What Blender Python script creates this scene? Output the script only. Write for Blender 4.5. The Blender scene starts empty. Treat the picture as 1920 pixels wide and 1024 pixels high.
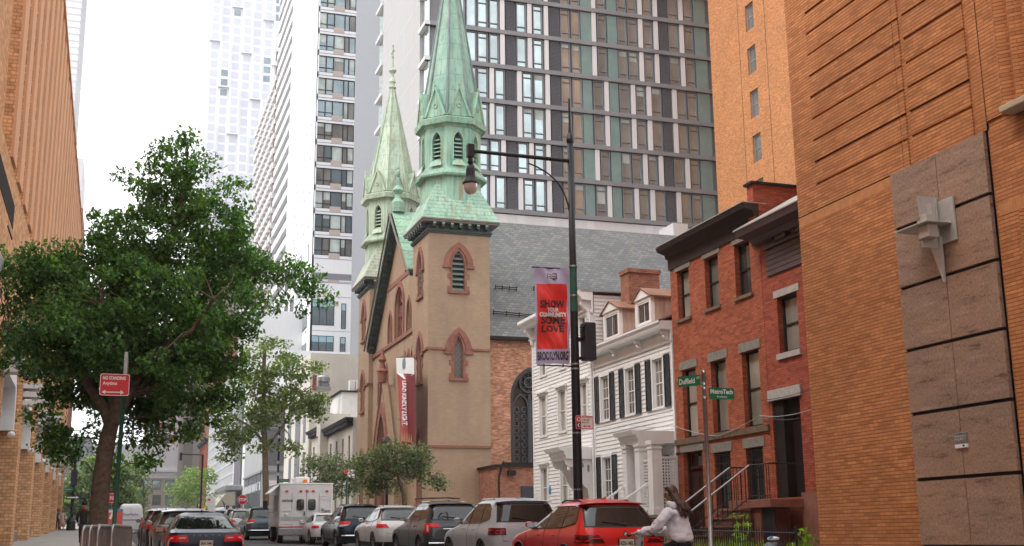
import bpy, bmesh, math, random
import numpy as np
from mathutils import Vector, Matrix
from mathutils.geometry import tessellate_polygon
random.seed(7); RNG=np.random.default_rng(11)
SC=bpy.context.scene
COL=SC.collection
PI=math.pi
# ---------------------------------------------------------------- camera geometry (also used to place things from survey angles)
EYE=1.4
F=2210.0; PPX,PPY=960.0,512.0
def _d(x,y):
    v=np.array([x-PPX,-(y-PPY),-F]); return v/np.linalg.norm(v)
_up=_d(846,-9400); _fy=_d(200,1017); _fy=_fy-_up*(_fy@_up); _fy/=np.linalg.norm(_fy)
_rx=np.cross(_fy,_up); R=np.array([_rx,_fy,_up])
def P(x,y,X=None,Y=None,Z=None):
    r=R@_d(x,y)
    t=X/r[0] if X is not None else (Y/r[1] if Y is not None else (Z-EYE)/r[2])
    p=r*t; return Vector((p[0],p[1],p[2]+EYE))
def proj(X,Y,Z):
    c=R.T@np.array([X,Y,Z-EYE],float); return (PPX+F*c[0]/-c[2], PPY-F*c[1]/-c[2])
def zat(X,Y,y):
    lo,hi=-20.,400.
    for _ in range(50):
        m=(lo+hi)/2
        if proj(X,Y,m)[1]>y: lo=m
        else: hi=m
    return lo
def gz(Y): return 0.02*max(-100,min(Y,260))
def rX(X,xl,xr,yt,yb):      # opening on a plane X=const: far edge, near edge, top, bottom -> y0,y1,z0,z1
    ym=(yt+yb)/2; xm=(xl+xr)/2
    a=P(xl,ym,X=X); b=P(xr,ym,X=X)
    return (min(a.y,b.y),max(a.y,b.y),P(xm,yb,X=X).z,P(xm,yt,X=X).z)
def rY(Y,xl,xr,yt,yb):
    ym=(yt+yb)/2; xm=(xl+xr)/2
    a=P(xl,ym,Y=Y); b=P(xr,ym,Y=Y)
    return (a.x,b.x,P(xm,yb,Y=Y).z,P(xm,yt,Y=Y).z)
# ---------------------------------------------------------------- object helpers
ORG={}
def thing(name,label,cat,loc=(0,0,0),group=None,kind=None):
    o=bpy.data.objects.new(name,None); COL.objects.link(o); o.location=loc
    o.empty_display_size=.2
    o['label']=label; o['category']=cat
    if group: o['group']=group
    if kind: o['kind']=kind
    ORG[o.name]=Vector(loc); return o
def tag(o,label=None,cat=None,group=None,kind=None):
    if label: o['label']=label
    if cat: o['category']=cat
    if group: o['group']=group
    if kind: o['kind']=kind
    return o
def children(o): return [c for c in bpy.data.objects if c.parent==o]
def copy_tree(o,parent=None,kids=None):
    c=o.copy(); COL.objects.link(c)
    if parent: c.parent=parent
    for ch in list(o.children): copy_tree(ch,c)
    return c
def FX(X,s=1): return lambda u,v,d:(X+s*d,u,v)      # plane X=const; d grows into the wall
def FY(Y,s=1): return lambda u,v,d:(u,Y+s*d,v)
def ID(u,v,d): return (u,d,v)
class MB:
    def __init__(s): s.v=[]; s.f=[]
    def add(s,vs,fs):
        n=len(s.v); s.v+= [tuple(p) for p in vs]; s.f+=[tuple(i+n for i in f) for f in fs]; return s
    def box(s,x0,x1,y0,y1,z0,z1):
        x0,x1=min(x0,x1),max(x0,x1); y0,y1=min(y0,y1),max(y0,y1); z0,z1=min(z0,z1),max(z0,z1)
        return s.add([(x0,y0,z0),(x1,y0,z0),(x1,y1,z0),(x0,y1,z0),(x0,y0,z1),(x1,y0,z1),(x1,y1,z1),(x0,y1,z1)],
          [(0,3,2,1),(4,5,6,7),(0,1,5,4),(1,2,6,5),(2,3,7,6),(3,0,4,7)])
    def fb(s,T,u0,u1,v0,v1,d0,d1):
        a=T(u0,v0,d0); b=T(u1,v1,d1)
        return s.box(a[0],b[0],a[1],b[1],a[2],b[2])
    def prism(s,T,poly,d0,d1):      # poly of (u,v)
        n=len(poly)
        tri=tessellate_polygon([[Vector((p[0],p[1],0)) for p in poly]])
        vs=[T(p[0],p[1],d0) for p in poly]+[T(p[0],p[1],d1) for p in poly]
        fs=[tuple(t) for t in tri]+[tuple(n+i for i in reversed(t)) for t in tri]
        fs+=[(i,(i+1)%n,n+(i+1)%n,n+i) for i in range(n)]
        return s.add(vs,fs)
    def ring(s,T,po,pi,d0,d1,closed=True):   # band between two outlines with equal counts, standing from d0 (back) to d1 (front)
        n=len(po); vs=[T(*p,d1) for p in po]+[T(*p,d1) for p in pi]+[T(*p,d0) for p in po]+[T(*p,d0) for p in pi]
        fs=[]
        for i in range(n if closed else n-1):
            j=(i+1)%n
            fs+=[(i,j,n+j,n+i),(i,j,2*n+j,2*n+i),(n+i,n+j,3*n+j,3*n+i)]
        if not closed:
            fs+=[(0,n,3*n,2*n),(n-1,2*n-1,4*n-1,3*n-1)]
        return s.add(vs,fs)
    def wall(s,T,outer,holes,depth,rim=True):
        polys=[[Vector((p[0],p[1],0)) for p in outer]]+[[Vector((p[0],p[1],0)) for p in h] for h in holes]
        tri=tessellate_polygon(polys)
        allp=[p for pl in polys for p in pl]
        s.add([T(p.x,p.y,0) for p in allp],[tuple(t) for t in tri])
        for h in (holes+[outer] if rim else holes):
            n=len(h); s.add([T(*p,0) for p in h]+[T(*p,depth) for p in h],[(i,(i+1)%n,n+(i+1)%n,n+i) for i in range(n)])
        return s
    def tube(s,pts,r,n=8,cap=True):
        pts=[Vector(p) for p in pts]; rs=r if isinstance(r,(list,tuple)) else [r]*len(pts)
        vs=[];fs=[]; up=Vector((0,0,1)); prev=None
        for i,p in enumerate(pts):
            t=(pts[min(i+1,len(pts)-1)]-pts[max(i-1,0)]).normalized()
            if prev is None:
                a=t.cross(up) if abs(t.dot(up))<.95 else t.cross(Vector((1,0,0)))
            else: a=prev-t*prev.dot(t)
            a.normalize(); prev=a; b=t.cross(a)
            for k in range(n):
                an=2*PI*k/n; vs.append(p+(a*math.cos(an)+b*math.sin(an))*rs[i])
        for i in range(len(pts)-1):
            for k in range(n):
                fs.append((i*n+k,i*n+(k+1)%n,(i+1)*n+(k+1)%n,(i+1)*n+k))
        if cap: fs+=[tuple(range(n)),tuple((len(pts)-1)*n+k for k in reversed(range(n)))]
        return s.add(vs,fs)
    def bar(s,a,b,w,h=None):       # straight rectangular bar
        a=Vector(a);b=Vector(b);h=h or w;t=(b-a).normalized()
        x=t.cross(Vector((0,0,1))) if abs(t.z)<.95 else Vector((1,0,0)); x.normalize(); y=x.cross(t)
        o=[x*w/2+y*h/2,-x*w/2+y*h/2,-x*w/2-y*h/2,x*w/2-y*h/2]
        return s.add([a+q for q in o]+[b+q for q in o],[(0,1,2,3),(7,6,5,4)]+[(i,(i+1)%4,4+(i+1)%4,4+i) for i in range(4)])
    def lathe(s,prof,c=(0,0,0),n=24,ph=0,cap=True):
        m=len(prof); vs=[(c[0]+r*math.cos(2*PI*k/n+ph),c[1]+r*math.sin(2*PI*k/n+ph),c[2]+z) for r,z in prof for k in range(n)]
        fs=[(i*n+k,i*n+(k+1)%n,(i+1)*n+(k+1)%n,(i+1)*n+k) for i in range(m-1) for k in range(n)]
        if cap: fs+=[tuple(reversed(range(n))),tuple((m-1)*n+k for k in range(n))]
        return s.add(vs,fs)
    def ball(s,c,r,n=12):
        rr=r if isinstance(r,(tuple,list)) else (r,r,r)
        vs=[];fs=[];m=n//2+1
        for i in range(m+1):
            a=PI*i/m-PI/2
            for k in range(n):
                b=2*PI*k/n; vs.append((c[0]+rr[0]*math.cos(a)*math.cos(b),c[1]+rr[1]*math.cos(a)*math.sin(b),c[2]+rr[2]*math.sin(a)))
        fs=[(i*n+k,i*n+(k+1)%n,(i+1)*n+(k+1)%n,(i+1)*n+k) for i in range(m) for k in range(n)]
        return s.add(vs,fs)
    def build(s,name,mat,parent=None,smooth=False,bevel=0,local=False,label=None,kind=None,fixn=False):
        me=bpy.data.meshes.new(name)
        o=bpy.data.objects.new(name,me); COL.objects.link(o)
        off=Vector((0,0,0))
        if parent is not None:
            o.parent=parent; off=ORG.get(parent.name,off)
        ORG[o.name]=off
        if local: off=Vector((0,0,0))
        me.from_pydata([(p[0]-off.x,p[1]-off.y,p[2]-off.z) for p in s.v],[],s.f)
        if fixn:
            bm=bmesh.new(); bm.from_mesh(me); bmesh.ops.remove_doubles(bm,verts=bm.verts,dist=1e-4); bmesh.ops.recalc_face_normals(bm,faces=bm.faces); bm.to_mesh(me); bm.free()
        me.materials.append(mat)
        if smooth: me.polygons.foreach_set('use_smooth',[True]*len(me.polygons))
        if bevel:
            m=o.modifiers.new('Bevel','BEVEL'); m.width=bevel; m.segments=2; m.limit_method='ANGLE'
        me.update()
        if label: o['label']=label
        if kind: o['kind']=kind
        return o
def text_mesh(s,bold=0.0):
    cu=bpy.data.curves.new('lettering','FONT'); cu.body=s; cu.size=1; cu.offset=bold; cu.resolution_u=3
    o=bpy.data.objects.new('lettering',cu); COL.objects.link(o)
    dg=bpy.context.evaluated_depsgraph_get(); me=bpy.data.meshes.new_from_object(o.evaluated_get(dg))
    vs=[v.co.copy() for v in me.vertices]; fs=[tuple(p.vertices) for p in me.polygons]
    bpy.data.objects.remove(o); bpy.data.meshes.remove(me); bpy.data.curves.remove(cu)
    return vs,fs
def lettering(mb,s,fn,w,h,bold=0.0,u0=0,v0=0):   # fit text into box u0..u0+w, v0..v0+h; fn(u,v)->xyz
    vs,fs=text_mesh(s,bold)
    x0=min(v.x for v in vs);x1=max(v.x for v in vs);y0=min(v.y for v in vs);y1=max(v.y for v in vs)
    mb.add([fn(u0+(v.x-x0)/(x1-x0)*w, v0+(v.y-y0)/(y1-y0)*h) for v in vs],fs)
def gothic(cx,v0,w,hs,ha,n=8):   # outline of a pointed arch window: from bottom left up, over, down to bottom right
    h=w/2; r=ha-hs
    # circles centred so the arcs spring vertically
    R_=(h*h+r*r)/(2*h)
    pts=[(cx-h,v0)]
    a1=math.asin(min(1,r/R_))
    for i in range(n+1):
        a=a1*i/n; pts.append((cx-h+R_-R_*math.cos(a),hs+R_*math.sin(a)))
    for i in range(n-1,-1,-1):
        a=a1*i/n; pts.append((cx+h-R_+R_*math.cos(a),hs+R_*math.sin(a)))
    pts.append((cx+h,v0)); return pts
def rect(u0,u1,v0,v1): return [(u0,v0),(u0,v1),(u1,v1),(u1,v0)]
# ---------------------------------------------------------------- materials
def newmat(name):
    m=bpy.data.materials.new(name); m.use_nodes=True; nt=m.node_tree
    b=nt.nodes['Principled BSDF']; return m,nt,b
def nd(nt,t,**k):
    n=nt.nodes.new(t)
    for a,b in k.items():
        if a in n.inputs.keys() if isinstance(a,str) and not hasattr(n,a) else False: n.inputs[a].default_value=b
        else: setattr(n,a,b)
    return n
def ramp(nt,src,stops):
    r=nt.nodes.new('ShaderNodeValToRGB'); e=r.color_ramp.elements
    while len(e)<len(stops): e.new(0.5)
    for i,(p,c) in enumerate(stops): e[i].position=p; e[i].color=tuple(c)+(1,) if len(c)==3 else c
    nt.links.new(src,r.inputs[0]); return r.outputs[0]
def mixc(nt,a,b,fac,mode='MIX'):
    m=nt.nodes.new('ShaderNodeMix'); m.data_type='RGBA'; m.blend_type=mode; m.clamp_factor=True
    for s,v in ((6,a),(7,b),(0,fac)):
        if hasattr(v,'is_linked') or isinstance(v,bpy.types.NodeSocket): nt.links.new(v,m.inputs[s])
        elif isinstance(v,(int,float)): m.inputs[s].default_value=v
        else: m.inputs[s].default_value=tuple(v)+(1,) if len(v)==3 else v
    return m.outputs[2]
def posn(nt): return nt.nodes.new('ShaderNodeNewGeometry')
def noise(nt,vec,scale,detail=4,rough=.55):
    n=nt.nodes.new('ShaderNodeTexNoise'); n.inputs['Scale'].default_value=scale; n.inputs['Detail'].default_value=detail; n.inputs['Roughness'].default_value=rough
    if vec is not None: nt.links.new(vec,n.inputs['Vector'])
    return n.outputs['Fac']
def mapping(nt,vec,sc): 
    m=nt.nodes.new('ShaderNodeMapping'); m.inputs['Scale'].default_value=sc; nt.links.new(vec,m.inputs['Vector']); return m.outputs[0]
def bump(nt,b,h,strength=.3,dist=.01):
    n=nt.nodes.new('ShaderNodeBump'); n.inputs['Strength'].default_value=strength; n.inputs['Distance'].default_value=dist
    nt.links.new(h,n.inputs['Height']); nt.links.new(n.outputs[0],b.inputs['Normal'])
def walluv(nt):    # u along the wall, v up, in metres
    g=posn(nt); sp=nt.nodes.new('ShaderNodeSeparateXYZ'); nt.links.new(g.outputs['Position'],sp.inputs[0])
    sn=nt.nodes.new('ShaderNodeSeparateXYZ'); nt.links.new(g.outputs['True Normal'],sn.inputs[0])
    ab=nt.nodes.new('ShaderNodeMath'); ab.operation='ABSOLUTE'; nt.links.new(sn.outputs[0],ab.inputs[0])
    gt=nt.nodes.new('ShaderNodeMath'); gt.operation='GREATER_THAN'; gt.inputs[1].default_value=.6; nt.links.new(ab.outputs[0],gt.inputs[0])
    mx=nt.nodes.new('ShaderNodeMix'); nt.links.new(gt.outputs[0],mx.inputs[0]); nt.links.new(sp.outputs[0],mx.inputs[2]); nt.links.new(sp.outputs[1],mx.inputs[3])
    c=nt.nodes.new('ShaderNodeCombineXYZ'); nt.links.new(mx.outputs[0],c.inputs[0]); nt.links.new(sp.outputs[2],c.inputs[1])
    return c.outputs[0],g.outputs['Position']
def plain(name,col,rough=.6,metal=0,var=.12,nscale=3,spec=.5,bmp=0,bscale=40,coat=0,streak=0,streakcol=(.1,.1,.1)):
    m,nt,b=newmat(name)
    tc=nt.nodes.new('ShaderNodeTexCoord'); vec=posn(nt).outputs['Position']
    c=col
    if var>0:
        f=noise(nt,vec,nscale)
        c=ramp(nt,f,[(.3,[x*(1-var) for x in col]),(.7,[min(1,x*(1+var)) for x in col])])
    if streak>0:
        f=noise(nt,mapping(nt,vec,(3,3,.35)),1.2,5,.65); fr=ramp(nt,f,[(.46,(0,0,0)),(.66,(1,1,1))])
        mm=nt.nodes.new('ShaderNodeMath'); mm.operation='MULTIPLY'; mm.inputs[1].default_value=streak; nt.links.new(fr,mm.inputs[0])
        c=mixc(nt,c,streakcol,mm.outputs[0])
    if isinstance(c,bpy.types.NodeSocket): nt.links.new(c,b.inputs['Base Color'])
    else: b.inputs['Base Color'].default_value=tuple(c)+(1,)
    b.inputs['Roughness'].default_value=rough; b.inputs['Metallic'].default_value=metal
    b.inputs['Specular IOR Level'].default_value=spec; b.inputs['Coat Weight'].default_value=coat
    b.inputs['Coat Roughness'].default_value=.04
    if bmp: bump(nt,b,noise(nt,vec,bscale,5),bmp,.01)
    return m
def brick(name,c1,c2,mortar,bw=.203,bh=.0677,ms=.01,bumpd=.006,hline=None,var=.25,rough=.85,nz=.6,soft=.15,streak=.0,tone=.25,scol=(.62,.55,.5)):
    m,nt,b=newmat(name); uv,pos=walluv(nt)
    t=nt.nodes.new('ShaderNodeTexBrick'); nt.links.new(uv,t.inputs['Vector'])
    t.inputs['Scale'].default_value=1; t.inputs['Brick Width'].default_value=bw; t.inputs['Row Height'].default_value=bh
    t.inputs['Mortar Size'].default_value=ms; t.inputs['Mortar Smooth'].default_value=soft; t.inputs['Bias'].default_value=0
    t.inputs['Color1'].default_value=tuple(c1)+(1,); t.inputs['Color2'].default_value=tuple(c2)+(1,); t.inputs['Mortar'].default_value=tuple(mortar)+(1,)
    f=noise(nt,uv,nz,6,.6)
    c=mixc(nt,t.outputs['Color'],ramp(nt,f,[(.25,[1-var]*3),(.75,[1+var*.6]*3)]),1.0,'MULTIPLY')
    # tone of single bricks: random value per (row, brick)
    sx=nt.nodes.new('ShaderNodeSeparateXYZ'); nt.links.new(uv,sx.inputs[0])
    def mth(op,a,bb):
        n=nt.nodes.new('ShaderNodeMath'); n.operation=op
        for i,v in enumerate((a,bb)):
            if v is None: continue
            if isinstance(v,(int,float)): n.inputs[i].default_value=v
            else: nt.links.new(v,n.inputs[i])
        return n.outputs[0]
    row=mth('FLOOR',mth('DIVIDE',sx.outputs[1],bh),None); odd=mth('MODULO',row,2.0)
    colm=mth('FLOOR',mth('DIVIDE',mth('ADD',sx.outputs[0],mth('MULTIPLY',odd,-bw*.5)),bw),None)
    cb_=nt.nodes.new('ShaderNodeCombineXYZ'); nt.links.new(row,cb_.inputs[0]); nt.links.new(colm,cb_.inputs[1])
    wn=nt.nodes.new('ShaderNodeTexWhiteNoise'); wn.noise_dimensions='2D'; nt.links.new(cb_.outputs[0],wn.inputs['Vector'])
    c=mixc(nt,c,ramp(nt,wn.outputs['Value'],[(0,(1-tone,1-tone*1.1,1-tone*1.2)),(.5,(1,1,1)),(.8,(1+tone*.35,)*3),(1,(1+tone*1.1,1+tone*1.1,1+tone))]),1.0,'MULTIPLY')
    if hline:
        fr=mth('FRACT',mth('DIVIDE',sx.outputs[1],bh),None); lt=mth('LESS_THAN',fr,hline[1]); wob=noise(nt,mapping(nt,uv,(1.1,9,1)),1,3)
        c=mixc(nt,c,hline[0],mth('MULTIPLY',lt,ramp(nt,wob,[(.3,(.35,.35,.35)),(.6,(1,1,1))])))
    if streak:
        f3=noise(nt,mapping(nt,uv,(1.5,.18,1)),1,4); c=mixc(nt,c,scol,ramp(nt,f3,[(.46,(0,0,0)),(.68,(streak,)*3)]))
    nt.links.new(c,b.inputs['Base Color']); b.inputs['Roughness'].default_value=rough; b.inputs['Specular IOR Level'].default_value=.3
    inv=nt.nodes.new('ShaderNodeMath'); inv.operation='SUBTRACT'; inv.inputs[0].default_value=1; nt.links.new(t.outputs['Fac'],inv.inputs[1])
    bump(nt,b,inv.outputs[0],.6,bumpd)
    return m
def glassmat(name,tint=(.05,.06,.065),refl=.5,rough=.03,wav=.0,metal=0):
    m,nt,b=newmat(name); vec=posn(nt).outputs['Position']
    f=noise(nt,vec,.35,3); c=ramp(nt,f,[(.35,[x*(.8 if metal else .6) for x in tint]),(.65,[x*(1.2 if metal else 1.5) for x in tint])])
    nt.links.new(c,b.inputs['Base Color']); b.inputs['Roughness'].default_value=rough; b.inputs['Specular IOR Level'].default_value=refl
    b.inputs['Metallic'].default_value=metal
    if wav: bump(nt,b,noise(nt,vec,.6,2),wav,.02)
    return m
# ---- palette
M={}
M['brick_orange']=brick('orange_brick',(.53,.215,.08),(.58,.25,.095),(.39,.155,.058),bw=.27,ms=.007,var=.24,nz=.22,hline=((.12,.05,.03),.16),tone=.2,streak=.3,scol=(.33,.12,.045))
M['brick_orange_plain']=brick('orange_tower_brick',(.50,.205,.075),(.56,.24,.09),(.36,.15,.06),bw=.2,ms=.012,var=.14,nz=.5,bumpd=.002)
M['brick_left']=brick('pale_orange_brick',(.66,.34,.165),(.72,.40,.20),(.42,.24,.13),bw=.3,bh=.14,ms=.018,var=.08,nz=.12,bumpd=.004)
M['brick_red']=brick('red_brick',(.36,.09,.038),(.41,.112,.05),(.22,.07,.04),bw=.21,ms=.009,var=.2,nz=.8,bumpd=.004)
M['brick_red_dark']=brick('dark_red_brick',(.33,.07,.035),(.38,.085,.043),(.2,.06,.04),bw=.21,ms=.009,var=.15,nz=.8,bumpd=.004)
M['brick_chimney']=brick('chimney_brick',(.25,.085,.05),(.33,.12,.07),(.3,.17,.12),bw=.21,ms=.011,var=.25,nz=2)
M['brick_nave']=brick('mottled_salmon_brick',(.36,.13,.075),(.6,.3,.17),(.5,.3,.2),bw=.24,bh=.08,ms=.012,var=.35,nz=1.1)
M['stucco']=brick('tan_church_brick',(.36,.25,.165),(.385,.27,.18),(.325,.225,.145),bw=.24,bh=.085,ms=.007,var=.14,nz=.45,bumpd=.002,streak=.4,tone=.06,scol=(.25,.18,.12))
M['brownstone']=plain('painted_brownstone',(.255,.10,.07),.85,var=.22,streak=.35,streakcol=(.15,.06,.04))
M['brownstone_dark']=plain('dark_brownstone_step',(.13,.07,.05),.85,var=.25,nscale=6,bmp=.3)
M['lintel']=plain('grey_lintel_stone',(.215,.195,.165),.85,var=.18,nscale=7)
M['lintel_white']=plain('pale_marble_lintel',(.4,.37,.34),.8,var=.2,nscale=9)
M['sill_brown']=plain('mossy_brown_sill',(.15,.1,.06),.85,var=.3,nscale=5)
M['cornice_brown']=plain('brown_painted_cornice',(.04,.025,.02),.75,var=.2,spec=.25)
M['cornice_purple']=plain('aubergine_wood_boards',(.075,.045,.042),.55,var=.2,nscale=2)
M['roof_metal']=plain('galvanised_roof_sheet',(.36,.35,.31),.5,metal=.3,var=.15,nscale=1.5)
M['white_paint']=plain('white_house_paint',(.80,.795,.775),.55,var=.06,nscale=1.2,streak=.12,streakcol=(.5,.46,.4))
M['white_trim']=plain('white_trim_paint',(.82,.815,.80),.5,var=.05,nscale=2)
M['shutter']=plain('black_shutter',(.022,.024,.03),.45,var=.15)
M['copper']=None
M['blind']=plain('window_blind',(.42,.47,.44),.6,var=.25,nscale=.9)
M['lead']=plain('pale_leading',(.2,.215,.2),.6,var=.1)
M['curtain']=plain('pale_curtain',(.42,.38,.31),.8,var=.2,nscale=5)
M['win_dark']=glassmat('window_glass_dark',(.035,.035,.035),.9,.04)
M['win_mid']=glassmat('window_glass_curtained',(.14,.13,.115),.8,.05)
M['win_curt']=glassmat('window_glass_over_curtain',(.30,.27,.22),.6,.08)
M['win_hotel']=glassmat('hotel_glass',(.44,.52,.52),.5,.03,wav=.10,metal=.72)
M['glass_tower']=glassmat('tower_glass',(.2,.25,.27),.8,.05,wav=.05,metal=.6)
M['glass_teal']=plain('teal_spandrel',(.20,.30,.285),.22,var=.12,nscale=.8,spec=.6)
M['black_metal']=plain('black_painted_steel',(.012,.012,.014),.45,var=.3,nscale=8,spec=.35)
M['frame_dark']=plain('dark_window_frame',(.02,.015,.012),.8,var=.2,spec=.2)
M['mullion']=plain('grey_aluminium_mullion',(.18,.185,.20),.5,metal=.0,var=.08)
M['band_grey']=plain('grey_metal_band',(.225,.225,.235),.5,metal=.0,var=.1,nscale=.7)
M['louver']=plain('charcoal_louver_metal',(.125,.125,.14),.5,var=.1)
M['panel_white']=plain('white_metal_panel',(.72,.71,.71),.45,var=.04,nscale=.3)
M['panel_pale']=plain('pale_grey_panel',(.68,.675,.68),.55,var=.05,nscale=.15,streak=.1,streakcol=(.4,.38,.36))
M['steel']=plain('galvanised_steel',(.33,.33,.33),.42,metal=.75,var=.15,nscale=10)
M['chrome']=plain('bright_steel',(.6,.6,.6),.15,metal=1,var=0)
M['green_pole']=plain('green_painted_pole',(.012,.095,.06),.5,var=.15,nscale=4)
M['sign_green']=plain('green_sign_sheet',(.0,.17,.085),.4,var=.03)
M['sign_red']=plain('red_sign_sheet',(.62,.012,.022),.4,var=.05)
M['sign_white']=plain('white_sign_sheet',(.8,.8,.8),.45,var=.03)
M['sign_yellow']=plain('fluorescent_yellow_sign',(.7,.75,.02),.5,var=.03)
M['ink']=plain('black_ink',(.02,.02,.03),.6,var=0)
M['asphalt']=plain('asphalt',(.055,.055,.056),.9,var=.3,nscale=2,bmp=.4,bscale=80)
M['concrete']=plain('sidewalk_concrete',(.33,.31,.285),.9,var=.15,nscale=1.2,bmp=.2,bscale=60)
M['kerb']=plain('granite_kerb',(.3,.29,.28),.85,var=.2,nscale=6)
M['ground']=plain('city_ground',(.12,.115,.105),.95,var=.2,nscale=.3)
M['road_paint']=plain('road_paint_white',(.62,.62,.6),.8,var=.2,nscale=9)
M['rubber']=plain('tyre_rubber',(.02,.02,.02),.85,var=.1)
M['alloy']=plain('alloy_rim',(.36,.37,.38),.3,metal=.9,var=.05)
M['cladding']=plain('black_plastic_trim',(.018,.018,.019),.55,var=.1)
M['car_glass']=glassmat('car_window_glass',(.012,.015,.015),.75,.03)
M['lamp_red']=plain('red_tail_lens',(.62,.004,.006),.3,var=.1,spec=.3)
M['lamp_red_dark']=plain('smoked_tail_lens',(.10,.003,.005),.2,var=.1,spec=.4)
M['lamp_white']=plain('clear_lamp_lens',(.55,.5,.48),.12,var=.1,coat=1)
M['orange_lens']=plain('orange_beacon_lens',(.75,.18,.02),.3,var=.05)
M['skin']=plain('skin',(.42,.24,.16),.5,var=.05,spec=.4)
M['bark']=plain('brown_tree_bark',(.15,.105,.075),.95,var=.35,nscale=9,bmp=1,bscale=30)
M['bark_pale']=plain('tan_tree_bark',(.22,.165,.115),.95,var=.3,nscale=5,bmp=.6,bscale=20)
M['hat']=plain('black_knit',(.012,.012,.014),.95,var=.2)
def copper(name,c1,c2,rust=.5,band=0.31):
    m,nt,b=newmat(name); pos=posn(nt).outputs['Position']
    f=noise(nt,mapping(nt,pos,(1.1,1.1,.5)),.9,6,.65)
    c=ramp(nt,f,[(.28,c1),(.55,c2),(.8,[min(1,x*1.25) for x in c2])])
    f2=noise(nt,mapping(nt,pos,(4,4,.22)),1.0,5,.7)
    c=mixc(nt,c,(.40,.24,.09),ramp(nt,f2,[(.53,(0,0,0)),(.66,(rust,)*3)]))
    f3=noise(nt,mapping(nt,pos,(5,5,.3)),1.3,5,.7)
    c=mixc(nt,c,(.10,.16,.13),ramp(nt,f3,[(.49,(0,0,0)),(.70,(.8,)*3)]))
    # riveted seams
    sp=nt.nodes.new('ShaderNodeSeparateXYZ'); nt.links.new(pos,sp.inputs[0])
    w=nt.nodes.new('ShaderNodeMath'); w.operation='MODULO'; w.inputs[1].default_value=band; nt.links.new(sp.outputs[2],w.inputs[0])
    lt=nt.nodes.new('ShaderNodeMath'); lt.operation='LESS_THAN'; lt.inputs[1].default_value=.035; nt.links.new(w.outputs[0],lt.inputs[0])
    mm=nt.nodes.new('ShaderNodeMath'); mm.operation='MULTIPLY'; mm.inputs[1].default_value=.6; nt.links.new(lt.outputs[0],mm.inputs[0])
    c=mixc(nt,c,(.07,.12,.1),mm.outputs[0])
    nt.links.new(c,b.inputs['Base Color']); b.inputs['Roughness'].default_value=.65; b.inputs['Metallic'].default_value=.0
    bump(nt,b,noise(nt,pos,9,4),.25,.02); return m
M['copper']=copper('green_copper_patina',(.13,.30,.215),(.29,.48,.35),.75,8)
M['copper_step']=copper('green_copper_steps',(.17,.36,.26),(.36,.54,.40),.75,.27); M['copper_pale_step']=copper('pale_copper_steps',(.36,.42,.31),(.52,.54,.42),.5,.27)
M['copper_seam']=copper('green_copper_spire',(.14,.29,.22),(.27,.43,.33),.25,1.15)
M['copper_pale']=copper('pale_weathered_copper',(.29,.40,.28),(.44,.53,.39),.55,8)
M['copper_pale_seam']=copper('pale_weathered_spire',(.29,.40,.29),(.45,.54,.41),.45,1.3)
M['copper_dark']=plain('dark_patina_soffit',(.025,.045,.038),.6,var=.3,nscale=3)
M['copper_eave']=plain('weathered_copper_edge',(.16,.13,.11),.6,var=.25,nscale=3)
M['copper_rib']=plain('lead_grey_rib',(.16,.2,.18),.6,var=.25,nscale=2)
def slate():
    m,nt,b=newmat('grey_roof_slate'); pos=posn(nt).outputs['Position']
    mp=nt.nodes.new('ShaderNodeCombineXYZ'); sp=nt.nodes.new('ShaderNodeSeparateXYZ'); nt.links.new(pos,sp.inputs[0]); nt.links.new(sp.outputs[0],mp.inputs[0])
    nt.links.new(sp.outputs[2],mp.inputs[1])
    t=nt.nodes.new('ShaderNodeTexBrick'); nt.links.new(mp.outputs[0],t.inputs['Vector'])
    for k,v in {'Scale':1,'Brick Width':.36,'Row Height':.19,'Mortar Size':.016,'Mortar Smooth':.3,'Bias':-.35}.items(): t.inputs[k].default_value=v
    t.inputs['Color1'].default_value=(.12,.124,.128,1); t.inputs['Color2'].default_value=(.225,.22,.20,1); t.inputs['Mortar'].default_value=(.06,.065,.065,1)
    f=noise(nt,mp.outputs[0],.5,6); c=mixc(nt,t.outputs['Color'],ramp(nt,f,[(.3,(.85,.86,.86)),(.7,(1.12,1.12,1.1))]),1,'MULTIPLY')
    nt.links.new(c,b.inputs['Base Color']); b.inputs['Roughness'].default_value=.6
    inv=nt.nodes.new('ShaderNodeMath'); inv.operation='SUBTRACT'; inv.inputs[0].default_value=1; nt.links.new(t.outputs['Fac'],inv.inputs[1]); bump(nt,b,inv.outputs[0],.7,.02)
    return m
M['slate']=slate()
def granite(rot_=.65,nm='brown_polished_granite'):
    m,nt,b=newmat(nm); uv,pos=walluv(nt)
    rot=nt.nodes.new('ShaderNodeMapping'); rot.inputs['Rotation'].default_value=(0,0,rot_); rot.inputs['Scale'].default_value=(.9,4.5,1); nt.links.new(uv,rot.inputs[0])
    n1=noise(nt,rot.outputs[0],1.3,8,.7); n2=noise(nt,uv,22,4,.8); n3=noise(nt,uv,.7,3)
    c=ramp(nt,n1,[(.33,(.12,.08,.06)),(.43,(.32,.215,.15)),(.6,(.38,.26,.185)),(.75,(.50,.36,.26))])
    c=mixc(nt,c,ramp(nt,n2,[(.3,(.55,.55,.6)),(.7,(1.45,1.38,1.35))]),1,'MULTIPLY')
    c=mixc(nt,c,ramp(nt,n3,[(.3,(.85,.9,.95)),(.7,(1.1,1.05,1.0))]),1,'MULTIPLY')
    nt.links.new(c,b.inputs['Base Color']); b.inputs['Roughness'].default_value=.42; b.inputs['Specular IOR Level'].default_value=.35; return m
M['granite']=granite(); M['granite2']=granite(-.9,'brown_cross_veined_granite'); M['granite3']=granite(1.5,'brown_streaked_granite')
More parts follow.
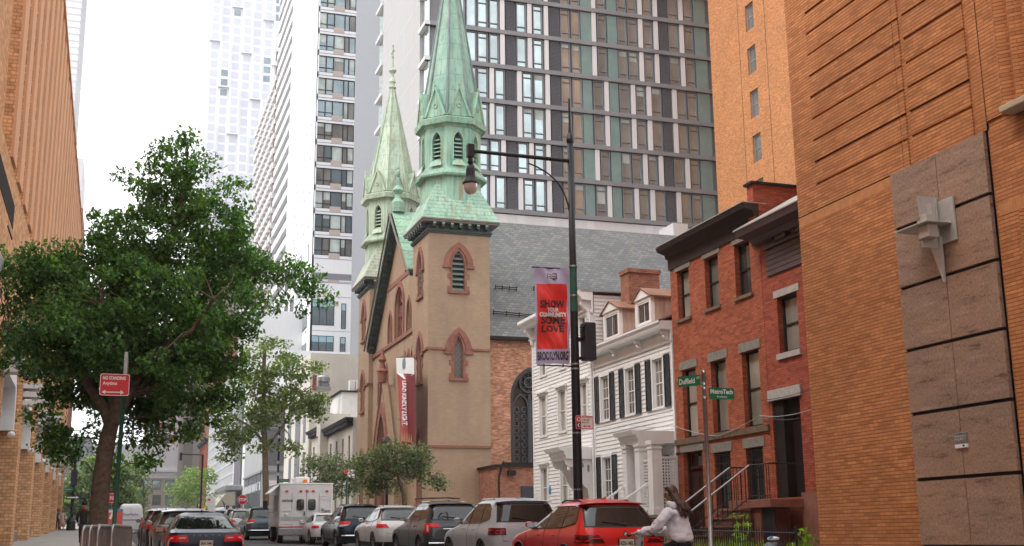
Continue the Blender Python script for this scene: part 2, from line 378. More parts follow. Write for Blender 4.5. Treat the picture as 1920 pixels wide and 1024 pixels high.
def leafmat(name,c1,c2,tr=.35):
    m,nt,b=newmat(name); g=posn(nt)
    c=ramp(nt,g.outputs['Random Per Island'],[(0,c1),(.75,c2),(1,[min(1,x*1.7) for x in c2])])
    nz=noise(nt,g.outputs['Position'],.8,3); c=mixc(nt,c,ramp(nt,nz,[(.3,(.7,.75,.75)),(.7,(1.3,1.25,1.1))]),1,'MULTIPLY')
    nt.links.new(c,b.inputs['Base Color']); b.inputs['Roughness'].default_value=.5; b.inputs['Specular IOR Level'].default_value=.35
    t=nt.nodes.new('ShaderNodeBsdfTranslucent'); nt.links.new(mixc(nt,c,(1.5,1.9,.6),1,'MULTIPLY'),t.inputs[0])
    mx=nt.nodes.new('ShaderNodeMixShader'); mx.inputs[0].default_value=tr
    nt.links.new(b.outputs[0],mx.inputs[1]); nt.links.new(t.outputs[0],mx.inputs[2]); nt.links.new(mx.outputs[0],nt.nodes['Material Output'].inputs[0]); return m
M['leaf_ginkgo']=leafmat('ginkgo_leaf',(.03,.09,.04),(.13,.225,.095),.5)
M['leaf_plane']=leafmat('plane_tree_leaf',(.085,.125,.045),(.18,.22,.09),.45)
M['leaf_olive']=leafmat('grey_green_leaf',(.075,.10,.065),(.17,.195,.13),.35)
M['leaf_light']=leafmat('light_green_leaf',(.12,.175,.06),(.22,.28,.12),.45)
M['leaf_far']=leafmat('far_green_leaf',(.08,.115,.06),(.17,.21,.12),.4)
M['grass']=leafmat('yellow_green_grass',(.1,.18,.03),(.3,.4,.08),.4)
def paint(name,col,metal=.0,rough=.3):
    m,nt,b=newmat(name); b.inputs['Base Color'].default_value=tuple(col)+(1,); b.inputs['Metallic'].default_value=metal; b.inputs['Roughness'].default_value=rough
    dk=sum(col)<.1; b.inputs['Coat Weight'].default_value=.25 if dk else .45; b.inputs['Specular IOR Level'].default_value=.15 if dk else .3; b.inputs['Coat Roughness'].default_value=.03
    f=noise(nt,posn(nt).outputs['Position'],60,2); bump(nt,b,f,.03,.002)
    c=ramp(nt,noise(nt,posn(nt).outputs['Position'],2,3),[(.3,[x*.93 for x in col]),(.7,[min(1,x*1.05) for x in col])]); nt.links.new(c,b.inputs['Base Color'])
    return m
# ---------------------------------------------------------------- camera, sky, sun
cam=bpy.data.cameras.new('camera'); co=bpy.data.objects.new('camera',cam); COL.objects.link(co); SC.camera=co
cam.sensor_width=36; cam.lens=F/1920*36; cam.clip_start=.2; cam.clip_end=6000
mr=Matrix([list(R[0]),list(R[1]),list(R[2])]).to_4x4(); mr.translation=Vector((0,0,EYE)); co.matrix_world=mr
w=bpy.data.worlds.new('World'); SC.world=w; w.use_nodes=True; nt=w.node_tree; bg=nt.nodes['Background']
sky=nt.nodes.new('ShaderNodeTexSky'); sky.sky_type='NISHITA'; sky.sun_disc=False; sky.sun_elevation=math.radians(58); sky.sun_rotation=math.radians(-60)
sky.dust_density=6; sky.air_density=1.0; sky.ozone_density=1
hs=nt.nodes.new('ShaderNodeHueSaturation'); hs.inputs['Saturation'].default_value=.12; nt.links.new(sky.outputs[0],hs.inputs['Color'])
mx=mixc(nt,hs.outputs[0],(15.5,15.7,16.2,1),.72)
nt.links.new(mx,bg.inputs[0]); bg.inputs[1].default_value=.1
sl=bpy.data.lights.new('sun','SUN'); so=bpy.data.objects.new('sun',sl); COL.objects.link(so); sl.energy=1.3; sl.angle=math.radians(22); sl.color=(1,.98,.96)
sd=Vector((-.62,-.12,.78)).normalized(); so.rotation_euler=sd.to_track_quat('Z','Y').to_euler()
so.location=(0,0,60)
SC.view_settings.view_transform='Standard'; SC.view_settings.look='None'; SC.view_settings.exposure=0.66; SC.view_settings.gamma=1
SC.cycles.max_bounces=6; SC.cycles.diffuse_bounces=3; SC.cycles.glossy_bounces=4; SC.cycles.transmission_bounces=4
# ================================================================ SETTING
def slab(x0,x1,y0,y1,dz,thick):     # sheet following the street's slope
    mb=MB(); ys=sorted(set([y0,y1]+[y for y in (-100,260) if y0<y<y1]))
    for a,b in zip(ys[:-1],ys[1:]):
        za,zb=gz(a)+dz,gz(b)+dz
        mb.add([(x0,a,za-thick),(x1,a,za-thick),(x1,b,zb-thick),(x0,b,zb-thick),(x0,a,za),(x1,a,za),(x1,b,zb),(x0,b,zb)],
          [(0,3,2,1),(4,5,6,7),(0,1,5,4),(1,2,6,5),(2,3,7,6),(3,0,4,7)])
    return mb
tag(slab(-700,700,-400,1500,-.03,.5).build('ground',M['ground']),kind='structure')
tag(slab(1.15,11.2,-60,300,0,.02).build('road',M['asphalt']),kind='structure')
tag(slab(-90,1.1,105,116,0,.02).add(*(lambda m:(m.v,m.f))(slab(11.25,90,105,116,0,.02))).build('cross_street',M['asphalt']),kind='structure')
tag(slab(-45,1.0,-60,104.8,.15,.2).build('pavement_left',M['concrete']),kind='structure')
tag(slab(-45,1.0,116.2,300,.15,.2).build('pavement_left_beyond_crossing',M['concrete']),kind='structure')
tag(slab(11.35,32,-60,104.8,.15,.2).build('pavement_right',M['concrete']),kind='structure')
tag(slab(11.35,32,116.2,300,.15,.2).build('pavement_right_beyond_crossing',M['concrete']),kind='structure')
for nm,x0,x1 in (('kerb_left',1.0,1.15),('kerb_right',11.2,11.35)):
    mb=slab(x0,x1,-60,104.8,.152,.2); m2=slab(x0,x1,116.2,300,.152,.2); mb.add(m2.v,m2.f); tag(mb.build(nm,M['kerb']),kind='structure')
mb=MB()
for k in range(9):
    x=1.6+k*1.08
    m=slab(x,x+.55,101.3,104.2,.006,.004); mb.add(m.v,m.f)
m=slab(1.3,11,99.2,99.7,.006,.004); mb.add(m.v,m.f)
tag(mb.build('crosswalk_marking',M['road_paint']),kind='structure')
# ---------------------------------------------------------------- relief walls
def relief(mb,T,us,vs,D):    # D(i,j) -> depth of the cell (None = open); steps between cells are closed
    us=sorted(us); vs=sorted(vs); g=[[D((us[i]+us[i+1])/2,(vs[j]+vs[j+1])/2) for j in range(len(vs)-1)] for i in range(len(us)-1)]
    for i in range(len(us)-1):
        for j in range(len(vs)-1):
            d=g[i][j]
            if d is not None: mb.add([T(us[i],vs[j],d),T(us[i+1],vs[j],d),T(us[i+1],vs[j+1],d),T(us[i],vs[j+1],d)],[(0,1,2,3)])
            if i+1<len(us)-1 and g[i+1][j]!=d and None not in (d,g[i+1][j]):
                e=g[i+1][j]; mb.add([T(us[i+1],vs[j],d),T(us[i+1],vs[j],e),T(us[i+1],vs[j+1],e),T(us[i+1],vs[j+1],d)],[(0,1,2,3)])
            if j+1<len(vs)-1 and g[i][j+1]!=d and None not in (d,g[i][j+1]):
                e=g[i][j+1]; mb.add([T(us[i],vs[j+1],d),T(us[i],vs[j+1],e),T(us[i+1],vs[j+1],e),T(us[i+1],vs[j+1],d)],[(0,1,2,3)])
    return mb
def holewall(mb,T,u0,u1,v0,v1,holes,depth,thick=None):   # wall with rectangular recesses (u0,u1,v0,v1)
    us=sorted(set([u0,u1]+[h[k] for h in holes for k in (0,1)])); vs=sorted(set([v0,v1]+[h[k] for h in holes for k in (2,3)]))
    us=[u for u in us if u0<=u<=u1]; vs=[v for v in vs if v0<=v<=v1]
    dd=lambda u,v: next((depth for h in holes if h[0]<u<h[1] and h[2]<v<h[3]),0)
    relief(mb,T,us,vs,dd)
    if thick:
        a,b=T(u0,v0,.001),T(u1,v1,thick)
        for (p,q) in (((u0,v0),(u0,v1)),((u0,v1),(u1,v1)),((u1,v1),(u1,v0))):
            mb.add([T(*p,0),T(*q,0),T(*q,thick),T(*p,thick)],[(0,1,2,3)])
        mb.add([T(u0,v0,thick),T(u1,v0,thick),T(u1,v1,thick),T(u0,v1,thick)],[(0,1,2,3)])
    return mb
def window(parent,T,r,fm,gm,depth=.12,fw=.05,nx=1,ny=2,mid=True,mw=.022,sill=None,lintel=None,sillh=.1,linh=.2,over=.1,casing=None,cw=.1,name='window',proud=.05):
    """sash window set in the recess r=(u0,u1,v0,v1): frame > pane, sill, lintel, casing"""
    u0,u1,v0,v1=r; mb=MB()
    mb.fb(T,u0,u0+fw,v0,v1,depth-.04,depth+.03); mb.fb(T,u1-fw,u1,v0,v1,depth-.04,depth+.03)
    mb.fb(T,u0+fw,u1-fw,v0,v0+fw,depth-.04,depth+.03); mb.fb(T,u0+fw,u1-fw,v1-fw,v1,depth-.04,depth+.03)
    vm=(v0+v1)/2
    if mid: mb.fb(T,u0+fw,u1-fw,vm-fw*.4,vm+fw*.4,depth-.02,depth+.028)
    rows=[(v0+fw,vm-fw*.4),(vm+fw*.4,v1-fw)] if mid else [(v0+fw,v1-fw)]
    for (a,b) in rows:
        for k in range(1,nx): u=u0+fw+(u1-u0-2*fw)*k/nx; mb.fb(T,u-mw/2,u+mw/2,a,b,depth,depth+.026)
        for k in range(1,ny): v=a+(b-a)*k/ny; mb.fb(T,u0+fw,u1-fw,v-mw/2,v+mw/2,depth+.002,depth+.024)
    w=mb.build(name,fm,parent)
    MB().fb(T,u0+fw*.5,u1-fw*.5,v0+fw*.5,v1-fw*.5,depth+.012,depth+.02).build('pane',gm,w)
    if sill: MB().fb(T,u0-over*.6,u1+over*.6,v0-sillh,v0-.002,-proud-.02,depth).build('sill',sill,w)
    if lintel: MB().fb(T,u0-over,u1+over,v1+.002,v1+linh,-proud*.5,.1).build('lintel',lintel,w)
    if casing:
        c=MB(); c.fb(T,u0-cw,u0-.002,v0,v1,-.05,.02); c.fb(T,u1+.002,u1+cw,v0,v1,-.05,.02); c.fb(T,u0-cw,u1+cw,v1+.002,v1+cw*1.2,-.055,.02)
        c.build('casing',casing,w)
    return w
# ================================================================ NEAR ORANGE WALL (right)
XW=14.0; TW=FX(XW)
nw=thing('brick_office_building','big orange brick office building at right with horizontal grooves and brown granite panels','building',(XW,16,gz(16)))
yE=21.7; GY0,GY1=15.76,18.36; ZG=8.14; ZT=24
gl=[8.69+.4933*k for k in range(30)]
mb=MB()
us=[15.70,15.95,16.03,17.70,17.82,17.985,18.0,20.93,yE]; vs=[ZG+.012,ZT]+[z+s for z in gl for s in (-.028,.028)]
def dep(u,v):
    if 15.95<u<16.03 or 17.70<u<17.82: return .03
    if 17.985<u<18.0 : return .02
    if 16.03<u<20.93 and any(abs(v-z)<.028 for z in gl): return .045
    return 0
relief(mb,TW,us,[v for v in vs if v<=ZT],dep)
relief(mb,TW,[GY1+.008,yE],[-.5,ZG-.012],lambda u,v:0)
relief(mb,TW,[10.2,13.2,14.35,14.5,15.68],[-.5,6.55,6.75,ZG-.012,8.3],lambda u,v:(.5 if u<14.35 and v<6.55 else (.03 if 14.5<u and v>ZG-.1 else 0)))
mb.box(XW+.05,XW+30,yE-.3,yE,-.5,ZT); mb.box(XW+.6,XW+30,-30,yE-.31,-.8,ZT)   # return wall and mass behind
mb.build('wall',M['brick_orange'],nw)
MB().box(-30,XW+.58,-75,-61,-2,15).build('unseen_sky_screen',M['brick_orange_plain'],nw)  # unseen mass added behind the camera to cut low sky from reflections
d=MB()
d.fb(TW,GY0,yE-.002,ZG-.012,ZG+.012,.03,.06); d.fb(TW,15.68,15.70,-.5,ZT,.02,.05)
d.build('movement_joint',M['ink'],nw)
# pleated brickwork
mb=MB()
def pleats(y1,y0,z0,z1,per=.34,out=.14):
    n=int((y1-y0)/per)
    for k in range(n):
        a=y1-k*per; b=a-per
        mb.add([(XW,a,z0),(XW-out,(a+b)/2,z0),(XW,b,z0),(XW,a,z1),(XW-out,(a+b)/2,z1),(XW,b,z1)],[(0,1,4,3),(1,2,5,4),(0,2,1),(3,4,5)])
relief(mb,TW,[10.2,15.68],[8.3,ZT],lambda u,v:0)
pleats(15.30,11.5,8.34,ZT); pleats(15.18,14.45,-.4,6.55,.24,.1)
mb.build('pleated_brickwork',M['brick_orange'],nw)
MB().fb(TW,11,15.05,8.19,8.31,-.3,.01).build('coping_ledge',plain('buff_coping_stone',(.5,.4,.28),.8,var=.1),nw,bevel=.02)
sb=plain('soldier_brick',(.56,.25,.1),.85,var=.15,nscale=6)
mb=MB(); y=GY1+.03
while y<yE-.1:
    mb.fb(TW,y,y+.058,ZG-.235,ZG-.022,-.004,.01); y+=.068
mb.build('soldier_course',sb,nw); mb=MB()
y=11
while y<15.6: mb.fb(TW,y,y+.058,6.58,6.78,-.004,.01); y+=.068
mb.build('soldier_course',sb,nw)
# granite
GZ=[-.5,1.13,2.31,3.50,4.68,5.86,7.02,ZG+.02]; gm=17.03
for i in range(7):
    for (a,b) in ((GY0,gm-.008),(gm+.008,GY1)):
        MB().fb(TW,a,b,GZ[i]+.035,GZ[i+1]-.03,-.05,.02).build('granite_panel',M[('granite','granite2','granite3')[(i*2+(a>16.9)*1+i//3)%3]],nw)
MB().fb(TW,GY0,GY1,-.5,ZG,.021,.05).build('panel_backing',M['ink'],nw)
# sculpture
sc=thing('wall_sculpture','pale metal abstract sculpture of crossed plates with a long spike on the granite strip','sculpture',(XW-.05,17.03,6.6))
sm=plain('brushed_aluminium',(.52,.5,.47),.42,metal=.35,var=.08,nscale=6)
mb=MB(); T=TW
mb.fb(T,16.62,17.08,6.42,7.22,-.10,-.06)          # large rear plate
mb.fb(T,17.0,17.34,6.78,7.28,-.16,-.13)
mb.fb(T,17.12,17.50,6.60,6.98,-.20,-.17)
mb.fb(T,16.90,17.22,6.55,7.15,-.34,-.31)
mb.build('square_plates',sm,sc,bevel=.003)
MB().fb(T,16.70,17.62,6.74,6.765,-.62,-.09).build('horizontal_plate',sm,sc,bevel=.003)
MB().fb(T,17.03,17.05,6.35,7.3,-.5,-.09).build('vertical_fin',sm,sc)
MB().fb(T,16.82,17.08,6.50,6.735,-.52,-.3).fb(T,16.86,17.06,6.77,6.93,-.5,-.3).build('cube',sm,sc,bevel=.004)
MB().prism(T,[(17.30,6.56),(16.98,6.56),(16.98,5.72)],-.16,-.10).build('spike',sm,sc)
pq=thing('wall_plaque','small grey call box plate on the lower granite panels','plaque',(XW-.05,17.0,3.0))
r=rX(XW-.07,1791,1813,811,840)
MB().fb(FX(XW-.05),r[0],r[1],r[2]+.07,r[3],-.04,.0).build('plate',M['steel'],pq,bevel=.006)
MB().fb(FX(XW-.05),r[0],r[1],r[2],r[2]+.066,-.04,0).build('white_strip',M['sign_white'],pq)
mb=MB(); lettering(mb,'Deliveries\nRing Bell',lambda u,v:(XW-.092,r[1]-.02-u,v),r[1]-r[0]-.04,.1,.0,0,r[3]-.14); mb.build('lettering',M['sign_white'],pq)
MB().fb(FX(XW-.05),r[0]+.05,r[0]+.09,r[2]+.02,r[2]+.05,-.046,-.03).build('button',M['ink'],pq)
# ================================================================ BRICK ROW HOUSES
XH=17.5; TH=FX(XH)
yB0=P(1440,731,X=XH).y; yB1=P(1262,650,X=XH).y     # main brick house
g0=gz(32)+.15
bh=thing('brick_row_house','three storey orange-red brick row house with wide dark brown cornice and grey lintels','row house',(XH,(yB0+yB1)/2,g0))
zc0=P(1255,495,X=XH).z; 
W=[rX(XH,1270.5,1293,505,597),rX(XH,1322,1348,478.5,577),rX(XH,1378,1407.5,452,555.5),
   rX(XH,1281,1307,688,823),rX(XH,1335,1364,675,812),rX(XH,1393.5,1426,657,798)]
G=[rX(XH,1341,1372,847,953),rX(XH,1401,1433,838,950)]
# snap rows to common heights
def snap(rs,idx):
    z0=sum(rs[i][2] for i in idx)/len(idx); z1=sum(rs[i][3] for i in idx)/len(idx)
    for i in idx: rs[i]=(rs[i][0],rs[i][1],z0,z1)
snap(W,[0,1,2]); snap(W,[3,4,5]); snap(G,[0,1])
D=rX(XH,1284,1320,846,1000); D=(D[0],D[1],g0+.35,D[3])
zTop=P(1330,430,X=XH).z
mb=MB(); holewall(mb,TH,yB0,yB1,-.3,zTop,W+G+[D],.32,thick=11); mb.build('wall',M['brick_red'],bh)
gl=['win_curt','win_mid','win_dark','win_curt','win_curt','win_curt']
for i,r in enumerate(W): window(bh,TH,r,M['frame_dark'],M[gl[i]],depth=.2,fw=.07,ny=1,sill=M['sill_brown'] if i<3 else None,lintel=M['lintel'],linh=.27,over=.13)
for r in G:
    w_=window(bh,TH,r,M['frame_dark'],M['win_mid'],depth=.24,fw=.06,lintel=M['lintel'],sill=M['brownstone_dark'],linh=.28,over=.13,sillh=.18)
    gb=MB()
    for k in range(9): u=r[0]+.06+(r[1]-r[0]-.12)*k/8; gb.tube([TH(u,r[2]+.05,.05),TH(u,r[3]-.05,.05)],.011,6)
    for v in (r[2]+.1,r[2]+.95,r[3]-.35,r[3]-.08): gb.fb(TH,r[0]+.02,r[1]-.02,v-.015,v+.015,.035,.065)
    for k in range(8):
        u=r[0]+.1+(r[1]-r[0]-.2)*(k+.5)/8; gb.tube([TH(u+.05*math.cos(a),r[3]-.22+.09*math.sin(a),.05) for a in np.linspace(0,2*PI,9)],.008,5)
    gb.build('security_bars',M['black_metal'],bh)
db=plain('dark_brown_door',(.045,.016,.011),.75,var=.2,spec=.2)
m=MB(); m.fb(TH,D[0],D[1],D[2],D[3]-.55,.26,.31); dr=m.build('door',db,bh)
m=MB()
for (a,b) in ((.12,.45),(.55,.88)):
    for (c,e) in ((.08,.4),(.46,.92)):
        h=(D[3]-.55-D[2]); m.fb(TH,D[0]+(D[1]-D[0])*a,D[0]+(D[1]-D[0])*b,D[2]+h*c,D[2]+h*e,.235,.262)
m.build('door_panel',db,dr,bevel=.01)
MB().tube([TH(D[0]+.12,D[2]+1.0,.22),TH(D[0]+.12,D[2]+1.0,.16),TH(D[0]+.12,D[2]+1.75,.16),TH(D[0]+.12,D[2]+1.75,.22)],.025,8).build('handle',M['chrome'],dr)
MB().fb(TH,D[0],D[1],D[3]-.53,D[3]-.45,.2,.31).fb(TH,D[0],D[0]+.07,D[2],D[3],.15,.24).fb(TH,D[1]-.07,D[1],D[2],D[3],.15,.24).build('door_frame',db,bh)
MB().fb(TH,D[0]+.07,D[1]-.07,D[3]-.45,D[3]-.02,.27,.3).build('transom_pane',M['win_dark'],bh)
MB().fb(TH,D[0]-.15,D[1]+.15,D[3]+.002,D[3]+.3,-.03,.1).build('lintel',M['lintel'],bh)
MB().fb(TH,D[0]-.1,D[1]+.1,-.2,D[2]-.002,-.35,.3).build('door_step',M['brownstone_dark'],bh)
zs=P(1350,813,X=XH).z
MB().fb(TH,yB0+.02,yB1+.05,W[3][2]-.19,W[3][2]-.002,-.07,.05).build('string_course',M['sill_brown'],bh,bevel=.01)
# cornice: stepped profile, returns at both ends
def cornice(name,T,u0,u1,prof,mat,parent):   # prof list of (v,d_out) from bottom to top, extruded along u
    poly=[(p[1],p[0]) for p in prof]
    mb=MB(); n=len(poly); vs=[T(u0,v,-o) for (o,v) in poly]+[T(u1,v,-o) for (o,v) in poly]
    fs=[(i,(i+1)%n,n+(i+1)%n,n+i) for i in range(n)]
    tri=tessellate_polygon([[Vector((o,v,0)) for o,v in poly]])
    fs+=[tuple(t) for t in tri]+[tuple(n+i for i in t) for t in tri]
    return mb.add(vs,fs).build(name,mat,parent)
ztc=zTop
cornice('cornice',TH,yB0-.02,yB1+.03,[(ztc-.72,-.02),(ztc-.72,.05),(ztc-.36,.06),(ztc-.34,.13),(ztc-.2,.18),(ztc-.12,.44),(ztc+.0,.49),(ztc+.03,-.02)],M['cornice_brown'],bh)
MB().fb(TH,yB0-.02,yB1+.05,ztc+.032,ztc+.06,-.51,.3).build('cornice_flashing',M['roof_metal'],bh)
# brick parapet return on the near side
a=P(1412,375,Y=yB0); b=P(1495,385,Y=yB0)
mb=MB(); mb.box(XH-.12,XH+6,yB0-.002,yB0+.34,ztc-1.2,ztc+.62); mb.build('party_wall',M['brick_red_dark'],bh)
MB().box(XH-.2,XH+6,yB0-.06,yB0+.4,ztc+.622,ztc+.70).build('coping',M['frame_dark'],bh)
# ---------------------------------------------------------------- narrow house
yN1=yB0-.02; yN0=yE+.05
nh=thing('narrow_brick_house','narrow dark red brick house with aubergine attic boards, touching the big orange wall','row house',(XH,(yN0+yN1)/2,gz(26)+.15))
zA=P(1454,525,X=XH).z; zA0=P(1456,518,X=XH).z
Wn=rX(XH,1459,1497,551,660); Wn=(Wn[0],Wn[1],Wn[2],Wn[3])
Dn=rX(XH,1452,1505,746,933)
zNe=P(1440,411,X=XH-.72).z
At=rX(XH,1452,1484,440,480)
mb=MB(); zboard=P(1442,520,X=XH).z
holewall(mb,TH,yN0,yN1,-.3,zboard,[Wn,Dn],.35,thick=10); mb.build('wall',M['brick_red_dark'],nh)
T2=FX(XH-.06)
bdy1=P(1438,470,X=XH).y
mb=MB(); mb.fb(TH,yN0,bdy1,zboard+.003,zNe+.25,.0,.3)
for k in range(5): mb.fb(TH,yN0,bdy1+.02,zboard+.02+k*.15,zboard+.15+k*.15,-.05+.004*k,-.001)
mb.fb(TH,yN0,bdy1+.05,zboard+.8,zboard+.88,-.1,-.001)
mb.build('attic_boards',M['cornice_purple'],nh)
zaw=zboard+.9
for ya in (bdy1-.95,bdy1-2.0,bdy1-3.05): window(nh,T2,(ya-.25,ya+.42,zaw,zaw+.72),M['cornice_purple'],M['win_curt'],depth=-.035,fw=.05,nx=2,ny=1,mid=False)
MB().fb(TH,yN1-.45,yN1-.001,zboard+.003,zNe+.2,.0,.3).build('attic_brick',M['brick_red_dark'],nh)
ze=zNe+.05
cornice('eave',TH,yN0,yN1+.1,[(ze-.35,.001),(ze-.33,.2),(ze-.2,.3),(ze-.16,.72),(ze+.02,.78),(ze+.05,.0)],M['cornice_purple'],nh)
mb=MB(); mb.add([(XH-.8,yN0,ze+.06),(XH-.8,yN1+.12,ze+.06),(XH+.9,yN1-.35,ze+1.05),(XH+.9,yN0,ze+1.05),(XH-.8,yN0,ze+.02),(XH-.8,yN1+.12,ze+.02),(XH+.9,yN1-.35,ze+1.0),(XH+.9,yN0,ze+1.0)],[(0,1,2,3),(4,5,6,7),(0,1,5,4),(1,2,6,5),(2,3,7,6),(3,0,4,7)]).build('roof',M['roof_metal'],nh)
window(nh,TH,Wn,M['frame_dark'],M['win_mid'],depth=.2,fw=.08,ny=1,sill=M['lintel_white'],lintel=M['lintel_white'],linh=.2,over=.14,sillh=.16)
dd=thing  # entrance
m=MB(); m.fb(TH,Dn[0],Dn[1]-.55,Dn[2],Dn[3]-.5,.3,.34); dr=m.build('door',plain('black_brown_door',(.018,.011,.009),.8,var=.2,spec=.2),nh)
MB().fb(TH,Dn[0]+.16,Dn[0]+.42,Dn[2]+.95,Dn[3]-.75,.27,.3).build('door_glass',M['win_curt'],dr)
MB().fb(TH,Dn[0]+.2,Dn[0]+.36,Dn[2]+1.35,Dn[2]+1.65,.262,.269).build('notice',M['sign_white'],dr)
MB().fb(TH,Dn[1]-.5,Dn[1],Dn[2],Dn[3],.05,.34).fb(TH,Dn[0],Dn[1]-.52,Dn[3]-.46,Dn[3],.2,.34).fb(TH,Dn[0]-.0,Dn[0]+.06,Dn[2],Dn[3]-.47,.1,.29).build('door_surround',M['frame_dark'],nh)
MB().fb(TH,Dn[0]-.14,Dn[1]+.12,Dn[3]+.002,Dn[3]+.3,-.06,.1).build('lintel',M['lintel_white'],nh)
MB().fb(TH,Dn[1]+.02,yN1-.02,Dn[2]-.9,Dn[2]-.02,-.12,.1).build('plinth',M['brownstone'],nh)
MB().fb(TH,yN0,Dn[0]-.02,-.3,Dn[2]+.1,-.14,.1).build('plinth',M['brownstone'],nh)
# stoop
gS=gz(26)+.15; zL=Dn[2]-.06
st=thing('stoop','brownstone stoop with six steps climbing to the tall dark door of the narrow brick house','steps',(15.5,27,gS))
sy0,sy1=Dn[0]-.1,P(1398,822,X=16.9).y+.15
mb=MB(); mb.box(16.35,XH-.13,sy0,sy1,zL-.22,zL); mb.box(16.45,XH-.13,sy1-1.5,sy1-.05,gS-.3,zL-.222); mb.build('landing',M['brownstone'],st,bevel=.015)
n=6; rh=(zL-gS)/(n+1)
for k in range(n):
    z1=zL-rh*(k+1); x1=16.34-.29*k
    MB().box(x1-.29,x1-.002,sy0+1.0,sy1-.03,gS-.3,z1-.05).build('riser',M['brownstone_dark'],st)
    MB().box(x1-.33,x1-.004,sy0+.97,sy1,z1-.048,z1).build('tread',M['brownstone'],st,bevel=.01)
MB().box(16.5,16.52,sy0+.05,sy1-1.52,gS-.2,zL-.24).build('under_stoop_door',M['ink'],st)
hr=thing('stoop_railing','black iron stoop railing with grey sloping handrails beside the brownstone steps','railing',(15.5,27,gS))
def rail(y,x0,z0,x1,z1,flat_to=None):
    mb=MB(); mb.tube([(x0,y,z0+.92),(x1,y,z1+.92)],.026,8); mb.build('handrail',M['steel'],hr)
    mb=MB(); n=int(abs(x1-x0)/.14)
    for k in range(n+1):
        t=k/n; mb.tube([(x0+(x1-x0)*t,y,z0+(z1-z0)*t+.03),(x0+(x1-x0)*t,y,z0+(z1-z0)*t+.9)],.011,6)
    mb.tube([(x0,y,z0+.1),(x1,y,z1+.1)],.014,6); mb.build('balusters',M['black_metal'],hr)
zb0=zL-rh*6
rail(sy1-.06,14.35,zb0,16.4,zL); rail(sy0+1.05,14.35,zb0,16.4,zL)
mb=MB(); 
for y in (sy1-.06,): 
    mb.tube([(16.4,y,zL+.92),(17.4,y,zL+.92)],.02,8)
    for k in range(8): x=16.5+k*.12; mb.tube([(x,y,zL),(x,y,zL+.9)],.011,6)
y=sy0+1.05; mb.tube([(16.4,y,zL+.92),(16.4,sy0+.02,zL+.92)],.02,8); mb.tube([(16.4,y,zL+.1),(16.4,sy0+.02,zL+.1)],.014,8); mb.tube([(16.4,sy0+.02,zL+.92),(17.4,sy0+.02,zL+.92)],.02,8)
k=0
while sy0+.06+k*.12<y: mb.tube([(16.4,sy0+.06+k*.12,zL),(16.4,sy0+.06+k*.12,zL+.9)],.011,6); k+=1
mb.build('landing_rail',M['black_metal'],hr)
# front fence
def fence(name,label,x,y0,y1,h,gap=.11,along='y'):
    f=thing(name,label,'fence',(x,(y0+y1)/2,gz((y0+y1)/2)+.15))
    zb=lambda y:gz(y)+.15
    mb=MB(); mb.tube([(x,y0,zb(y0)+h-.13),(x,y1,zb(y1)+h-.13)],.016,6); mb.tube([(x,y0,zb(y0)+.15),(x,y1,zb(y1)+.15)],.016,6); mb.build('rails',M['black_metal'],f)
    mb=MB(); y=y0
    while y<y1: mb.tube([(x,y,zb(y)+.05),(x,y,zb(y)+h-.06),(x,y,zb(y)+h)],[.0105,.0105,.003],6); y+=gap
    mb.build('pickets',M['black_metal'],f)
    for y in (y0,y1): MB().tube([(x,y,zb(y)),(x,y,zb(y)+h+.02)],.03,8).build('post',M['black_metal'],f)
fence('iron_fence','low black iron fence with thin pickets in front of the brick houses',14.0,22.6,33.8,.92)
# grass and weeds in the yards
def blades(name,x0,x1,y0,y1,n,h,mat,label,cat,wide=.03,kind='stuff'):
    vs=[];fs=[]
    for k in range(n):
        x=random.uniform(x0,x1);y=random.uniform(y0,y1);z=gz(y)+.15;a=random.uniform(0,6.28);hh=h*random.uniform(.4,1);l=random.uniform(-.35,.35)*hh
        dx,dy=math.cos(a)*wide/2,math.sin(a)*wide/2
        i=len(vs); vs+=[(x-dx,y-dy,z),(x+dx,y+dy,z),(x+dx*.7+l*.4,y+dy*.7+l*.3,z+hh*.6),(x-dx*.7+l*.4,y-dy*.7+l*.3,z+hh*.6),(x+l,y+l*.6,z+hh)]
        fs+=[(i,i+1,i+2,i+3),(i+3,i+2,i+4)]
    o=MB().add(vs,fs).build(name,mat); tag(o,label,cat,kind=kind); return o
blades('yard_grass',14.15,15.9,21.9,33.5,2600,.62,M['grass'],'tall yellow green grass growing behind the iron fence','grass')
# fallen cable lines across the facades
cb=thing('facade_cable','thin grey utility cables sagging across the white and brick house fronts','cable',(17.3,32,4.5))
def cable(pts,r=.012,mat='steel',nm='cable'):
    P3=[]
    for (x,y,X) in pts: P3.append(P(x,y,X=X))
    out=[]
    for i in range(len(P3)-1):
        a,b=P3[i],P3[i+1]
        for t in np.linspace(0,1,7)[:-1]: q=a.lerp(b,float(t)); q.z-=.05*4*t*(1-t)*(b-a).length/3; out.append(q)
    out.append(P3[-1]); MB().tube(out,r,5).build(nm,M[mat],cb)
cable([(1115,806,17.38),(1180,797,17.38),(1265,799,17.38),(1345,818,17.4),(1425,779,17.4),(1458,781,17.4),(1522,768,17.35)],.009)
cable([(1425,750,17.4),(1450,748,17.4),(1520,729,17.35)],.01,'black_metal')
cable([(1430,780,17.4),(1462,787,17.4),(1500,784,17.35)],.01,'black_metal')
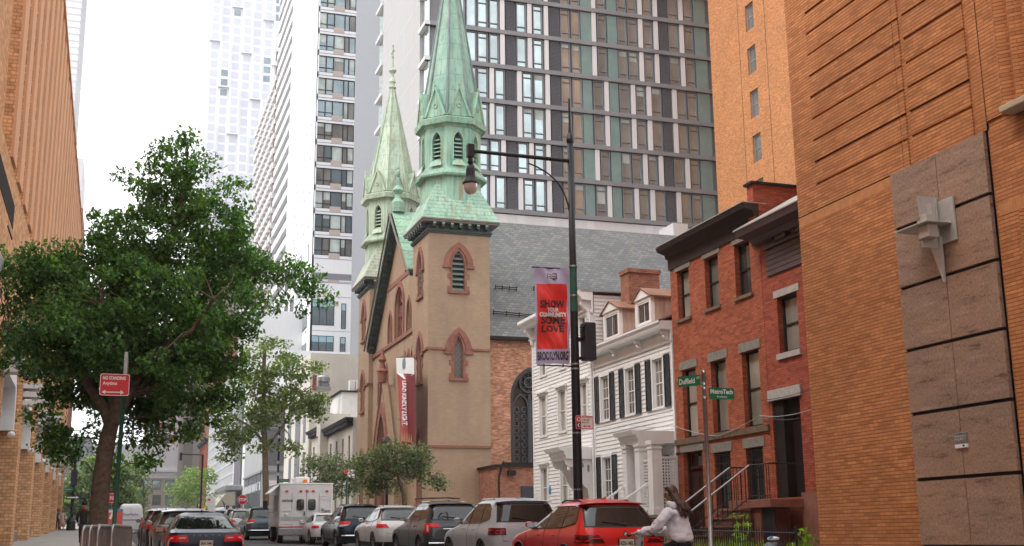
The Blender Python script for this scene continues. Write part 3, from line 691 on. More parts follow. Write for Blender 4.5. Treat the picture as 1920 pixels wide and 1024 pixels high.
# ================================================================ WHITE CLAPBOARD HOUSES
def clap(mb,T,u0,u1,v0,v1,holes,h=.15,out=.026,v0ref=None):
    v=v0; cuts=sorted(set([u0,u1]+[x for r in holes for x in r[:2]]))
    while v<v1-.001:
        t=min(v+h,v1)
        # split rows at hole boundaries
        seg=[v,t]+[z for r in holes for z in r[2:4] if v<z<t]; seg=sorted(seg)
        for a,b in zip(seg[:-1],seg[1:]):
            m=(a+b)/2; run=None
            for c,d in zip(cuts[:-1],cuts[1:]):
                mid=(c+d)/2; inside=any(r[0]<mid<r[1] and r[2]<m<r[3] for r in holes)
                if not inside:
                    if run and abs(run[1]-c)<1e-6: run[1]=d
                    else:
                        if run: _row(mb,T,run,a,b,v,h,out)
                        run=[c,d]
                else:
                    if run: _row(mb,T,run,a,b,v,h,out); run=None
            if run: _row(mb,T,run,a,b,v,h,out)
        v=t
def _row(mb,T,run,a,b,v,h,out):
    oa=out*(1-(a-v)/h)+.003; ob=out*(1-(b-v)/h)+.003; u,w=run
    mb.add([T(u,a,-oa),T(w,a,-oa),T(w,b,-ob),T(u,b,-ob),T(u,a,.02),T(w,a,.02),T(w,b,.02),T(u,b,.02)],[(0,1,2,3),(0,1,5,4),(3,2,6,7),(0,3,7,4),(1,2,6,5)])
def whitewin(parent,T,r,nx=3,ny=2,gm='win_mid',shut=None,hood=False,cw=.13):
    w=window(parent,T,r,M['white_trim'],M[gm],depth=.07,fw=.045,nx=nx,ny=ny,mw=.02,casing=M['white_trim'],cw=cw,sill=M['white_trim'],sillh=.07,over=cw+.05)
    if hood: MB().fb(T,r[0]-cw-.08,r[1]+cw+.08,r[3]+cw*1.2+.002,r[3]+cw*1.2+.07,-.17,.0).fb(T,r[0]-cw-.03,r[1]+cw+.03,r[3]+cw*1.2-.05,r[3]+cw*1.2,-.1,-.057).build('hood',M['white_trim'],w)
    if shut:
        for s in shut:
            sw=s if isinstance(s,float) else .3
    return w
def shutter(parent,T,u0,u1,v0,v1):
    mb=MB(); f=.035
    mb.fb(T,u0,u0+f,v0,v1,-.075,-.03); mb.fb(T,u1-f,u1,v0,v1,-.075,-.03)
    for v in (v0,(v0+v1)/2-f/2,v1-f): mb.fb(T,u0+f,u1-f,v,v+f,-.075,-.03)
    v=v0+f
    while v<v1-f-.03:
        mb.add([T(u0+f,v,-.072),T(u1-f,v,-.072),T(u1-f,v+.035,-.04),T(u0+f,v+.035,-.04)],[(0,1,2,3)]); v+=.04
    return mb.build('shutter',M['shutter'],parent)
yW1=P(1113,700,X=XH).y; yW0=yB1+.02
gW=gz(39)+.15
wh=thing('white_shuttered_house','white clapboard house with black shutters, pitched roof with two dormers and a lattice porch','house',(XH,(yW0+yW1)/2,gW))
Ws=[rX(XH,1128,1143,706,787),rX(XH,1175,1191,689.5,777),rX(XH,1226,1245,672,765)]; snap(Ws,[0,1,2])
Wg=rX(XH,1132,1148,857,945)
ze=P(1113,657,X=XH-.35).z
ze=(P(1114,650,X=XH-.45).z+P(1258,590,X=XH-.45).z)/2
top=ze-.72
mb=MB(); holes=Ws+[Wg]
holewall(mb,FX(XH+.02),yW0+.12,yW1-.12,-.3,top,holes,.12,thick=7.5)
clap(mb,TH,yW0+.12,yW1-.12,.3,top,holes)
mb.build('clapboard_wall',M['white_paint'],wh)
for (a,b) in ((yW0,yW0+.118),(yW1-.118,yW1)): MB().fb(TH,a,b,.0,top,-.04,.1).build('corner_board',M['white_trim'],wh)
for r in Ws+[Wg]: whitewin(wh,TH,r,cw=.11)
def px2y(x,y,X=XH): return P(x,y,X=X).y
Z0,Z1=Ws[0][2]-.06,Ws[0][3]+.05
for r in Ws:
    shutter(wh,TH,r[0]-.13-.42,r[0]-.14,Z0,Z1); shutter(wh,TH,r[1]+.14,r[1]+.13+.42,Z0,Z1)
shutter(wh,TH,Wg[0]-.13-.42,Wg[0]-.14,Wg[2]-.1,Wg[3]+.05); shutter(wh,TH,Wg[1]+.14,Wg[1]+.55,Wg[2]-.1,Wg[3]+.05)
cornice('cornice',TH,yW0+.01,yW1-.01,[(top,-.02),(top,.07),(top+.06,.1),(top+.08,.05),(top+.42,.05),(top+.44,.38),(top+.52,.42),(top+.6,.42),(top+.66,.5),(top+.72,.5),(top+.72,-.02)],M['white_trim'],wh)
for y in np.linspace(yW0+.25,yW1-.25,4):
    m=MB(); m.prism(lambda u,v,d:(XH-u,y+d,v),[(.052,top+.08),(.13,top+.12),(.16,top+.26),(.3,top+.33),(.33,top+.43),(.052,top+.43)],-.07,.07)
    m.ball((XH-.19,y,top+.2),.07,8); m.build('bracket',M['white_trim'],wh)
# dentils
mb=MB(); y=yW0+.15
while y<yW1-.1: mb.fb(TH,y,y+.05,top+.33,top+.415,-.1,-.052); y+=.1
mb.build('dentils',M['white_trim'],wh)
rz=ze+.02; slope=.62
rr=plain('rusty_roof_sheet',(.22,.1,.06),.7,var=.35,nscale=2)
rs=plain('rust_stained_dormer_cheek',(.45,.35,.28),.7,var=.2,nscale=2,streak=.7,streakcol=(.3,.11,.06))
def roofprism(y0,y1,x0,z0,x1,z1,t=.06):
    return MB().add([(x0,y0,z0),(x0,y1,z0),(x1,y1,z1),(x1,y0,z1),(x0,y0,z0-t),(x0,y1,z0-t),(x1,y1,z1-t),(x1,y0,z1-t)],[(0,1,2,3),(4,5,6,7),(0,1,5,4),(1,2,6,5),(2,3,7,6),(3,0,4,7)])
m=roofprism(yW0,yW1,XH-.48,rz,XH+3.6,rz+4.08*slope*.6); m2=roofprism(yW0,yW1,XH+7.6,rz,XH+3.601,rz+4.08*slope*.6); m.add(m2.v,m2.f); m.build('roof',rr,wh)
for (xl,xr,yb,yp,tag_) in ((1134,1158,633,566,0),(1195,1218,607,541,0)):
    Xd=XH+.35; a=P(xl,620,X=Xd); b=P(xr,600,X=Xd); zb=P((xl+xr)/2,yb,X=Xd).z; zp=P((xl+xr)/2,yp,X=Xd).z
    y0,y1=b.y-.14,a.y+.14; ze_=zp-.36; TD=FX(Xd)
    mb=MB(); holewall(mb,TD,y0,y1,zb-.25,ze_,[(b.y,a.y,zb,ze_-.12)],.12,thick=.15)
    mb.prism(TD,[(y0-.1,ze_),(y1+.1,ze_),((y0+y1)/2,zp)],-.06,.12); fr=mb.build('dormer_front',M['white_trim'],wh)
    window(fr,TD,(b.y,a.y,zb,ze_-.12),M['white_trim'],M['win_dark'],depth=.06,fw=.06,nx=2,ny=1,mid=False,name='dormer_window')
    for s in (y0,y1): MB().prism(lambda u,v,d:(u,s+d,v),[(Xd+.155,zb-.3),(Xd+.155,ze_),(Xd+2.6,ze_),(Xd+2.6,zb+.7)],-.02,.02).build('dormer_cheek',rs,wh)
    m=MB()
    for s in (-1,1):
        ym=(y0+y1)/2; ye=y0-.14 if s<0 else y1+.14
        m.add([(Xd-.1,ym,zp+.05),(Xd-.1,ye,ze_+.0),(Xd+2.7,ye,ze_+.0),(Xd+2.7,ym,zp+.05),(Xd-.1,ym,zp),(Xd-.1,ye,ze_-.05),(Xd+2.7,ye,ze_-.05),(Xd+2.7,ym,zp)],[(0,1,2,3),(4,5,6,7),(0,1,5,4),(2,3,7,6),(1,2,6,5)])
    m.build('dormer_roof',rr,wh)
# chimney
c0=P(1182,545,Y=39.9); c1=P(1240,545,Y=39.9); ct=P(1205,505,Y=39.9)
xx=XH+3.2; c0=P(1180,545,Y=yW0+1.6); 
Yc=40.6; a=P(1179,545,Y=Yc); b=P(1237,545,Y=Yc); t=P(1208,505,Y=Yc)
mb=MB(); mb.box(a.x,b.x,Yc,Yc+.75,rz,t.z-.16); mb.box(a.x-.05,b.x+.05,Yc-.05,Yc+.8,t.z-.16,t.z); mb.build('chimney',M['brick_chimney'],wh)
# porch
pl=px2y(1152,830,XH-1.2); 
px0=XH-1.35
ypl=P(1162,800,X=px0).y; ypr=yW0+.05
zpt=P(1210,803,X=px0-.1).z; zpb=P(1218,826,X=px0).z; zcap=zpb
po=thing('lattice_porch','white wooden entrance porch with square columns and lattice screens on the shuttered white house','porch',(px0,(ypl+ypr)/2,gW))
cornice('entablature',FX(px0),ypr,ypl,[(zpb,-1.34),(zpb,.0),(zpb+.14,.02),(zpb+.15,.06),(zpt-.14,.07),(zpt-.12,.2),(zpt,.26),(zpt,-1.34)],M['white_trim'],po)
floor_z=P(1218,950,X=px0).z-.25
mb=MB(); mb.box(px0-.05,XH-.03,ypr,ypl,gW-.3,floor_z); mb.build('floor',M['white_paint'],po)
def column(y,x):
    m=MB(); m.box(x,x+.34,y-.17,y+.17,floor_z,zpb-.12); m.box(x-.04,x+.38,y-.21,y+.21,zpb-.12,zpb-.002); m.box(x-.03,x+.37,y-.2,y+.2,floor_z,floor_z+.18)
    m.box(x-.02,x+.36,y-.19,y+.19,zpb-.26,zpb-.2); m.build('column',M['white_trim'],po)
column(ypl-.25,px0+.02); yc2=P(1218,880,X=px0).y; column(yc2,px0+.02); column(ypr+.2,px0+.02)
column(ypl-.25,XH-.42)
def lattice(T,u0,u1,v0,v1):
    m=MB(); f=.05
    m.fb(T,u0,u1,v1,v1+f,-.03,.03); m.fb(T,u0,u1,v0-f,v0,-.03,.03)
    u=u0
    while u<u1: m.fb(T,u,min(u+.045,u1),v0,v1,-.012,0); u+=.098
    v=v0
    while v<v1: m.fb(T,u0,u1,v,v+.045,.001,.012); v+=.098
    m.build('lattice_screen',M['white_trim'],po)
lattice(FX(px0+.18),ypr+.4,yc2-.19,floor_z+.2,zpb-.62)
lattice(FY(yc2+.6),px0+.4,XH-.1,floor_z+.2,zpb-.5)
MB().box(px0+.5,XH-.08,ypl-1.6,ypl-.6,floor_z+.1,zpb-.3) if False else None
dl=MB(); dl.fb(FX(XH-.06),ypr+.5,ypl-.45,floor_z,zpb-.35,0,.05); dl.build('front_door',plain('porch_shade_grey',(.10,.095,.09),.6,var=.1),po)  # door stretched wide and coloured dark to stand for shade inside the porch
lt=MB(); c=P(1188,848,X=px0+.7); lt.ball(c,.11,10); lt.tube([(c.x,c.y,c.z),(c.x,c.y,c.z+.3)],.02,6); lt.build('porch_lamp',M['frame_dark'],po)
# porch steps rails (white, going down to the street)
sr=thing('white_stair_rail','white sloping stair rail rising to the lattice porch','railing',(px0-1,yc2,gW))
for y in (yc2+.25,ypl-.2):
    m=MB(); m.bar((px0-2.0,y,gW+.75),(px0,y,floor_z+.95),.06); m.bar((px0-2.0,y,gW+.2),(px0,y,floor_z+.15),.05)
    for k in range(11): t=k/10; m.bar((px0-2+2*t,y,gW+.2+(floor_z-.05-gW)*t),(px0-2+2*t,y,gW+.75+(floor_z+.2-gW)*t),.035)
    m.build('rail',M['white_trim'],sr)
ps=thing('porch_steps','painted steps in front of the white lattice porch','steps',(px0-1,yc2,gW)); m=MB()
for k in range(5): m.box(px0-.05-.32*(k+1),px0-.052-.32*k,yc2+.2,ypl-.15,gW-.3,floor_z-(k+1)*(floor_z-gW)/6)
m.build('treads',M['concrete'],ps)
# black iron hand rail in front of the brick house door
ir=thing('iron_gate_rail','black iron railing beside the brick house yard, left of the grey street name post','railing',(15,33.9,gz(34)))
m=MB(); zz=gz(34)+.15; m.tube([(14.2,33.9,zz+.5),(14.9,33.9,zz+1.05),(17.3,33.9,zz+1.05)],.02,8)
for k in range(22): x=14.25+k*.14; m.tube([(x,33.9,zz),(x,33.9,zz+min(1.04,.5+(x-14.2)*.78))],.01,5)
m.build('rail',M['black_metal'],ir)
# ---------------------------------------------------------------- left white house
yL1=P(1000,760,X=XH).y; yL0=yW1+.02; gL=gz(46)+.15
lh=thing('white_flat_roofed_house','taller white clapboard house with bracketed cornice and ornate door hood, beside the church','house',(XH,(yL0+yL1)/2,gL))
L3=[rX(XH,1014,1024,665,704),rX(XH,1050,1060,650,691),rX(XH,1090,1100,640,676)]
L2=[rX(XH,1013.5,1025.5,744,819),rX(XH,1048.5,1062,733,809),rX(XH,1090,1102,716,798)]
L1=[rX(XH,1016,1028,877,952),rX(XH,1053,1066,872,948)]
for q in (L3,L2): snap(q,[0,1,2])
snap(L1,[0,1])
L3=[(a,b,c,c+1.75) for a,b,c,d in L3]
ztL=(P(1090,541,X=XH-.4).z+P(995,602,X=XH-.4).z)/2
Dr=(yL0+.55,yL0+1.75,gL+.5,P(1100,868,X=XH).z)
top=ztL-.85; holes=L3+L2+L1
mb=MB(); holewall(mb,FX(XH+.02),yL0+.12,yL1-.12,-.3,top,holes,.12,thick=9)
clap(mb,TH,yL0+.12,yL1-.12,.3,top,holes)
clap(mb,FY(yL0+.02),XH+.1,XH+9,gL,ztL-.15,[])
clap(mb,FY(yL1-.02,-1),XH+.1,XH+9,gL,ztL-.15,[])
mb.box(XH+.1,XH+9,yL0+.03,yL1-.03,gL,ztL-.1)
mb.build('clapboard_wall',M['white_paint'],lh)
for (a,b) in ((yL0,yL0+.118),(yL1-.118,yL1)): MB().fb(TH,a,b,.0,top,-.04,.1).build('corner_board',M['white_trim'],lh)
for r in L3: whitewin(lh,TH,r,nx=2,ny=1,cw=.11,gm='win_mid',hood=True)
for r in L2: whitewin(lh,TH,r,nx=2,ny=1,cw=.11,gm='win_curt',hood=True)
for r in L1: whitewin(lh,TH,r,nx=2,ny=1,cw=.13,gm='win_curt',hood=True)
cornice('cornice',TH,yL0-.1,yL1+.25,[(top,-.02),(top,.08),(top+.08,.12),(top+.1,.05),(top+.5,.05),(top+.52,.45),(top+.62,.5),(top+.72,.62),(top+.85,.62),(top+.85,-.02)],M['white_trim'],lh)
MB().box(XH-.5,XH+9,yL0-.12,yL1+.12,ztL-.0+.002,ztL+.06).build('roof',M['roof_metal'],lh)
for y in np.linspace(yL0+.15,yL1-.15,5):
    m=MB(); m.prism(lambda u,v,d:(XH-u,y+d,v),[(.052,top-.25),(.12,top-.2),(.16,top+.1),(.3,top+.2),(.42,top+.35),(.42,top+.515),(.052,top+.515)],-.09,.09); m.build('bracket',M['white_trim'],lh)
# door hood
hx=XH-1.35; h0=P(1030,845,X=XH-.9).y; hy0=yL0+.15; hy1=P(1020,850,X=hx).y-0.2
zt_=P(1060,835,X=hx-.1).z; zb_=P(1064,858,X=hx).z
hd=thing('door_hood','white carved wooden door hood on scrolled brackets on the flat roofed white house','door hood',(XH,(hy0+hy1)/2,zb_))
cornice('canopy',TH,hy0,hy1,[(zb_,.0),(zb_,1.15),(zb_+.16,1.17),(zb_+.18,1.22),(zb_+.3,1.24),(zb_+.34,1.4),(zt_,1.45),(zt_,.0)],M['white_trim'],hd)
for y in (hy0+.12,hy1-.15):
    m=MB(); pts=[(0,zb_-.01),(1.1,zb_-.01),(1.08,zb_-.18),(.95,zb_-.3),(.8,zb_-.3),(.66,zb_-.42),(.5,zb_-.75),(.36,zb_-1.0),(.2,zb_-1.12),(.12,zb_-1.55),(.0,zb_-1.65)]
    hole=[(.16+.07*math.cos(a),zb_-.35+.16*math.sin(a)) for a in np.linspace(0,2*PI,10)[:-1]]; hole2=[(.44+.1*math.cos(a),zb_-.24+.1*math.sin(a)) for a in np.linspace(0,2*PI,10)[:-1]]
    T_=lambda u,v,d:(XH-.03-u,y+d,v)
    m.wall(T_,pts,[hole,hole2],.09); m.wall(lambda u,v,d:(XH-.03-u,y+.09-d,v),pts,[hole,hole2],.0,rim=False)
    m.build('scroll_bracket',M['white_trim'],hd)
dm=MB(); dm.fb(TH,Dr[0],Dr[1],Dr[2],Dr[3],-.03,.0); dd_=dm.build('front_door',plain('cream_door',(.55,.5,.43),.5,var=.08),lh)
MB().fb(TH,Dr[0]-.14,Dr[0]-.01,Dr[2],Dr[3]+.14,-.06,0).fb(TH,Dr[1]+.01,Dr[1]+.14,Dr[2],Dr[3]+.14,-.06,0).build('door_frame',M['white_trim'],lh)
MB().ball(P(1031,919,X=XH-.03),(.03,.14,.2),10).build('blue_plaque',plain('blue_enamel',(.08,.25,.55),.3,var=.3,nscale=20),lh)
dp=MB(); dp.tube([(XH-.08,yL0+.03,gL),(XH-.08,yL0+.03,top)],.045,8); dp.build('downpipe',M['white_trim'],lh)
cmr=thing('security_camera','small black security camera on the corner of the white house above the brick house door','camera',tuple(P(1271,851,X=XH-.1)))
cp=P(1271,851,X=XH-.12); m=MB(); m.tube([(cp.x+.12,cp.y,cp.z),(cp.x,cp.y,cp.z)],.02,6); m.ball(cp,.07,10); m.build('housing',M['ink'],cmr)
# ================================================================ CHURCH
XC=18.0; TC=FX(XC); YC=69.5
gC=gz(75)+.15
ch=thing('brick_church','tan church with two green copper spires, gabled front and grey slate roof','church',(XC,80,gC))
ZS1,ZS2,ZCO,ZCT=5.32+EYE,11.3+EYE,18.77+EYE,19.71+EYE
def arch_win(parent,T,cx,w,v0,hs,ha,kind,nm='arched_window',band=.28,ears=True,sill=True,depth=.3):
    o=gothic(cx,v0,w,hs,ha); 
    # surround moulding
    big=gothic(cx,v0,w+.26,hs,ha+.15); mb=MB(); mb.ring(T,big,o,.0,-.05,closed=False)
    if band>0:
        a=gothic(cx,hs-.25,w+.26+.05,hs,ha+.17); b=gothic(cx,hs-.25,w+.26+2.3*band,hs,ha+.15+band*1.05)
        mb.ring(T,b[1:-1],a[1:-1],.0,-.1,closed=False)
        if ears:
            for s in (-1,1): x=cx+s*(w/2+.13+band*.6); mb.fb(T,x-band*.75,x+band*.75,hs-.16,hs-.0,-.14,0)
    if sill:
        mb.fb(T,cx-w/2-.3,cx+w/2+.3,v0-.16,v0-.001,-.14,.0)
        for s in (-1,1):
            for (va,vb) in ((v0,v0+.3),((v0+hs)/2-.0,(v0+hs)/2+.3)): x=cx+s*(w/2+.19); mb.fb(T,x-.1,x+.1,va,vb,-.055,0)
    a=mb.build(nm,M['brownstone'],parent)
    if kind=='louver':
        m=MB(); k=v0+.08
        while k<ha-.15:
            hw=w/2-.03 if k<hs else max(.05,(w/2-.03)*(1-((k-hs)/(ha-hs))**1.6))
            m.add([T(cx-hw,k,.06),T(cx+hw,k,.06),T(cx+hw,k+.17,.26),T(cx-hw,k+.17,.26),T(cx-hw,k-.03,.06),T(cx+hw,k-.03,.06)],[(0,1,2,3),(0,1,5,4)]); k+=.33
        m.build('louvers',plain('patina_louver',(.16,.22,.19),.6,var=.2),a)
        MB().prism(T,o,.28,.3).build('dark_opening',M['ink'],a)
    elif kind=='leaded':
        MB().prism(T,o,.2,.22).build('glass',M['glass_tower'],a)
        m=MB(); m2_=MB(); cu,cv=cx,(v0+ha)/2; hh=(ha-v0)
        for s in (-1,1):
            c=-3.0
            while c<3.5:
                pts=[]
                for t in np.linspace(-2,2,60):
                    u=cx+t*.3; v=cv+c*.36+s*t*.42
                    lim=w/2-.02 if v<hs else (w/2-.02)*max(0,1-((v-hs)/(ha-hs))**1.5)
                    if v0+.02<v<ha-.05 and abs(u-cx)<lim: pts.append(T(u,v,.19))
                if len(pts)>2: m2_.tube([pts[0],pts[-1]],.012,4)
                c+=1
        i1=gothic(cx,v0,w-.02,hs,ha-.01); i2=gothic(cx,v0,w-.16,hs,ha-.12); m.ring(T,i1,i2,.21,.12,closed=False)
        m.build('window_frame',M['brownstone'],a); m2_.build('leading',M['lead'],a)
    else:
        MB().prism(T,o,.2,.22).build('glass',M['win_dark'],a)
    return a,o
def tower(y0,w,name,drum,sp1,first):
    y1=y0+w; cx,cy=XC+w/2,y0+w/2; step=M['copper_step'] if drum is M['copper'] else M['copper_pale_step']
    tw=MB()
    T1=TC; T2=FY(y0); wf=[];ws=[]
    yc=cy
    fr=[(yc,.95,14.9+EYE,16.6+EYE,17.75+EYE,'louver'),(yc,.95,9.4+EYE,11.2+EYE,12.25+EYE,'leaded'),(yc,.95,2.0+EYE,5.0+EYE,6.2+EYE,'plain')]
    sd=[(cx-.05,.82,14.98+EYE,16.6+EYE,17.58+EYE,'louver'),(cx-.05,.62,9.5+EYE,11.15+EYE,12.15+EYE,'leaded')]
    tw.wall(T1,rect(y0,y1,-.5+gC,ZCO),[gothic(c,v,w_,s,a) for c,w_,v,s,a,k in fr],.3,rim=False)
    tw.wall(T2,rect(XC,XC+w,-.5+gC,ZCO),[gothic(c,v,w_,s,a) for c,w_,v,s,a,k in sd],.3,rim=False)
    tw.add([(XC,y1,gC-.5),(XC+w,y1,gC-.5),(XC+w,y1,ZCO),(XC,y1,ZCO),(XC+w,y0,gC-.5),(XC+w,y0,ZCO)],[(0,1,2,3),(1,4,5,2)])
    tw.build('tower_wall',M['stucco'],ch)
    for c,w_,v,s,a,k in fr: arch_win(ch,T1,c,w_,v,s,a,k,band=.28)
    for c,w_,v,s,a,k in sd: arch_win(ch,T2,c,w_,v,s,a,k,band=.36)
    # string courses, stop at windows
    m=MB()
    for z,cuts in ((ZS2,True),(ZS1,False)):
        if cuts:
            for (a,b) in ((y0-.09,yc-.83),(yc+.83,y1)): m.fb(T1,a,b,z-.07,z+.07,-.1,-.001)
            for (a,b) in ((XC-.1,cx-.05-.8),(cx-.05+.8,XC+w)): m.fb(T2,a,b,z-.069,z+.069,-.1,-.001)
        else:
            for (a,b) in ((y0-.09,yc-.78),(yc+.78,y1)): m.fb(T1,a,b,z-.07,z+.07,-.1,-.001)
            m.fb(T2,XC-.1,XC+w,z-.069,z+.069,-.1,-.001)
    m.build('string_course',M['brownstone'],ch)
    # cornice: frieze, brackets, eave
    m=MB(); s=.14
    def sq(e,z0,z1): m.box(XC-e,XC+w+e,y0-e,y1+e,z0,z1)
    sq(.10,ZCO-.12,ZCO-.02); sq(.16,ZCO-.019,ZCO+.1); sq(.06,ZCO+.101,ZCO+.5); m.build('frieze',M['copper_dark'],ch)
    n=7
    for k in range(n):
        t=(k+.5)/n
        for T_,c_ in ((T1,y0+w*t),(T2,XC+w*t)):
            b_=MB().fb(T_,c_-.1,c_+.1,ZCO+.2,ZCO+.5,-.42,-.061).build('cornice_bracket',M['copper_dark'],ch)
            MB().fb(T_,c_-.09,c_+.09,ZCO+.38,ZCO+.48,-.46,-.425).build('bracket_face',drum,b_)
    m=MB(); m.box(XC-.5,XC+w+.5,y0-.5,y1+.5,ZCO+.502,ZCO+.62); m.box(XC-.56,XC+w+.56,y0-.56,y1+.56,ZCO+.621,ZCO+.72); m.build('eave',M['copper_eave'],ch)
    # stepped pyramid skirt
    m=MB(); z=ZCO+.72; zt=20.9+EYE; h0=w/2+.5; h1=w/2-.1; n=6
    for k in range(n):
        a=h0+(h1-h0)*k/n; b=h0+(h1-h0)*(k+1)/n; za=z+(zt-z)*k/n; zb=z+(zt-z)*(k+1)/n-.0
        m.add([(cx-a,cy-a,za),(cx+a,cy-a,za),(cx+a,cy+a,za),(cx-a,cy+a,za),(cx-b-.04,cy-b-.04,zb),(cx+b+.04,cy-b-.04,zb),(cx+b+.04,cy+b+.04,zb),(cx-b-.04,cy+b+.04,zb)],[(0,1,5,4),(1,2,6,5),(2,3,7,6),(3,0,4,7),(4,5,6,7)])
    rs_=m.build('skirt_roof',step,ch)
    # corner pyramids (broaches)
    for sx in (-1,1):
        for sy in (-1,1):
            m=MB(); x,y=cx+sx*h1,cy+sy*h1; ax,ay=cx+sx*h1*.66,cy+sy*h1*.66; L=h1*.74; n=6
            for k in range(n):
                t0,t1=k/n,(k+1)/n; za=zt+1.35*t0; zb=zt+1.35*t1
                def tri(t,z,e): return [(x+(ax-x)*t+sx*e,y+(ay-y)*t+sy*e,z),(x+(ax-x)*t-sx*L*(1-t)+0,y+(ay-y)*t+sy*e,z),(x+(ax-x)*t+sx*e,y+(ay-y)*t-sy*L*(1-t),z)]
                A=tri(t0,za,0); B=tri(t1,zb,.045)
                m.add(A+B,[(0,1,4,3),(0,2,5,3),(1,2,5,4),(3,4,5)])
            m.build('broach',step,rs_)
    # octagon stages
    ph=PI/8; rr=1.0/math.cos(PI/8)
    def oct(m,a0,z0,a1,z1): m.lathe([(a0*rr,z0),(a1*rr,z1)],(cx,cy,0),8,ph)
    k_=sp1['r']       # apothem of drum
    m=MB(); oct(m,k_+.0,ZCO+1.0,k_+.0,22.65+EYE)
    for k in range(3): oct(m,k_+.34-.12*k,22.65+EYE+.2*k,k_+.30-.12*k,22.83+EYE+.2*k)
    oct(m,k_+.38,22.55+EYE,k_+.4,22.65+EYE)
    m.build('octagon_base',drum,ch)
    # drum with 8 pointed louvre openings
    zb,zt2=23.2+EYE,25.95+EYE; face=2*k_*math.tan(PI/8)
    wl=MB(); lv=MB(); dk=MB(); tr=MB()
    for q in range(8):
        an=q*PI/4; nx_,ny_=math.cos(an),math.sin(an); tx,ty=-ny_,nx_
        def T8(u,v,d,nx_=nx_,ny_=ny_,tx=tx,ty=ty): return (cx+nx_*(k_-d)+tx*u,cy+ny_*(k_-d)+ty*u,v)
        o=gothic(0,zb+.45,.62,zb+1.75,zb+2.35)
        wl.wall(T8,rect(-face/2,face/2,zb,zt2),[o],.28,rim=False)
        tr.ring(T8,gothic(0,zb+.45,.78,zb+1.75,zb+2.47),o,0,-.05,closed=False)
        tr.add([T8(-.5,zb+.02,-.25),T8(.5,zb+.02,-.25),T8(.31,zb+.45,.0),T8(-.31,zb+.45,.0)],[(0,1,2,3)])
        k=zb+.5
        while k<zb+2.1:
            hw=.29 if k<zb+1.75 else .18
            lv.add([T8(-hw,k,.05),T8(hw,k,.05),T8(hw,k+.13,.25),T8(-hw,k+.13,.25),T8(-hw,k-.05,.05),T8(hw,k-.05,.05)],[(0,1,2,3),(0,1,5,4)]); k+=.27
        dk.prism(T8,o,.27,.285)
        tr.fb(lambda u,v,d:(u,v,d),0,0,0,0,0,0) if False else None
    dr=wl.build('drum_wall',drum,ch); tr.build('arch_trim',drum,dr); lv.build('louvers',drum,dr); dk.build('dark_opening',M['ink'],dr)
    m=MB(); oct(m,k_+.05,25.9+EYE,k_+.12,26.05+EYE); oct(m,k_+.36,26.05+EYE,k_+.42,26.4+EYE); oct(m,k_+.42,26.4+EYE,k_+.1,26.6+EYE); m.build('upper_cornice',drum,ch)
    # gablets
    zg=26.6+EYE; hg=sp1['gab']; gm=MB(); gr_=MB()
    for q in range(8):
        an=q*PI/4; nx_,ny_=math.cos(an),math.sin(an); tx,ty=-ny_,nx_
        def T8(u,v,d,nx_=nx_,ny_=ny_,tx=tx,ty=ty): return (cx+nx_*(k_+.2-d)+tx*u,cy+ny_*(k_+.2-d)+ty*u,v)
        fw=face*1.0
        gm.prism(T8,[(-fw/2,zg-.02),(fw/2,zg-.02),(0,zg+hg)],0,.35)
        # roofs running back into the spire
        B=T8(0,zg+hg,1.1); 
        for s in (-1,1): gm.add([T8(s*fw/2,zg,-.03),T8(0,zg+hg+.06,-.03),B,T8(s*fw/2,zg,.6)],[(0,1,2,3)])
        for s in (-1,1):
            gr_.add([T8(s*(fw/2+.06),zg-.02,-.1),T8(0,zg+hg+.12,-.1),T8(0,zg+hg-.12,-.1),T8(s*(fw/2-.1),zg-.02,-.1),T8(s*(fw/2+.06),zg-.02,0),T8(0,zg+hg+.12,0),T8(0,zg+hg-.12,0),T8(s*(fw/2-.1),zg-.02,0)],[(0,1,2,3),(0,1,5,4),(3,2,6,7)])
        c=[(.17*math.cos(a),zg+hg*.36+.17*math.sin(a)) for a in np.linspace(0,2*PI,13)[:-1]]; c2=[(p[0]*.6,zg+hg*.36+(p[1]-zg-hg*.36)*.6) for p in c]
        gr_.ring(T8,c,c2,0,-.05)
        gr_.ball(T8(0,zg+hg+.16,-.05),(.08,.08,.12),6)
    g_=gm.build('gablets',drum,ch); gr_.build('gable_trim',drum,g_)
    # spire
    za=sp1['apex']; m=MB(); m.lathe([((k_+.02)*rr,zg-.05),(.12,za)],(cx,cy,0),8,ph); sp_=m.build('spire',sp1['mat'],ch)
    m=MB()
    for q in range(8):
        an=ph+q*PI/4; r0=(k_+.05)*rr; m.tube([(cx+r0*math.cos(an),cy+r0*math.sin(an),zg),(cx+.12*math.cos(an),cy+.12*math.sin(an),za)],[.1,.05],6)
    m.build('spire_rib',sp1['rib'],sp_)
    m=MB(); m.lathe([(.25,za-.3),(.32,za-.2),(.2,za-.1),(.18,za+.1),(.28,za+.3),(.2,za+.5),(.12,za+.7),(.14,za+1.0),(.32,za+1.25),(.3,za+1.35),(.1,za+1.5),(.05,za+2.2)],(cx,cy,0),12)
    m.ball((cx,cy,za+2.5),(.1,.1,.14),8); m.tube([(cx,cy,za+2.1),(cx,cy,za+3.45)],.06,6); m.tube([(cx,cy-.32,za+2.95),(cx,cy+.32,za+2.95)],.06,6)
    for (dy,dz) in ((-.34,2.95),(.34,2.95),(0,3.5)): m.ball((cx,cy+dy,za+dz),.1,6)
    m.build('finial_cross',drum,sp_)
tower(69.5,4.0,'near',M['copper'],dict(r=1.83,gab=1.95,apex=38.87+EYE,mat=M['copper_seam'],rib=M['copper_rib']),True)
tower(87.35,4.1,'far',M['copper_pale'],dict(r=1.88,gab=1.75,apex=36.2+EYE,mat=M['copper_pale_seam'],rib=M['copper_pale']),False)
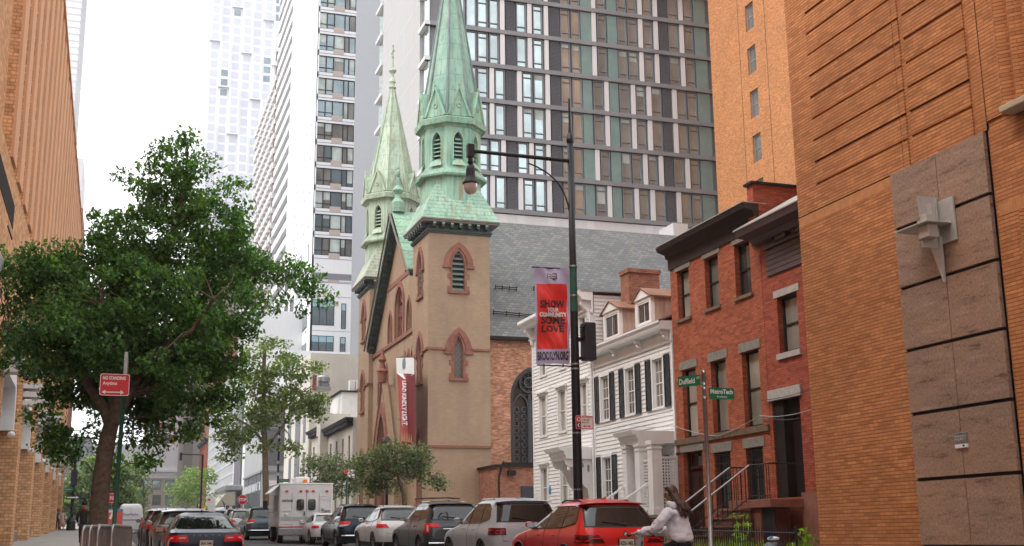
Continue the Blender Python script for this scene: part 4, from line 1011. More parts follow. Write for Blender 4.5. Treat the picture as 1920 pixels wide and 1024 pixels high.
# gabled front between the towers
Yap,Zap=78.73,22.2+EYE; yl,yr=87.35,73.5
XG=XC+.35; TG=FX(XG)
sl_=1.045
def gzf(y): return Zap-abs(y-Yap)*sl_
big=gothic(78.75,P(738,640,X=XG).z,2.3,P(738,640,X=XG).z+2.2,P(747,540,X=XG).z)
zb_=big[0][1]
sl1=gothic(81.6,zb_,1.0,zb_+1.1,zb_+2.2); sl2=gothic(75.9,zb_,1.0,zb_+1.1,zb_+2.2)
row=[gothic(y,P(725,740,X=XG).z-.3,.62,P(725,740,X=XG).z+1.2,P(725,740,X=XG).z+2.1) for y in (84.9,83.6,82.5,76.9,75.9,74.8)]
mb=MB(); outer=[(yr,gC-.5),(yr,gzf(yr)-.3),(Yap,Zap-.3),(yl,gzf(yl)-.3),(yl,gC-.5)]
door=gothic(79.9,gC,3.2,5.0+EYE,8.3+EYE)
mb.wall(TG,outer,[big,sl1,sl2,door]+row,.5,rim=False); mb.build('front_wall',M['stucco'],ch)
m=MB(); m.fb(TG,yr,yl,zb_-.3,zb_-.02,-.12,0); m.build('sill_band',M['brownstone'],ch)
for o,w_ in ((big,.32),(sl1,.16),(sl2,.16)):
    cx=(o[0][0]+o[-1][0])/2; ww=o[-1][0]-o[0][0]; hs=o[1][1]; ha=max(p[1] for p in o)
    m=MB(); m.ring(TG,gothic(cx,zb_,ww+2*w_,hs,ha+w_*1.3),gothic(cx,zb_,ww,hs,ha),0,-.08,closed=False)
    f=m.build('arched_window',M['brownstone'],ch); MB().prism(TG,o,.3,.33).build('glass',M['win_dark'],f)
    m=MB(); 
    if w_>.3:
        for c_,rr_ in (((cx,zb_+3.1),.62),((cx-.5,zb_+1.9),.42),((cx+.5,zb_+1.9),.42),((cx,zb_+1.0),.3)):
            a=[(c_[0]+rr_*math.cos(t),c_[1]+rr_*math.sin(t)) for t in np.linspace(0,2*PI,17)[:-1]]; b=[(c_[0]+rr_*.75*math.cos(t),c_[1]+rr_*.75*math.sin(t)) for t in np.linspace(0,2*PI,17)[:-1]]
            m.ring(TG,a,b,.29,.18)
            for q in range(6): t=q*PI/3; m.tube([TG(c_[0]+.1*rr_*math.cos(t),c_[1]+.1*rr_*math.sin(t),.22),TG(c_[0]+.75*rr_*math.cos(t),c_[1]+.75*rr_*math.sin(t),.22)],.035,5)
        for u in (-.55,0,.55): m.fb(TG,cx+u-.05,cx+u+.05,zb_,zb_+1.7,.18,.29)
        m.ring(TG,gothic(cx,zb_,ww,hs,ha),gothic(cx,zb_,ww-.3,hs,ha-.25),.29,.12,closed=False)
    else: m.ring(TG,gothic(cx,zb_,ww,hs,ha),gothic(cx,zb_,ww-.25,hs,ha-.2),.29,.12,closed=False)
    m.build('tracery',M['brownstone'],f)
for o in row:
    cx=(o[0][0]+o[-1][0])/2; v0=o[0][1]; hs=o[1][1]; ha=max(p[1] for p in o)
    m=MB(); m.ring(TG,gothic(cx,v0,.62+.3,hs,ha+.22),o,0,-.08,closed=False); m.fb(TG,cx-.5,cx+.5,v0-.18,v0-.001,-.12,0); f=m.build('lancet_window',M['brownstone'],ch)
    MB().prism(TG,o,.3,.33).build('glass',M['win_dark'],f)
# gable raking cornice: soffit boards with brackets, copper coping
for s,ye in ((1,yl-.4),(-1,yr+.2)):
    y1=ye; z1=gzf(y1)
    def TR(t,off,d): # t along the slope 0..1, off up normal, d out
        y=Yap+(y1-Yap)*t; z=Zap+(z1-Zap)*t; return (XG+d,y,z+off)
    m=MB()
    def slab_(o0,o1,d0,d1): m.add([TR(0,o0,d0),TR(1,o0,d0),TR(1,o1,d0),TR(0,o1,d0),TR(0,o0,d1),TR(1,o0,d1),TR(1,o1,d1),TR(0,o1,d1)],[(0,1,2,3),(4,5,6,7),(0,1,5,4),(1,2,6,5),(2,3,7,6),(3,0,4,7)])
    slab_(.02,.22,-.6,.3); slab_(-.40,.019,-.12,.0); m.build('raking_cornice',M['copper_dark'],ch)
    n=13
    for k in range(n):
        m=MB()
        t=(k+.5)/n; a=TR(t-.018,0,0); b=TR(t+.018,0,0)
        m.add([TR(t-.02,-.28,-.5),TR(t+.02,-.28,-.5),TR(t+.02,.018,-.5),TR(t-.02,.018,-.5),TR(t-.02,-.28,-.121),TR(t+.02,-.28,-.121),TR(t+.02,.018,-.121),TR(t-.02,.018,-.121)],[(0,1,2,3),(4,5,6,7),(0,1,5,4),(1,2,6,5),(2,3,7,6),(3,0,4,7)])
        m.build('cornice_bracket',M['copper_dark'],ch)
    m=MB()
    def slab2(o0,o1,d0,d1,t0,t1): m.add([TR(t0,o0,d0),TR(t1,o0,d0),TR(t1,o1,d0),TR(t0,o1,d0),TR(t0,o0,d1),TR(t1,o0,d1),TR(t1,o1,d1),TR(t0,o1,d1)],[(0,1,2,3),(4,5,6,7),(0,1,5,4),(1,2,6,5),(2,3,7,6),(3,0,4,7)])
    for k in range(14): slab2(.225,.30+.02*(k%2),-.66,1.6,k/14,(k+1)/14-.003)
    m.build('copper_coping',M['copper'],ch)
    m=MB(); m.tube([TR(0,.1,-.8),TR(1,.1,-.8)],.07,6); m.build('gable_edge',M['copper_eave'],ch)
m=MB(); zc=Zap-4.8; m.fb(TG,Yap-4.0,Yap+4.0,zc,zc+.35,-.05,0); m.build('corbel_band',M['brownstone'],ch)
m=MB(); m.lathe([(.5,Zap+.2),(.5,Zap+.9),(.25,Zap+1.2),(.2,Zap+1.5),(.42,Zap+1.8),(.3,Zap+2.0),(.12,Zap+2.2),(.1,Zap+2.8)],(XG-.2,Yap,0),8); m.ball((XG-.2,Yap,Zap+3.1),(.16,.22,.3),8); m.ball((XG-.2,Yap+.15,Zap+3.5),(.14,.16,.2),8); m.build('gable_finial',M['copper'],ch)
# nave
YN0,YN1=70.0,87.5; zE=P(918,630,Y=YN0-.3).z; XR=42
zr=22.25+EYE
mb=MB(); mb.add([(XG+.6,YN0-.4,zE),(XR,YN0-.4,zE),(XR,Yap,zr),(XG+.6,Yap,zr),(XR,YN1+.4,zE),(XG+.6,YN1+.4,zE)],[(0,1,2,3),(3,2,4,5)])
mb.add([(XG+.6,YN0-.4,zE-.12),(XR,YN0-.4,zE-.12),(XR,YN0-.4,zE),(XG+.6,YN0-.4,zE)],[(0,1,2,3)]); mb.build('slate_roof',M['slate'],ch)
m=MB()
for (xa,ya,xb,yb) in ((928,543,968,546),(925,590,998,597),(1000,545,1040,549)):
    def onroof(x,y):
        r_=R@_d(x,y); o=np.array([0,0,EYE]); n_=np.cross([0,Yap-(YN0-.4),zr-zE],[1,0,0]); p0=np.array([XG,YN0-.4,zE]); t=((p0-o)@n_)/(r_@n_); return Vector(o+r_*t)
    a,b=onroof(xa,ya),onroof(xb,yb); m.tube([a+Vector((0,-.12,.08)),b+Vector((0,-.12,.08))],.035,6); m.tube([a+Vector((0,-.12,.2)),b+Vector((0,-.12,.2))],.035,6)
    for t in (0,.33,.66,1): q=a.lerp(b,t); m.bar(q,q+Vector((0,-.12,.3)),.05)
m.build('snow_guard',M['frame_dark'],ch)
MB().box(XC+4.03,XR,YN0-.55,YN0-.35,zE-.22,zE-.02).build('gutter',M['frame_dark'],ch)
gw=gothic(24.75,P(977,868,Y=YN0).z,2.55,P(977,745,Y=YN0).z,P(977,688,Y=YN0).z)
TN=FY(YN0)
mb=MB(); xw=34
mb.wall(TN,rect(XC+3.99,xw,gC-.5,zE-.2),[gw],.6,rim=False)
mb.add([(XR,YN0,gC),(XR,YN1,gC),(XR,YN1,zE),(XR,YN0,zE),(XC+4,YN1,gC),(XC+4,YN1,zE),(XR,Yap,zr-.1),(xw,YN0,gC),(xw,YN0,zE)],[(0,1,2,3),(1,4,5,2),(3,2,6),(7,0,3,8)])
mb.build('nave_wall',M['brick_nave'],ch)
m=MB(); cx=24.75; v0=gw[0][1]; hs=gw[1][1]; ha=max(p[1] for p in gw)
m.ring(TN,gw,gothic(cx,v0,2.55-.34,hs,ha-.28),.15,-.04,closed=False)
f=m.build('nave_window',plain('black_iron_tracery',(.025,.025,.026),.6,var=.2),ch)
MB().prism(TN,gw,.3,.33).build('glass',M['win_dark'],f)
m=MB(); 
for (u0,u1) in ((cx-1.1,cx-.06),(cx+.06,cx+1.1)):
    c=(u0+u1)/2; w_=u1-u0; s2=hs-.6; a2=hs+.25
    m.ring(TN,gothic(c,v0,w_,s2,a2),gothic(c,v0,w_-.14,s2,a2-.12),.28,.05,closed=False)
    k=v0+.24
    while k<s2:
        for du in (-.25,.25):
            a=[(c+du+.21*math.cos(t),k+.21*math.sin(t)) for t in np.linspace(0,2*PI,9)[:-1]]; b=[(c+du+.13*math.cos(t),k+.13*math.sin(t)) for t in np.linspace(0,2*PI,9)[:-1]]; m.ring(TN,a,b,.28,.2)
            m.tube([TN(c+du-.13,k,.24),TN(c+du+.13,k,.24)],.02,4)
        k+=.44
for (c_,r_) in (((cx,hs+.95),.68),((cx,hs+.95),.36)):
    a=[(c_[0]+r_*math.cos(t),c_[1]+r_*math.sin(t)) for t in np.linspace(0,2*PI,19)[:-1]]; b=[(c_[0]+(r_-.1)*math.cos(t),c_[1]+(r_-.1)*math.sin(t)) for t in np.linspace(0,2*PI,19)[:-1]]; m.ring(TN,a,b,.28,.05)
for q in range(8): t=q*PI/4; m.tube([TN(cx+.1*math.cos(t),hs+.95+.1*math.sin(t),.18),TN(cx+.62*math.cos(t),hs+.95+.62*math.sin(t),.18)],.04,5)
m.fb(TN,cx-.07,cx+.07,v0,hs+.2,.02,.28); m.build('tracery',plain('dark_iron_mesh',(.05,.05,.05),.6,var=.2),f)
MB().fb(TN,cx-1.9,cx+1.6,v0-.2,v0-.001,-.5,.0).build('window_ledge',M['frame_dark'],ch)
# corbel course under the eave
m=MB(); x=22.6
while x<30: m.fb(TN,x,x+.35,zE-.62,zE-.42,-.06,0); x+=.9
m.build('corbels',M['brick_nave'],ch)
# portal
XP=XC-.5; TP=FX(XP); pc=80.0; pa=P(737,660,X=XP).z-.6
pt=MB(); hw=3.9; pz=gC+3.2
pt.wall(TP,[(pc-hw,gC-.3),(pc-hw,pz),(pc,pa-1.2),(pc+hw,pz),(pc+hw,gC-.3)],[gothic(pc,gC,3.0,5.0+EYE,8.4+EYE)],.85); pf=pt.build('portal_wall',M['stucco'],ch)
m=MB(); o1=gothic(pc,gC,3.9,5.0+EYE,9.1+EYE); o2=gothic(pc,gC,3.0,5.0+EYE,8.4+EYE); m.ring(TP,o1,o2,.0,-.12,closed=False)
o3=gothic(pc,gC,2.5,5.0+EYE,7.9+EYE); m.ring(TP,o2,o3,.5,.25,closed=False); m.build('portal_arch',M['brownstone'],pf)
m=MB()
for s in (-1,1): m.add([TP(pc,pa-1.0,-.1),TP(pc+s*(hw+.1),pz-.1,-.1),TP(pc+s*(hw+.1),pz+.15,-.1),TP(pc,pa-.75,-.1),TP(pc,pa-1.0,.3),TP(pc+s*(hw+.1),pz-.1,.3),TP(pc+s*(hw+.1),pz+.15,.3),TP(pc,pa-.75,.3)],[(0,1,2,3),(4,5,6,7),(0,1,5,4),(3,2,6,7),(1,2,6,5)])
m.build('portal_gable',M['stucco'],pf)
m=MB()
for s in (-1,1): m.add([TP(pc,pa-.98,-.13),TP(pc+s*(hw+.1),pz-.1,-.13),TP(pc+s*(hw+.1),pz+.05,-.13),TP(pc,pa-.8,-.13),TP(pc,pa-.98,-.102),TP(pc+s*(hw+.1),pz-.1,-.102),TP(pc+s*(hw+.1),pz+.05,-.102),TP(pc,pa-.8,-.102)],[(0,1,2,3),(0,1,5,4),(3,2,6,7)])
m.build('gable_edging',M['brownstone'],pf)
m=MB(); 
for s in (-1,1):
    for q in ((0,.2),(-.2,-.1),(.2,-.1)):
        a=[(pc+q[0]+.17*math.cos(t),pa-3.2+q[1]+.17*math.sin(t)) for t in np.linspace(0,2*PI,9)[:-1]]; b=[(pc+q[0]+.09*math.cos(t),pa-3.2+q[1]+.09*math.sin(t)) for t in np.linspace(0,2*PI,9)[:-1]]; 
        if s>0: m.ring(TP,a,b,0,-.06)
m.build('trefoil',M['brownstone'],pf)
m=MB(); m.lathe([(.32,pa-1.1),(.34,pa-.4),(.42,pa-.3),(.25,pa-.1),(.18,pa+.3),(.3,pa+.5),(.15,pa+.8),(.06,pa+1.3)],(XP-.05,pc,0),8); m.build('portal_finial',M['brownstone'],pf)
MB().fb(TP,pc-1.5,pc+1.5,gC,7.9+EYE,.9,1.0).build('church_door',M['ink'],pf)
# side pier (stone-ribbed buttress right of the portal)
m=MB(); 
for k in range(11): z0=gC+k*1.05; e=.02*(k%2); m.fb(TG,76.2-e,76.9+e-k*.0,z0,z0+1.03,-.5-e,-.001)
m.build('buttress',M['stucco'],ch)
# banner on the church
bn=thing('church_banner','long red vertical banner with white top panel hanging from the church front','banner',(17.0,76.5,8))
def cbf(u,v): # u 0..1 left->right, v 0..1 top->bottom
    a=P(743,671,X=16.95).lerp(P(776,671,X=16.95),u); b=P(748,830,X=17.1).lerp(P(778,836,X=17.1),u)
    q=a.lerp(b,v); return Vector((q.x+.10*math.sin(u*7+v*2)*(.3+v),q.y,q.z))
def clothgrid(fn,u0,u1,v0,v1,nu,nv,off=0):
    vs=[];fs=[]
    for j in range(nv+1):
        for i in range(nu+1):
            q=fn(u0+(u1-u0)*i/nu,v0+(v1-v0)*j/nv); vs.append((q.x-off,q.y,q.z))
    for j in range(nv):
        for i in range(nu): k=j*(nu+1)+i; fs.append((k,k+1,k+nu+2,k+nu+1))
    return MB().add(vs,fs)
red2=plain('dusty_red_banner_cloth',(.38,.055,.05),.75,var=.15,nscale=1.5); dred=plain('dark_red_banner_cloth',(.18,.012,.015),.75,var=.1)
clothgrid(cbf,0,.62,.1,1,6,24).build('banner_cloth',red2,bn); clothgrid(cbf,.62,1,.1,1,4,24).build('banner_cloth',dred,bn)
vs=[cbf(0,0),cbf(.5,0),cbf(1,0),cbf(1,.19),cbf(.5,.26),cbf(0,.19)]
m=clothgrid(cbf,0,1,0,.185,8,8,.02); m.add([tuple(cbf(0,.185)-Vector((.02,0,0))),tuple(cbf(.5,.25)-Vector((.02,0,0))),tuple(cbf(1,.185)-Vector((.02,0,0)))],[(0,1,2)]); m.build('white_panel',M['sign_white'],bn)
m=MB(); c=cbf(.5,.07); m.prism(lambda u,v,d:(c.x-.06+d,c.y-u,c.z+v),[(-.3,-.3),(.3,-.3),(.42,0),(.3,.35),(.15,.2),(0,.5),(-.15,.2),(-.3,.35),(-.42,0)],0,.02); m.build('crest',plain('grey_blue_crest',(.15,.22,.25),.6,var=.3,nscale=6),bn)
m=MB(); lettering(m,'LEAD KINDLY LIGHT',lambda u,v:tuple(cbf(.42+v*.24,.27+u*.5)-Vector((.06,0,0))),1,1,.03)
# rotate: letters run downwards; mirror across so they read from top to bottom
m2=MB(); vs,fs=text_mesh('LEAD KINDLY LIGHT.',.03); x0=min(v.x for v in vs);x1=max(v.x for v in vs);y0=min(v.y for v in vs);y1=max(v.y for v in vs)
m2.add([tuple(cbf(.66-.27*(1-(v.y-y0)/(y1-y0))+.0,.27+.52*(v.x-x0)/(x1-x0))-Vector((.07,0,0))) for v in vs],fs); m2.build('lettering',M['sign_white'],bn)
m=MB()
for k in range(9):
    u=.25+.06*k; h=.05+.04*random.random(); m.add([tuple(cbf(u,.97)-Vector((.05,0,0))),tuple(cbf(u+.05,.97)-Vector((.05,0,0))),tuple(cbf(u+.025,.93-h)-Vector((.05,0,0)))],[(0,1,2)])
m.build('flame_motif',plain('ochre_print',(.5,.28,.12),.7,var=.3,nscale=9),bn)
m=MB(); q=P(743,670,X=17.0); q2=P(776,671,X=17.0); m.tube([tuple(q),tuple(q2)],.03,6); m.build('bracket_rod',M['black_metal'],bn)
# low brick annex right of the tower
ax=thing('brick_annex','low red-brown brick annex with a dark gate between the church and the white house','building',(24,66,gz(66)))
q0=P(932,950,Y=66); q1=P(1003,950,Y=66); zt=P(950,875,Y=66).z
m=MB(); m.box(q0.x,q1.x+6,66,YN0-.001,gz(66)-.3,zt); m.build('wall',M['brick_chimney'],ax)
MB().box(q0.x-.15,q1.x+6.2,65.8,YN0-.51,zt,zt+.12).build('coping',M['frame_dark'],ax)
a=P(978,945,Y=65.9); MB().box(a.x,a.x+1.6,65.93,65.99,gz(66),P(978,912,Y=65.9).z).build('gate',M['ink'],ax)
a=P(958,887,Y=65.9); MB().box(a.x-.2,a.x+.25,65.7,65.99,a.z-.15,a.z+.15).build('wall_lamp',M['frame_dark'],ax)
a=P(938,880,Y=65.9); MB().tube([(a.x+.2,65.85,zt+.3),(a.x-.1,65.85,zt-.6),(a.x-.1,65.85,gz(66))],.06,8).build('downpipe',M['frame_dark'],ax)
# ================================================================ LARGE BACKGROUND BUILDINGS
# ---- glass hotel behind the church
YHo=95.0; XHo=24.35; XHr=P(1331,0,Y=YHo).x; z0h=29.1; fl=3.38; NF=13
ht=thing('glass_hotel','tall hotel with grey framed glass, white fins and charcoal louvres behind the slate roof','building',(XHo,YHo,gz(95)+.15))
TF=FY(YHo); TS=FX(XHo)
def zx(x,yp,off=850,s=4.265): return P(off+x/s,yp,Y=YHo).x
ZTh=z0h+fl*NF
m=MB(); m.box(XHo+.3,XHr+.6,YHo+.3,YHo+35,gz(95),ZTh+2)
m.build('core_wall',M['mullion'],ht)
A=[('w',40,95),('g',103,186),('w2',195,275),('w',290,365),('f',375,410),('l',425,492),('w',507,585),('f',594,628),('w2',640,715),('f',728,760),('l',772,845),('w2',860,932),('w',945,1015),('t',1022,1105)]
A2=[('f',47,80),('w2',92,162),('t',173,250),('w',255,328),('w2',337,412),('f',422,455),('w2',464,532),('f',546,578),('l',590,656),('w',664,742),('f',752,784),('w2',793,862),('t',872,966)]
B=[('w',40,95),('g',103,186),('w2',195,277),('f',290,325),('w',335,412),('l',425,497),('f',510,546),('w2',555,632),('w',645,725),('f',736,770),('l',782,852),('w2',865,940),('w',952,1030),('t',1036,1108)]
B2=[('w2',57,135),('f',143,176),('t',185,255),('w2',265,345),('f',355,388),('w2',396,466),('f',480,514),('w',518,597),('l',608,676),('f',684,718),('w',724,796),('w2',806,880),('t',888,986)]
def elems(k):
    if k in (0,2,3): L=[(t,zx(a,157,850),zx(b,157,850)) for t,a,b in B]+[(t,zx(a,180,1100),zx(b,180,1100)) for t,a,b in B2]
    else: L=[(t,zx(a,84,850),zx(b,84,850)) for t,a,b in A]+[(t,zx(a,115,1100),zx(b,115,1100)) for t,a,b in A2]
    return L
pat=[0,1,0,0,1,1,1,1,0,1,0,0,1]
wins=0; rest=MB(); restg=MB()
def lou(T,u0,u1,v0,v1):
    m=MB(); m.fb(T,u0,u1,v0,v1,.07,.2); v=v0+.05
    while v<v1-.1: m.add([T(u0,v,.0),T(u1,v,.0),T(u1,v+.1,.06),T(u0,v+.1,.06)],[(0,1,2,3)]); v+=.13
    return m
for k in range(NF):
    za=z0h+fl*k+.42; zb_=z0h+fl*(k+1)-.03
    whiteband=(k==6)
    if whiteband: zb_-=.0
    for t,a,b in elems(0 if pat[k]==0 else 1):
        if k<8:
            if t in 'w,w2,g'.split(','):
                f=MB(); w_=.09; f.fb(TF,a,a+w_,za,zb_,.02,.2); f.fb(TF,b-w_,b,za,zb_,.02,.2); f.fb(TF,a+w_,b-w_,za,za+w_,.02,.2); f.fb(TF,a+w_,b-w_,zb_-w_,zb_,.02,.2)
                if t!='g': f.fb(TF,a+w_,b-w_,za+.52,za+.6,.05,.2)
                if t=='w2': f.fb(TF,a+w_,b-w_,zb_-.55,zb_-.47,.05,.2)
                wins+=1; o=f.build('window',M['mullion'],ht); MB().fb(TF,a+.02,b-.02,za+.02,zb_-.02,.15,.17).build('pane',M['win_hotel'],o)
                if random.random()<.3: h_=random.choice((.35,.5,.9,1.6)); MB().fb(TF,a+.1,b-.1,zb_-.1-h_,zb_-.1,.135,.149).build('blind',M['blind'],o)
            elif t=='f': MB().fb(TF,a,b,za,zb_,-.06,.2).build('white_fin',M['panel_white'],ht)
            elif t=='l': lou(TF,a,b,za,zb_).build('louver_panel',M['louver'],ht)
            elif t=='t': MB().fb(TF,a,b,za,zb_,.05,.2).build('teal_panel',M['glass_teal'],ht)
        else: (restg if t[0] in 'wgt' else rest).fb(TF,a,b,za,zb_,.05,.2)
rest.build('upper_panels',M['panel_white'],ht,kind='stuff'); restg.build('upper_glass',M['win_hotel'],ht,kind='stuff')
for k in range(NF+1):
    z=z0h+fl*k
    if k==7:
        m=MB(); m.fb(TF,XHo-.1,XHr+.1,z-.4,z+.95,-.45,.2); m.build('white_floor_band',M['panel_white'],ht)
    else:
        m=MB(); m.fb(TF,XHo-.15,XHr+.02,z,z+.38,-.16,.2); m.build('floor_band',M['band_grey'],ht)
        MB().fb(TF,XHo-.02,XHr,z-.06,z-.001,-.02,.2).build('shadow_gap',M['frame_dark'],ht)
MB().fb(TF,XHr+.03,XHr+.75,gz(95),ZTh,-.25,.29).build('corner_column',M['band_grey'],ht)
# lower pale panels above the slate roof
z=z0h; MB().fb(TF,XHo,XHr,gz(95),z-.07,.0,.2).build('base_panels',M['panel_pale'],ht)
for x in (943,977,1034,1107,1217,1248): X_=P(x,412,Y=YHo).x; MB().fb(TF,X_-.35,X_+.35,z-1.35,z-.1,-.03,-.001).build('white_tile',M['panel_white'],ht)
a=P(1253,425,Y=YHo-2); b=P(1280,425,Y=YHo-2); MB().box(a.x,b.x,YHo-3,YHo-.01,20,P(1265,424,Y=YHo-2).z).build('roof_box',M['panel_white'],ht)
# side wall toward the street: pale panels with window column at the corner and far end
m=MB(); ys=[97.4,113.2]
m.fb(TS,97.4,113.2,gz(95),ZTh,-.02,.29); m.build('side_wall',plain('warm_pale_panel',(.40,.39,.38),.6,var=.03,nscale=.1),ht)
m=MB()
for k in range(-3,NF): z=z0h+fl*k*2; 
for k in range(-6,NF):
    z=z0h+fl*k; m.fb(TS,97.4,113.2,z-.015,z+.015,-.026,-.02)
for y in (100.5,103.7,106.9,110.1): m.fb(TS,y-.01,y+.01,30,ZTh,-.026,-.02)
m.build('panel_joints',M['panel_pale'],ht)
for k in range(NF):
    z=z0h+fl*k; za,zb_=z+.4,z+fl-.05
    for (a,b) in ((YHo+.05,YHo+1.1),(YHo+1.2,YHo+2.3),(113.4,114.6),(114.7,115.9)):
        f=MB(); w_=.08; f.fb(TS,a,a+w_,za,zb_,.02,.25); f.fb(TS,b-w_,b,za,zb_,.02,.25); f.fb(TS,a+w_,b-w_,zb_-w_,zb_,.02,.25); f.fb(TS,a+w_,b-w_,za,za+.1,.02,.25)
        if k<7 and wins<100:
            wins+=1; o=f.build('side_window',M['mullion'],ht); MB().fb(TS,a+.02,b-.02,za,zb_,.15,.18).build('pane',M['win_hotel'],o)
    MB().fb(TS,YHo-.17,97.38,z,z+.36,-.2,.28).fb(TS,113.22,116.1,z,z+.36,-.2,.28).build('side_band',M['panel_pale'],ht)
MB().fb(TS,YHo+.02,97.39,29,ZTh,.2,.28).fb(TS,113.21,116,29,ZTh,.2,.28).build('side_glass',M['win_hotel'],ht)
# ---- orange tower behind the brick houses
XO=45.0; TO=FX(XO)
YO1=P(1327,0,X=XO).y; 
ot=thing('orange_brick_tower','plain orange brick tower with one column of narrow windows, right of the glass hotel','building',(XO,76,gz(76)+.15))
ow=[]
for (xa,xb,ya,yb) in ((1396,1411,7,58),(1401,1417,85,135),(1407,1423,172,223),(1412,1428,255,306),(1418,1434,337,388)):
    ow.append(rX(XO,xa,xb,ya,yb))
y0=sum(r[0] for r in ow)/5; y1=sum(r[1] for r in ow)/5; fz=(ow[0][2]-ow[4][2])/4
ow=[(y0,y1,ow[0][2]-fz*k,ow[0][3]-fz*k) for k in range(-4,9)]
Zt=80
m=MB(); holewall(m,TO,69.6,YO1,gz(60),Zt,[r for r in ow if r[2]>2],.35,thick=60); m.build('wall',M['brick_orange_plain'],ot)
for r in ow:
    if r[2]>2: window(ot,TO,r,M['mullion'],M['win_mid'],depth=.2,fw=.12,nx=1,ny=1)
m=MB()
for y in (y0-1.6,y1+1.1): m.fb(TO,y,y+.04,10,Zt,-.01,0)
m.build('expansion_joint',M['frame_dark'],ot)
# ---- tall white and glass apartment tower (left of the church)
YT=165.0; XT=25.5; TT=FY(YT); TTs=FX(XT)
tt=thing('white_apartment_tower','tall white panelled apartment tower with dark ribbon windows and a dotted side wall','building',(XT,YT,gz(165)))
m=MB(); m.box(XT+.3,42,YT+.3,YT+30,gz(165),110); m.build('core_wall',M['panel_pale'],tt)
fT=3.5; zk0=75.6
fls=[zk0+fT*k for k in range(-11,11)]
wn=0
wr=MB()
for i,z in enumerate(fls):
    # z = top of white slab line; ribbon below it from z-3.25 to z-.95 ... slab z-.95..z
    r=(25.62,31.25,z-2.95,z-.35)
    vis= z<95
    us=[25.62,26.9,28.0,29.6,30.3,31.25]
    for a,b in zip(us[:-1],us[1:]):
        f=MB(); w_=.07
        f.fb(TT,a,a+w_,r[2],r[3],.05,.25); f.fb(TT,b-w_,b,r[2],r[3],.05,.25); f.fb(TT,a+w_,b-w_,r[3]-w_,r[3],.05,.25); f.fb(TT,a+w_,b-w_,r[2],r[2]+w_,.05,.25)
        if a<27.5: f.fb(TT,a+w_,b-w_,r[2]+.7,r[2]+.78,.08,.25)
        if vis and wn<95:
            wn+=1; o=f.build('window',M['frame_dark'],tt); MB().fb(TT,a+.01,b-.01,r[2]+.01,r[3]-.01,.2,.22).build('pane',M['win_mid' if random.random()<.3 else 'glass_tower'],o)
            if random.random()<.45: h_=random.choice((.5,1.2,1.9,2.4)); MB().fb(TT,a+.08,b-.08,r[3]-.08-h_,r[3]-.08,.18,.198).build('blind',M['blind'],o)
        else: wr.v and 0; wr.fb(TT,a+.01,b-.01,r[2]+.01,r[3]-.01,.2,.22)
    if vis:
        MB().fb(TT,27.0+.9,29.5,z-3.35,z-2.6,-.03,.04).build('tan_spandrel',plain('tan_panel',(.42,.34,.29),.7,var=.05) if i==0 else bpy.data.materials['tan_panel'],tt)
wr.build('upper_windows',M['glass_tower'],tt,kind='stuff')
# cladding front with ribbon cut-outs
m=MB(); hs=[(25.6,31.27,z-2.97,z-.33) for z in fls]
hs+=[(33.95,34.45,z-2.97,z-.33) for z in fls]
holewall(m,TT,XT,42,gz(165),110,[h for h in hs if h[2]>39.5],.29)
m.build('front_cladding',M['panel_pale'],tt)
wr=MB()
for z in fls:
    if z>42: wr.fb(TT,33.96,34.44,z-2.95,z-.35,.2,.25)
wr.build('slot_windows',M['glass_tower'],tt)
m=MB()
for x in (31.35,32.0,33.7): m.fb(TT,x-.04,x+.04,gz(165)+10,110,-.012,0)
for z in fls: m.fb(TT,XT,42,z+.0,z+.09,-.014,-.0125); m.fb(TT,31.4,42,z-.62,z-.55,-.014,-.0125)
for z in (37.3,35.1,30.1,26.8,23.8,20.3): m.fb(TT,XT,42,z-.03,z+.03,-.02,-.015)
m.build('panel_joints',plain('blue_grey_joint',(.17,.17,.25),.6,var=0),tt)
# podium windows
for (a,b,z1,z2,c) in ((24.9+.8,28.9,30.9,34.6,0),(29.9,30.6,30.5,34.2,0),(32.2,33.2,30.5,34.0,0),(25.7,28.9,26.2,29.4,0),(29.8,30.6,26.0,29.3,0),(32.2,33.2,26,29.3,0),(25.7,28.8,21.4,25.4,0),(29.7,30.5,21.5,25.4,0),(32.1,33.2,21.5,25.4,0)):
    f=MB(); w_=.09; f.ring(TT,rect(a,b,z1,z2),rect(a+w_,b-w_,z1+w_,z2-w_),0,-.05); n=3 if b-a>2 else 1
    for k in range(1,n): u=a+(b-a)*k/n; f.fb(TT,u-.05,u+.05,z1+w_,z2-w_,-.045,0)
    o=f.build('podium_window',M['frame_dark'],tt); MB().fb(TT,a+.02,b-.02,z1+.02,z2-.02,-.03,-.021).build('pane',M['glass_tower'],o)
    MB().fb(TT,a+.1,b-.1,z2-1.0 if z2-z1>3.5 else z2-.9,z2-.1,-.04,-.031).build('blue_spandrel',bpy.data.materials.get('pale_blue_glass') or plain('pale_blue_glass',(.28,.42,.48),.2,var=.05),o)
f=MB(); f.fb(TT,XT,42,37.6,38.5,-.06,0); o=f.build('terrace_glazing',M['mullion'],tt)
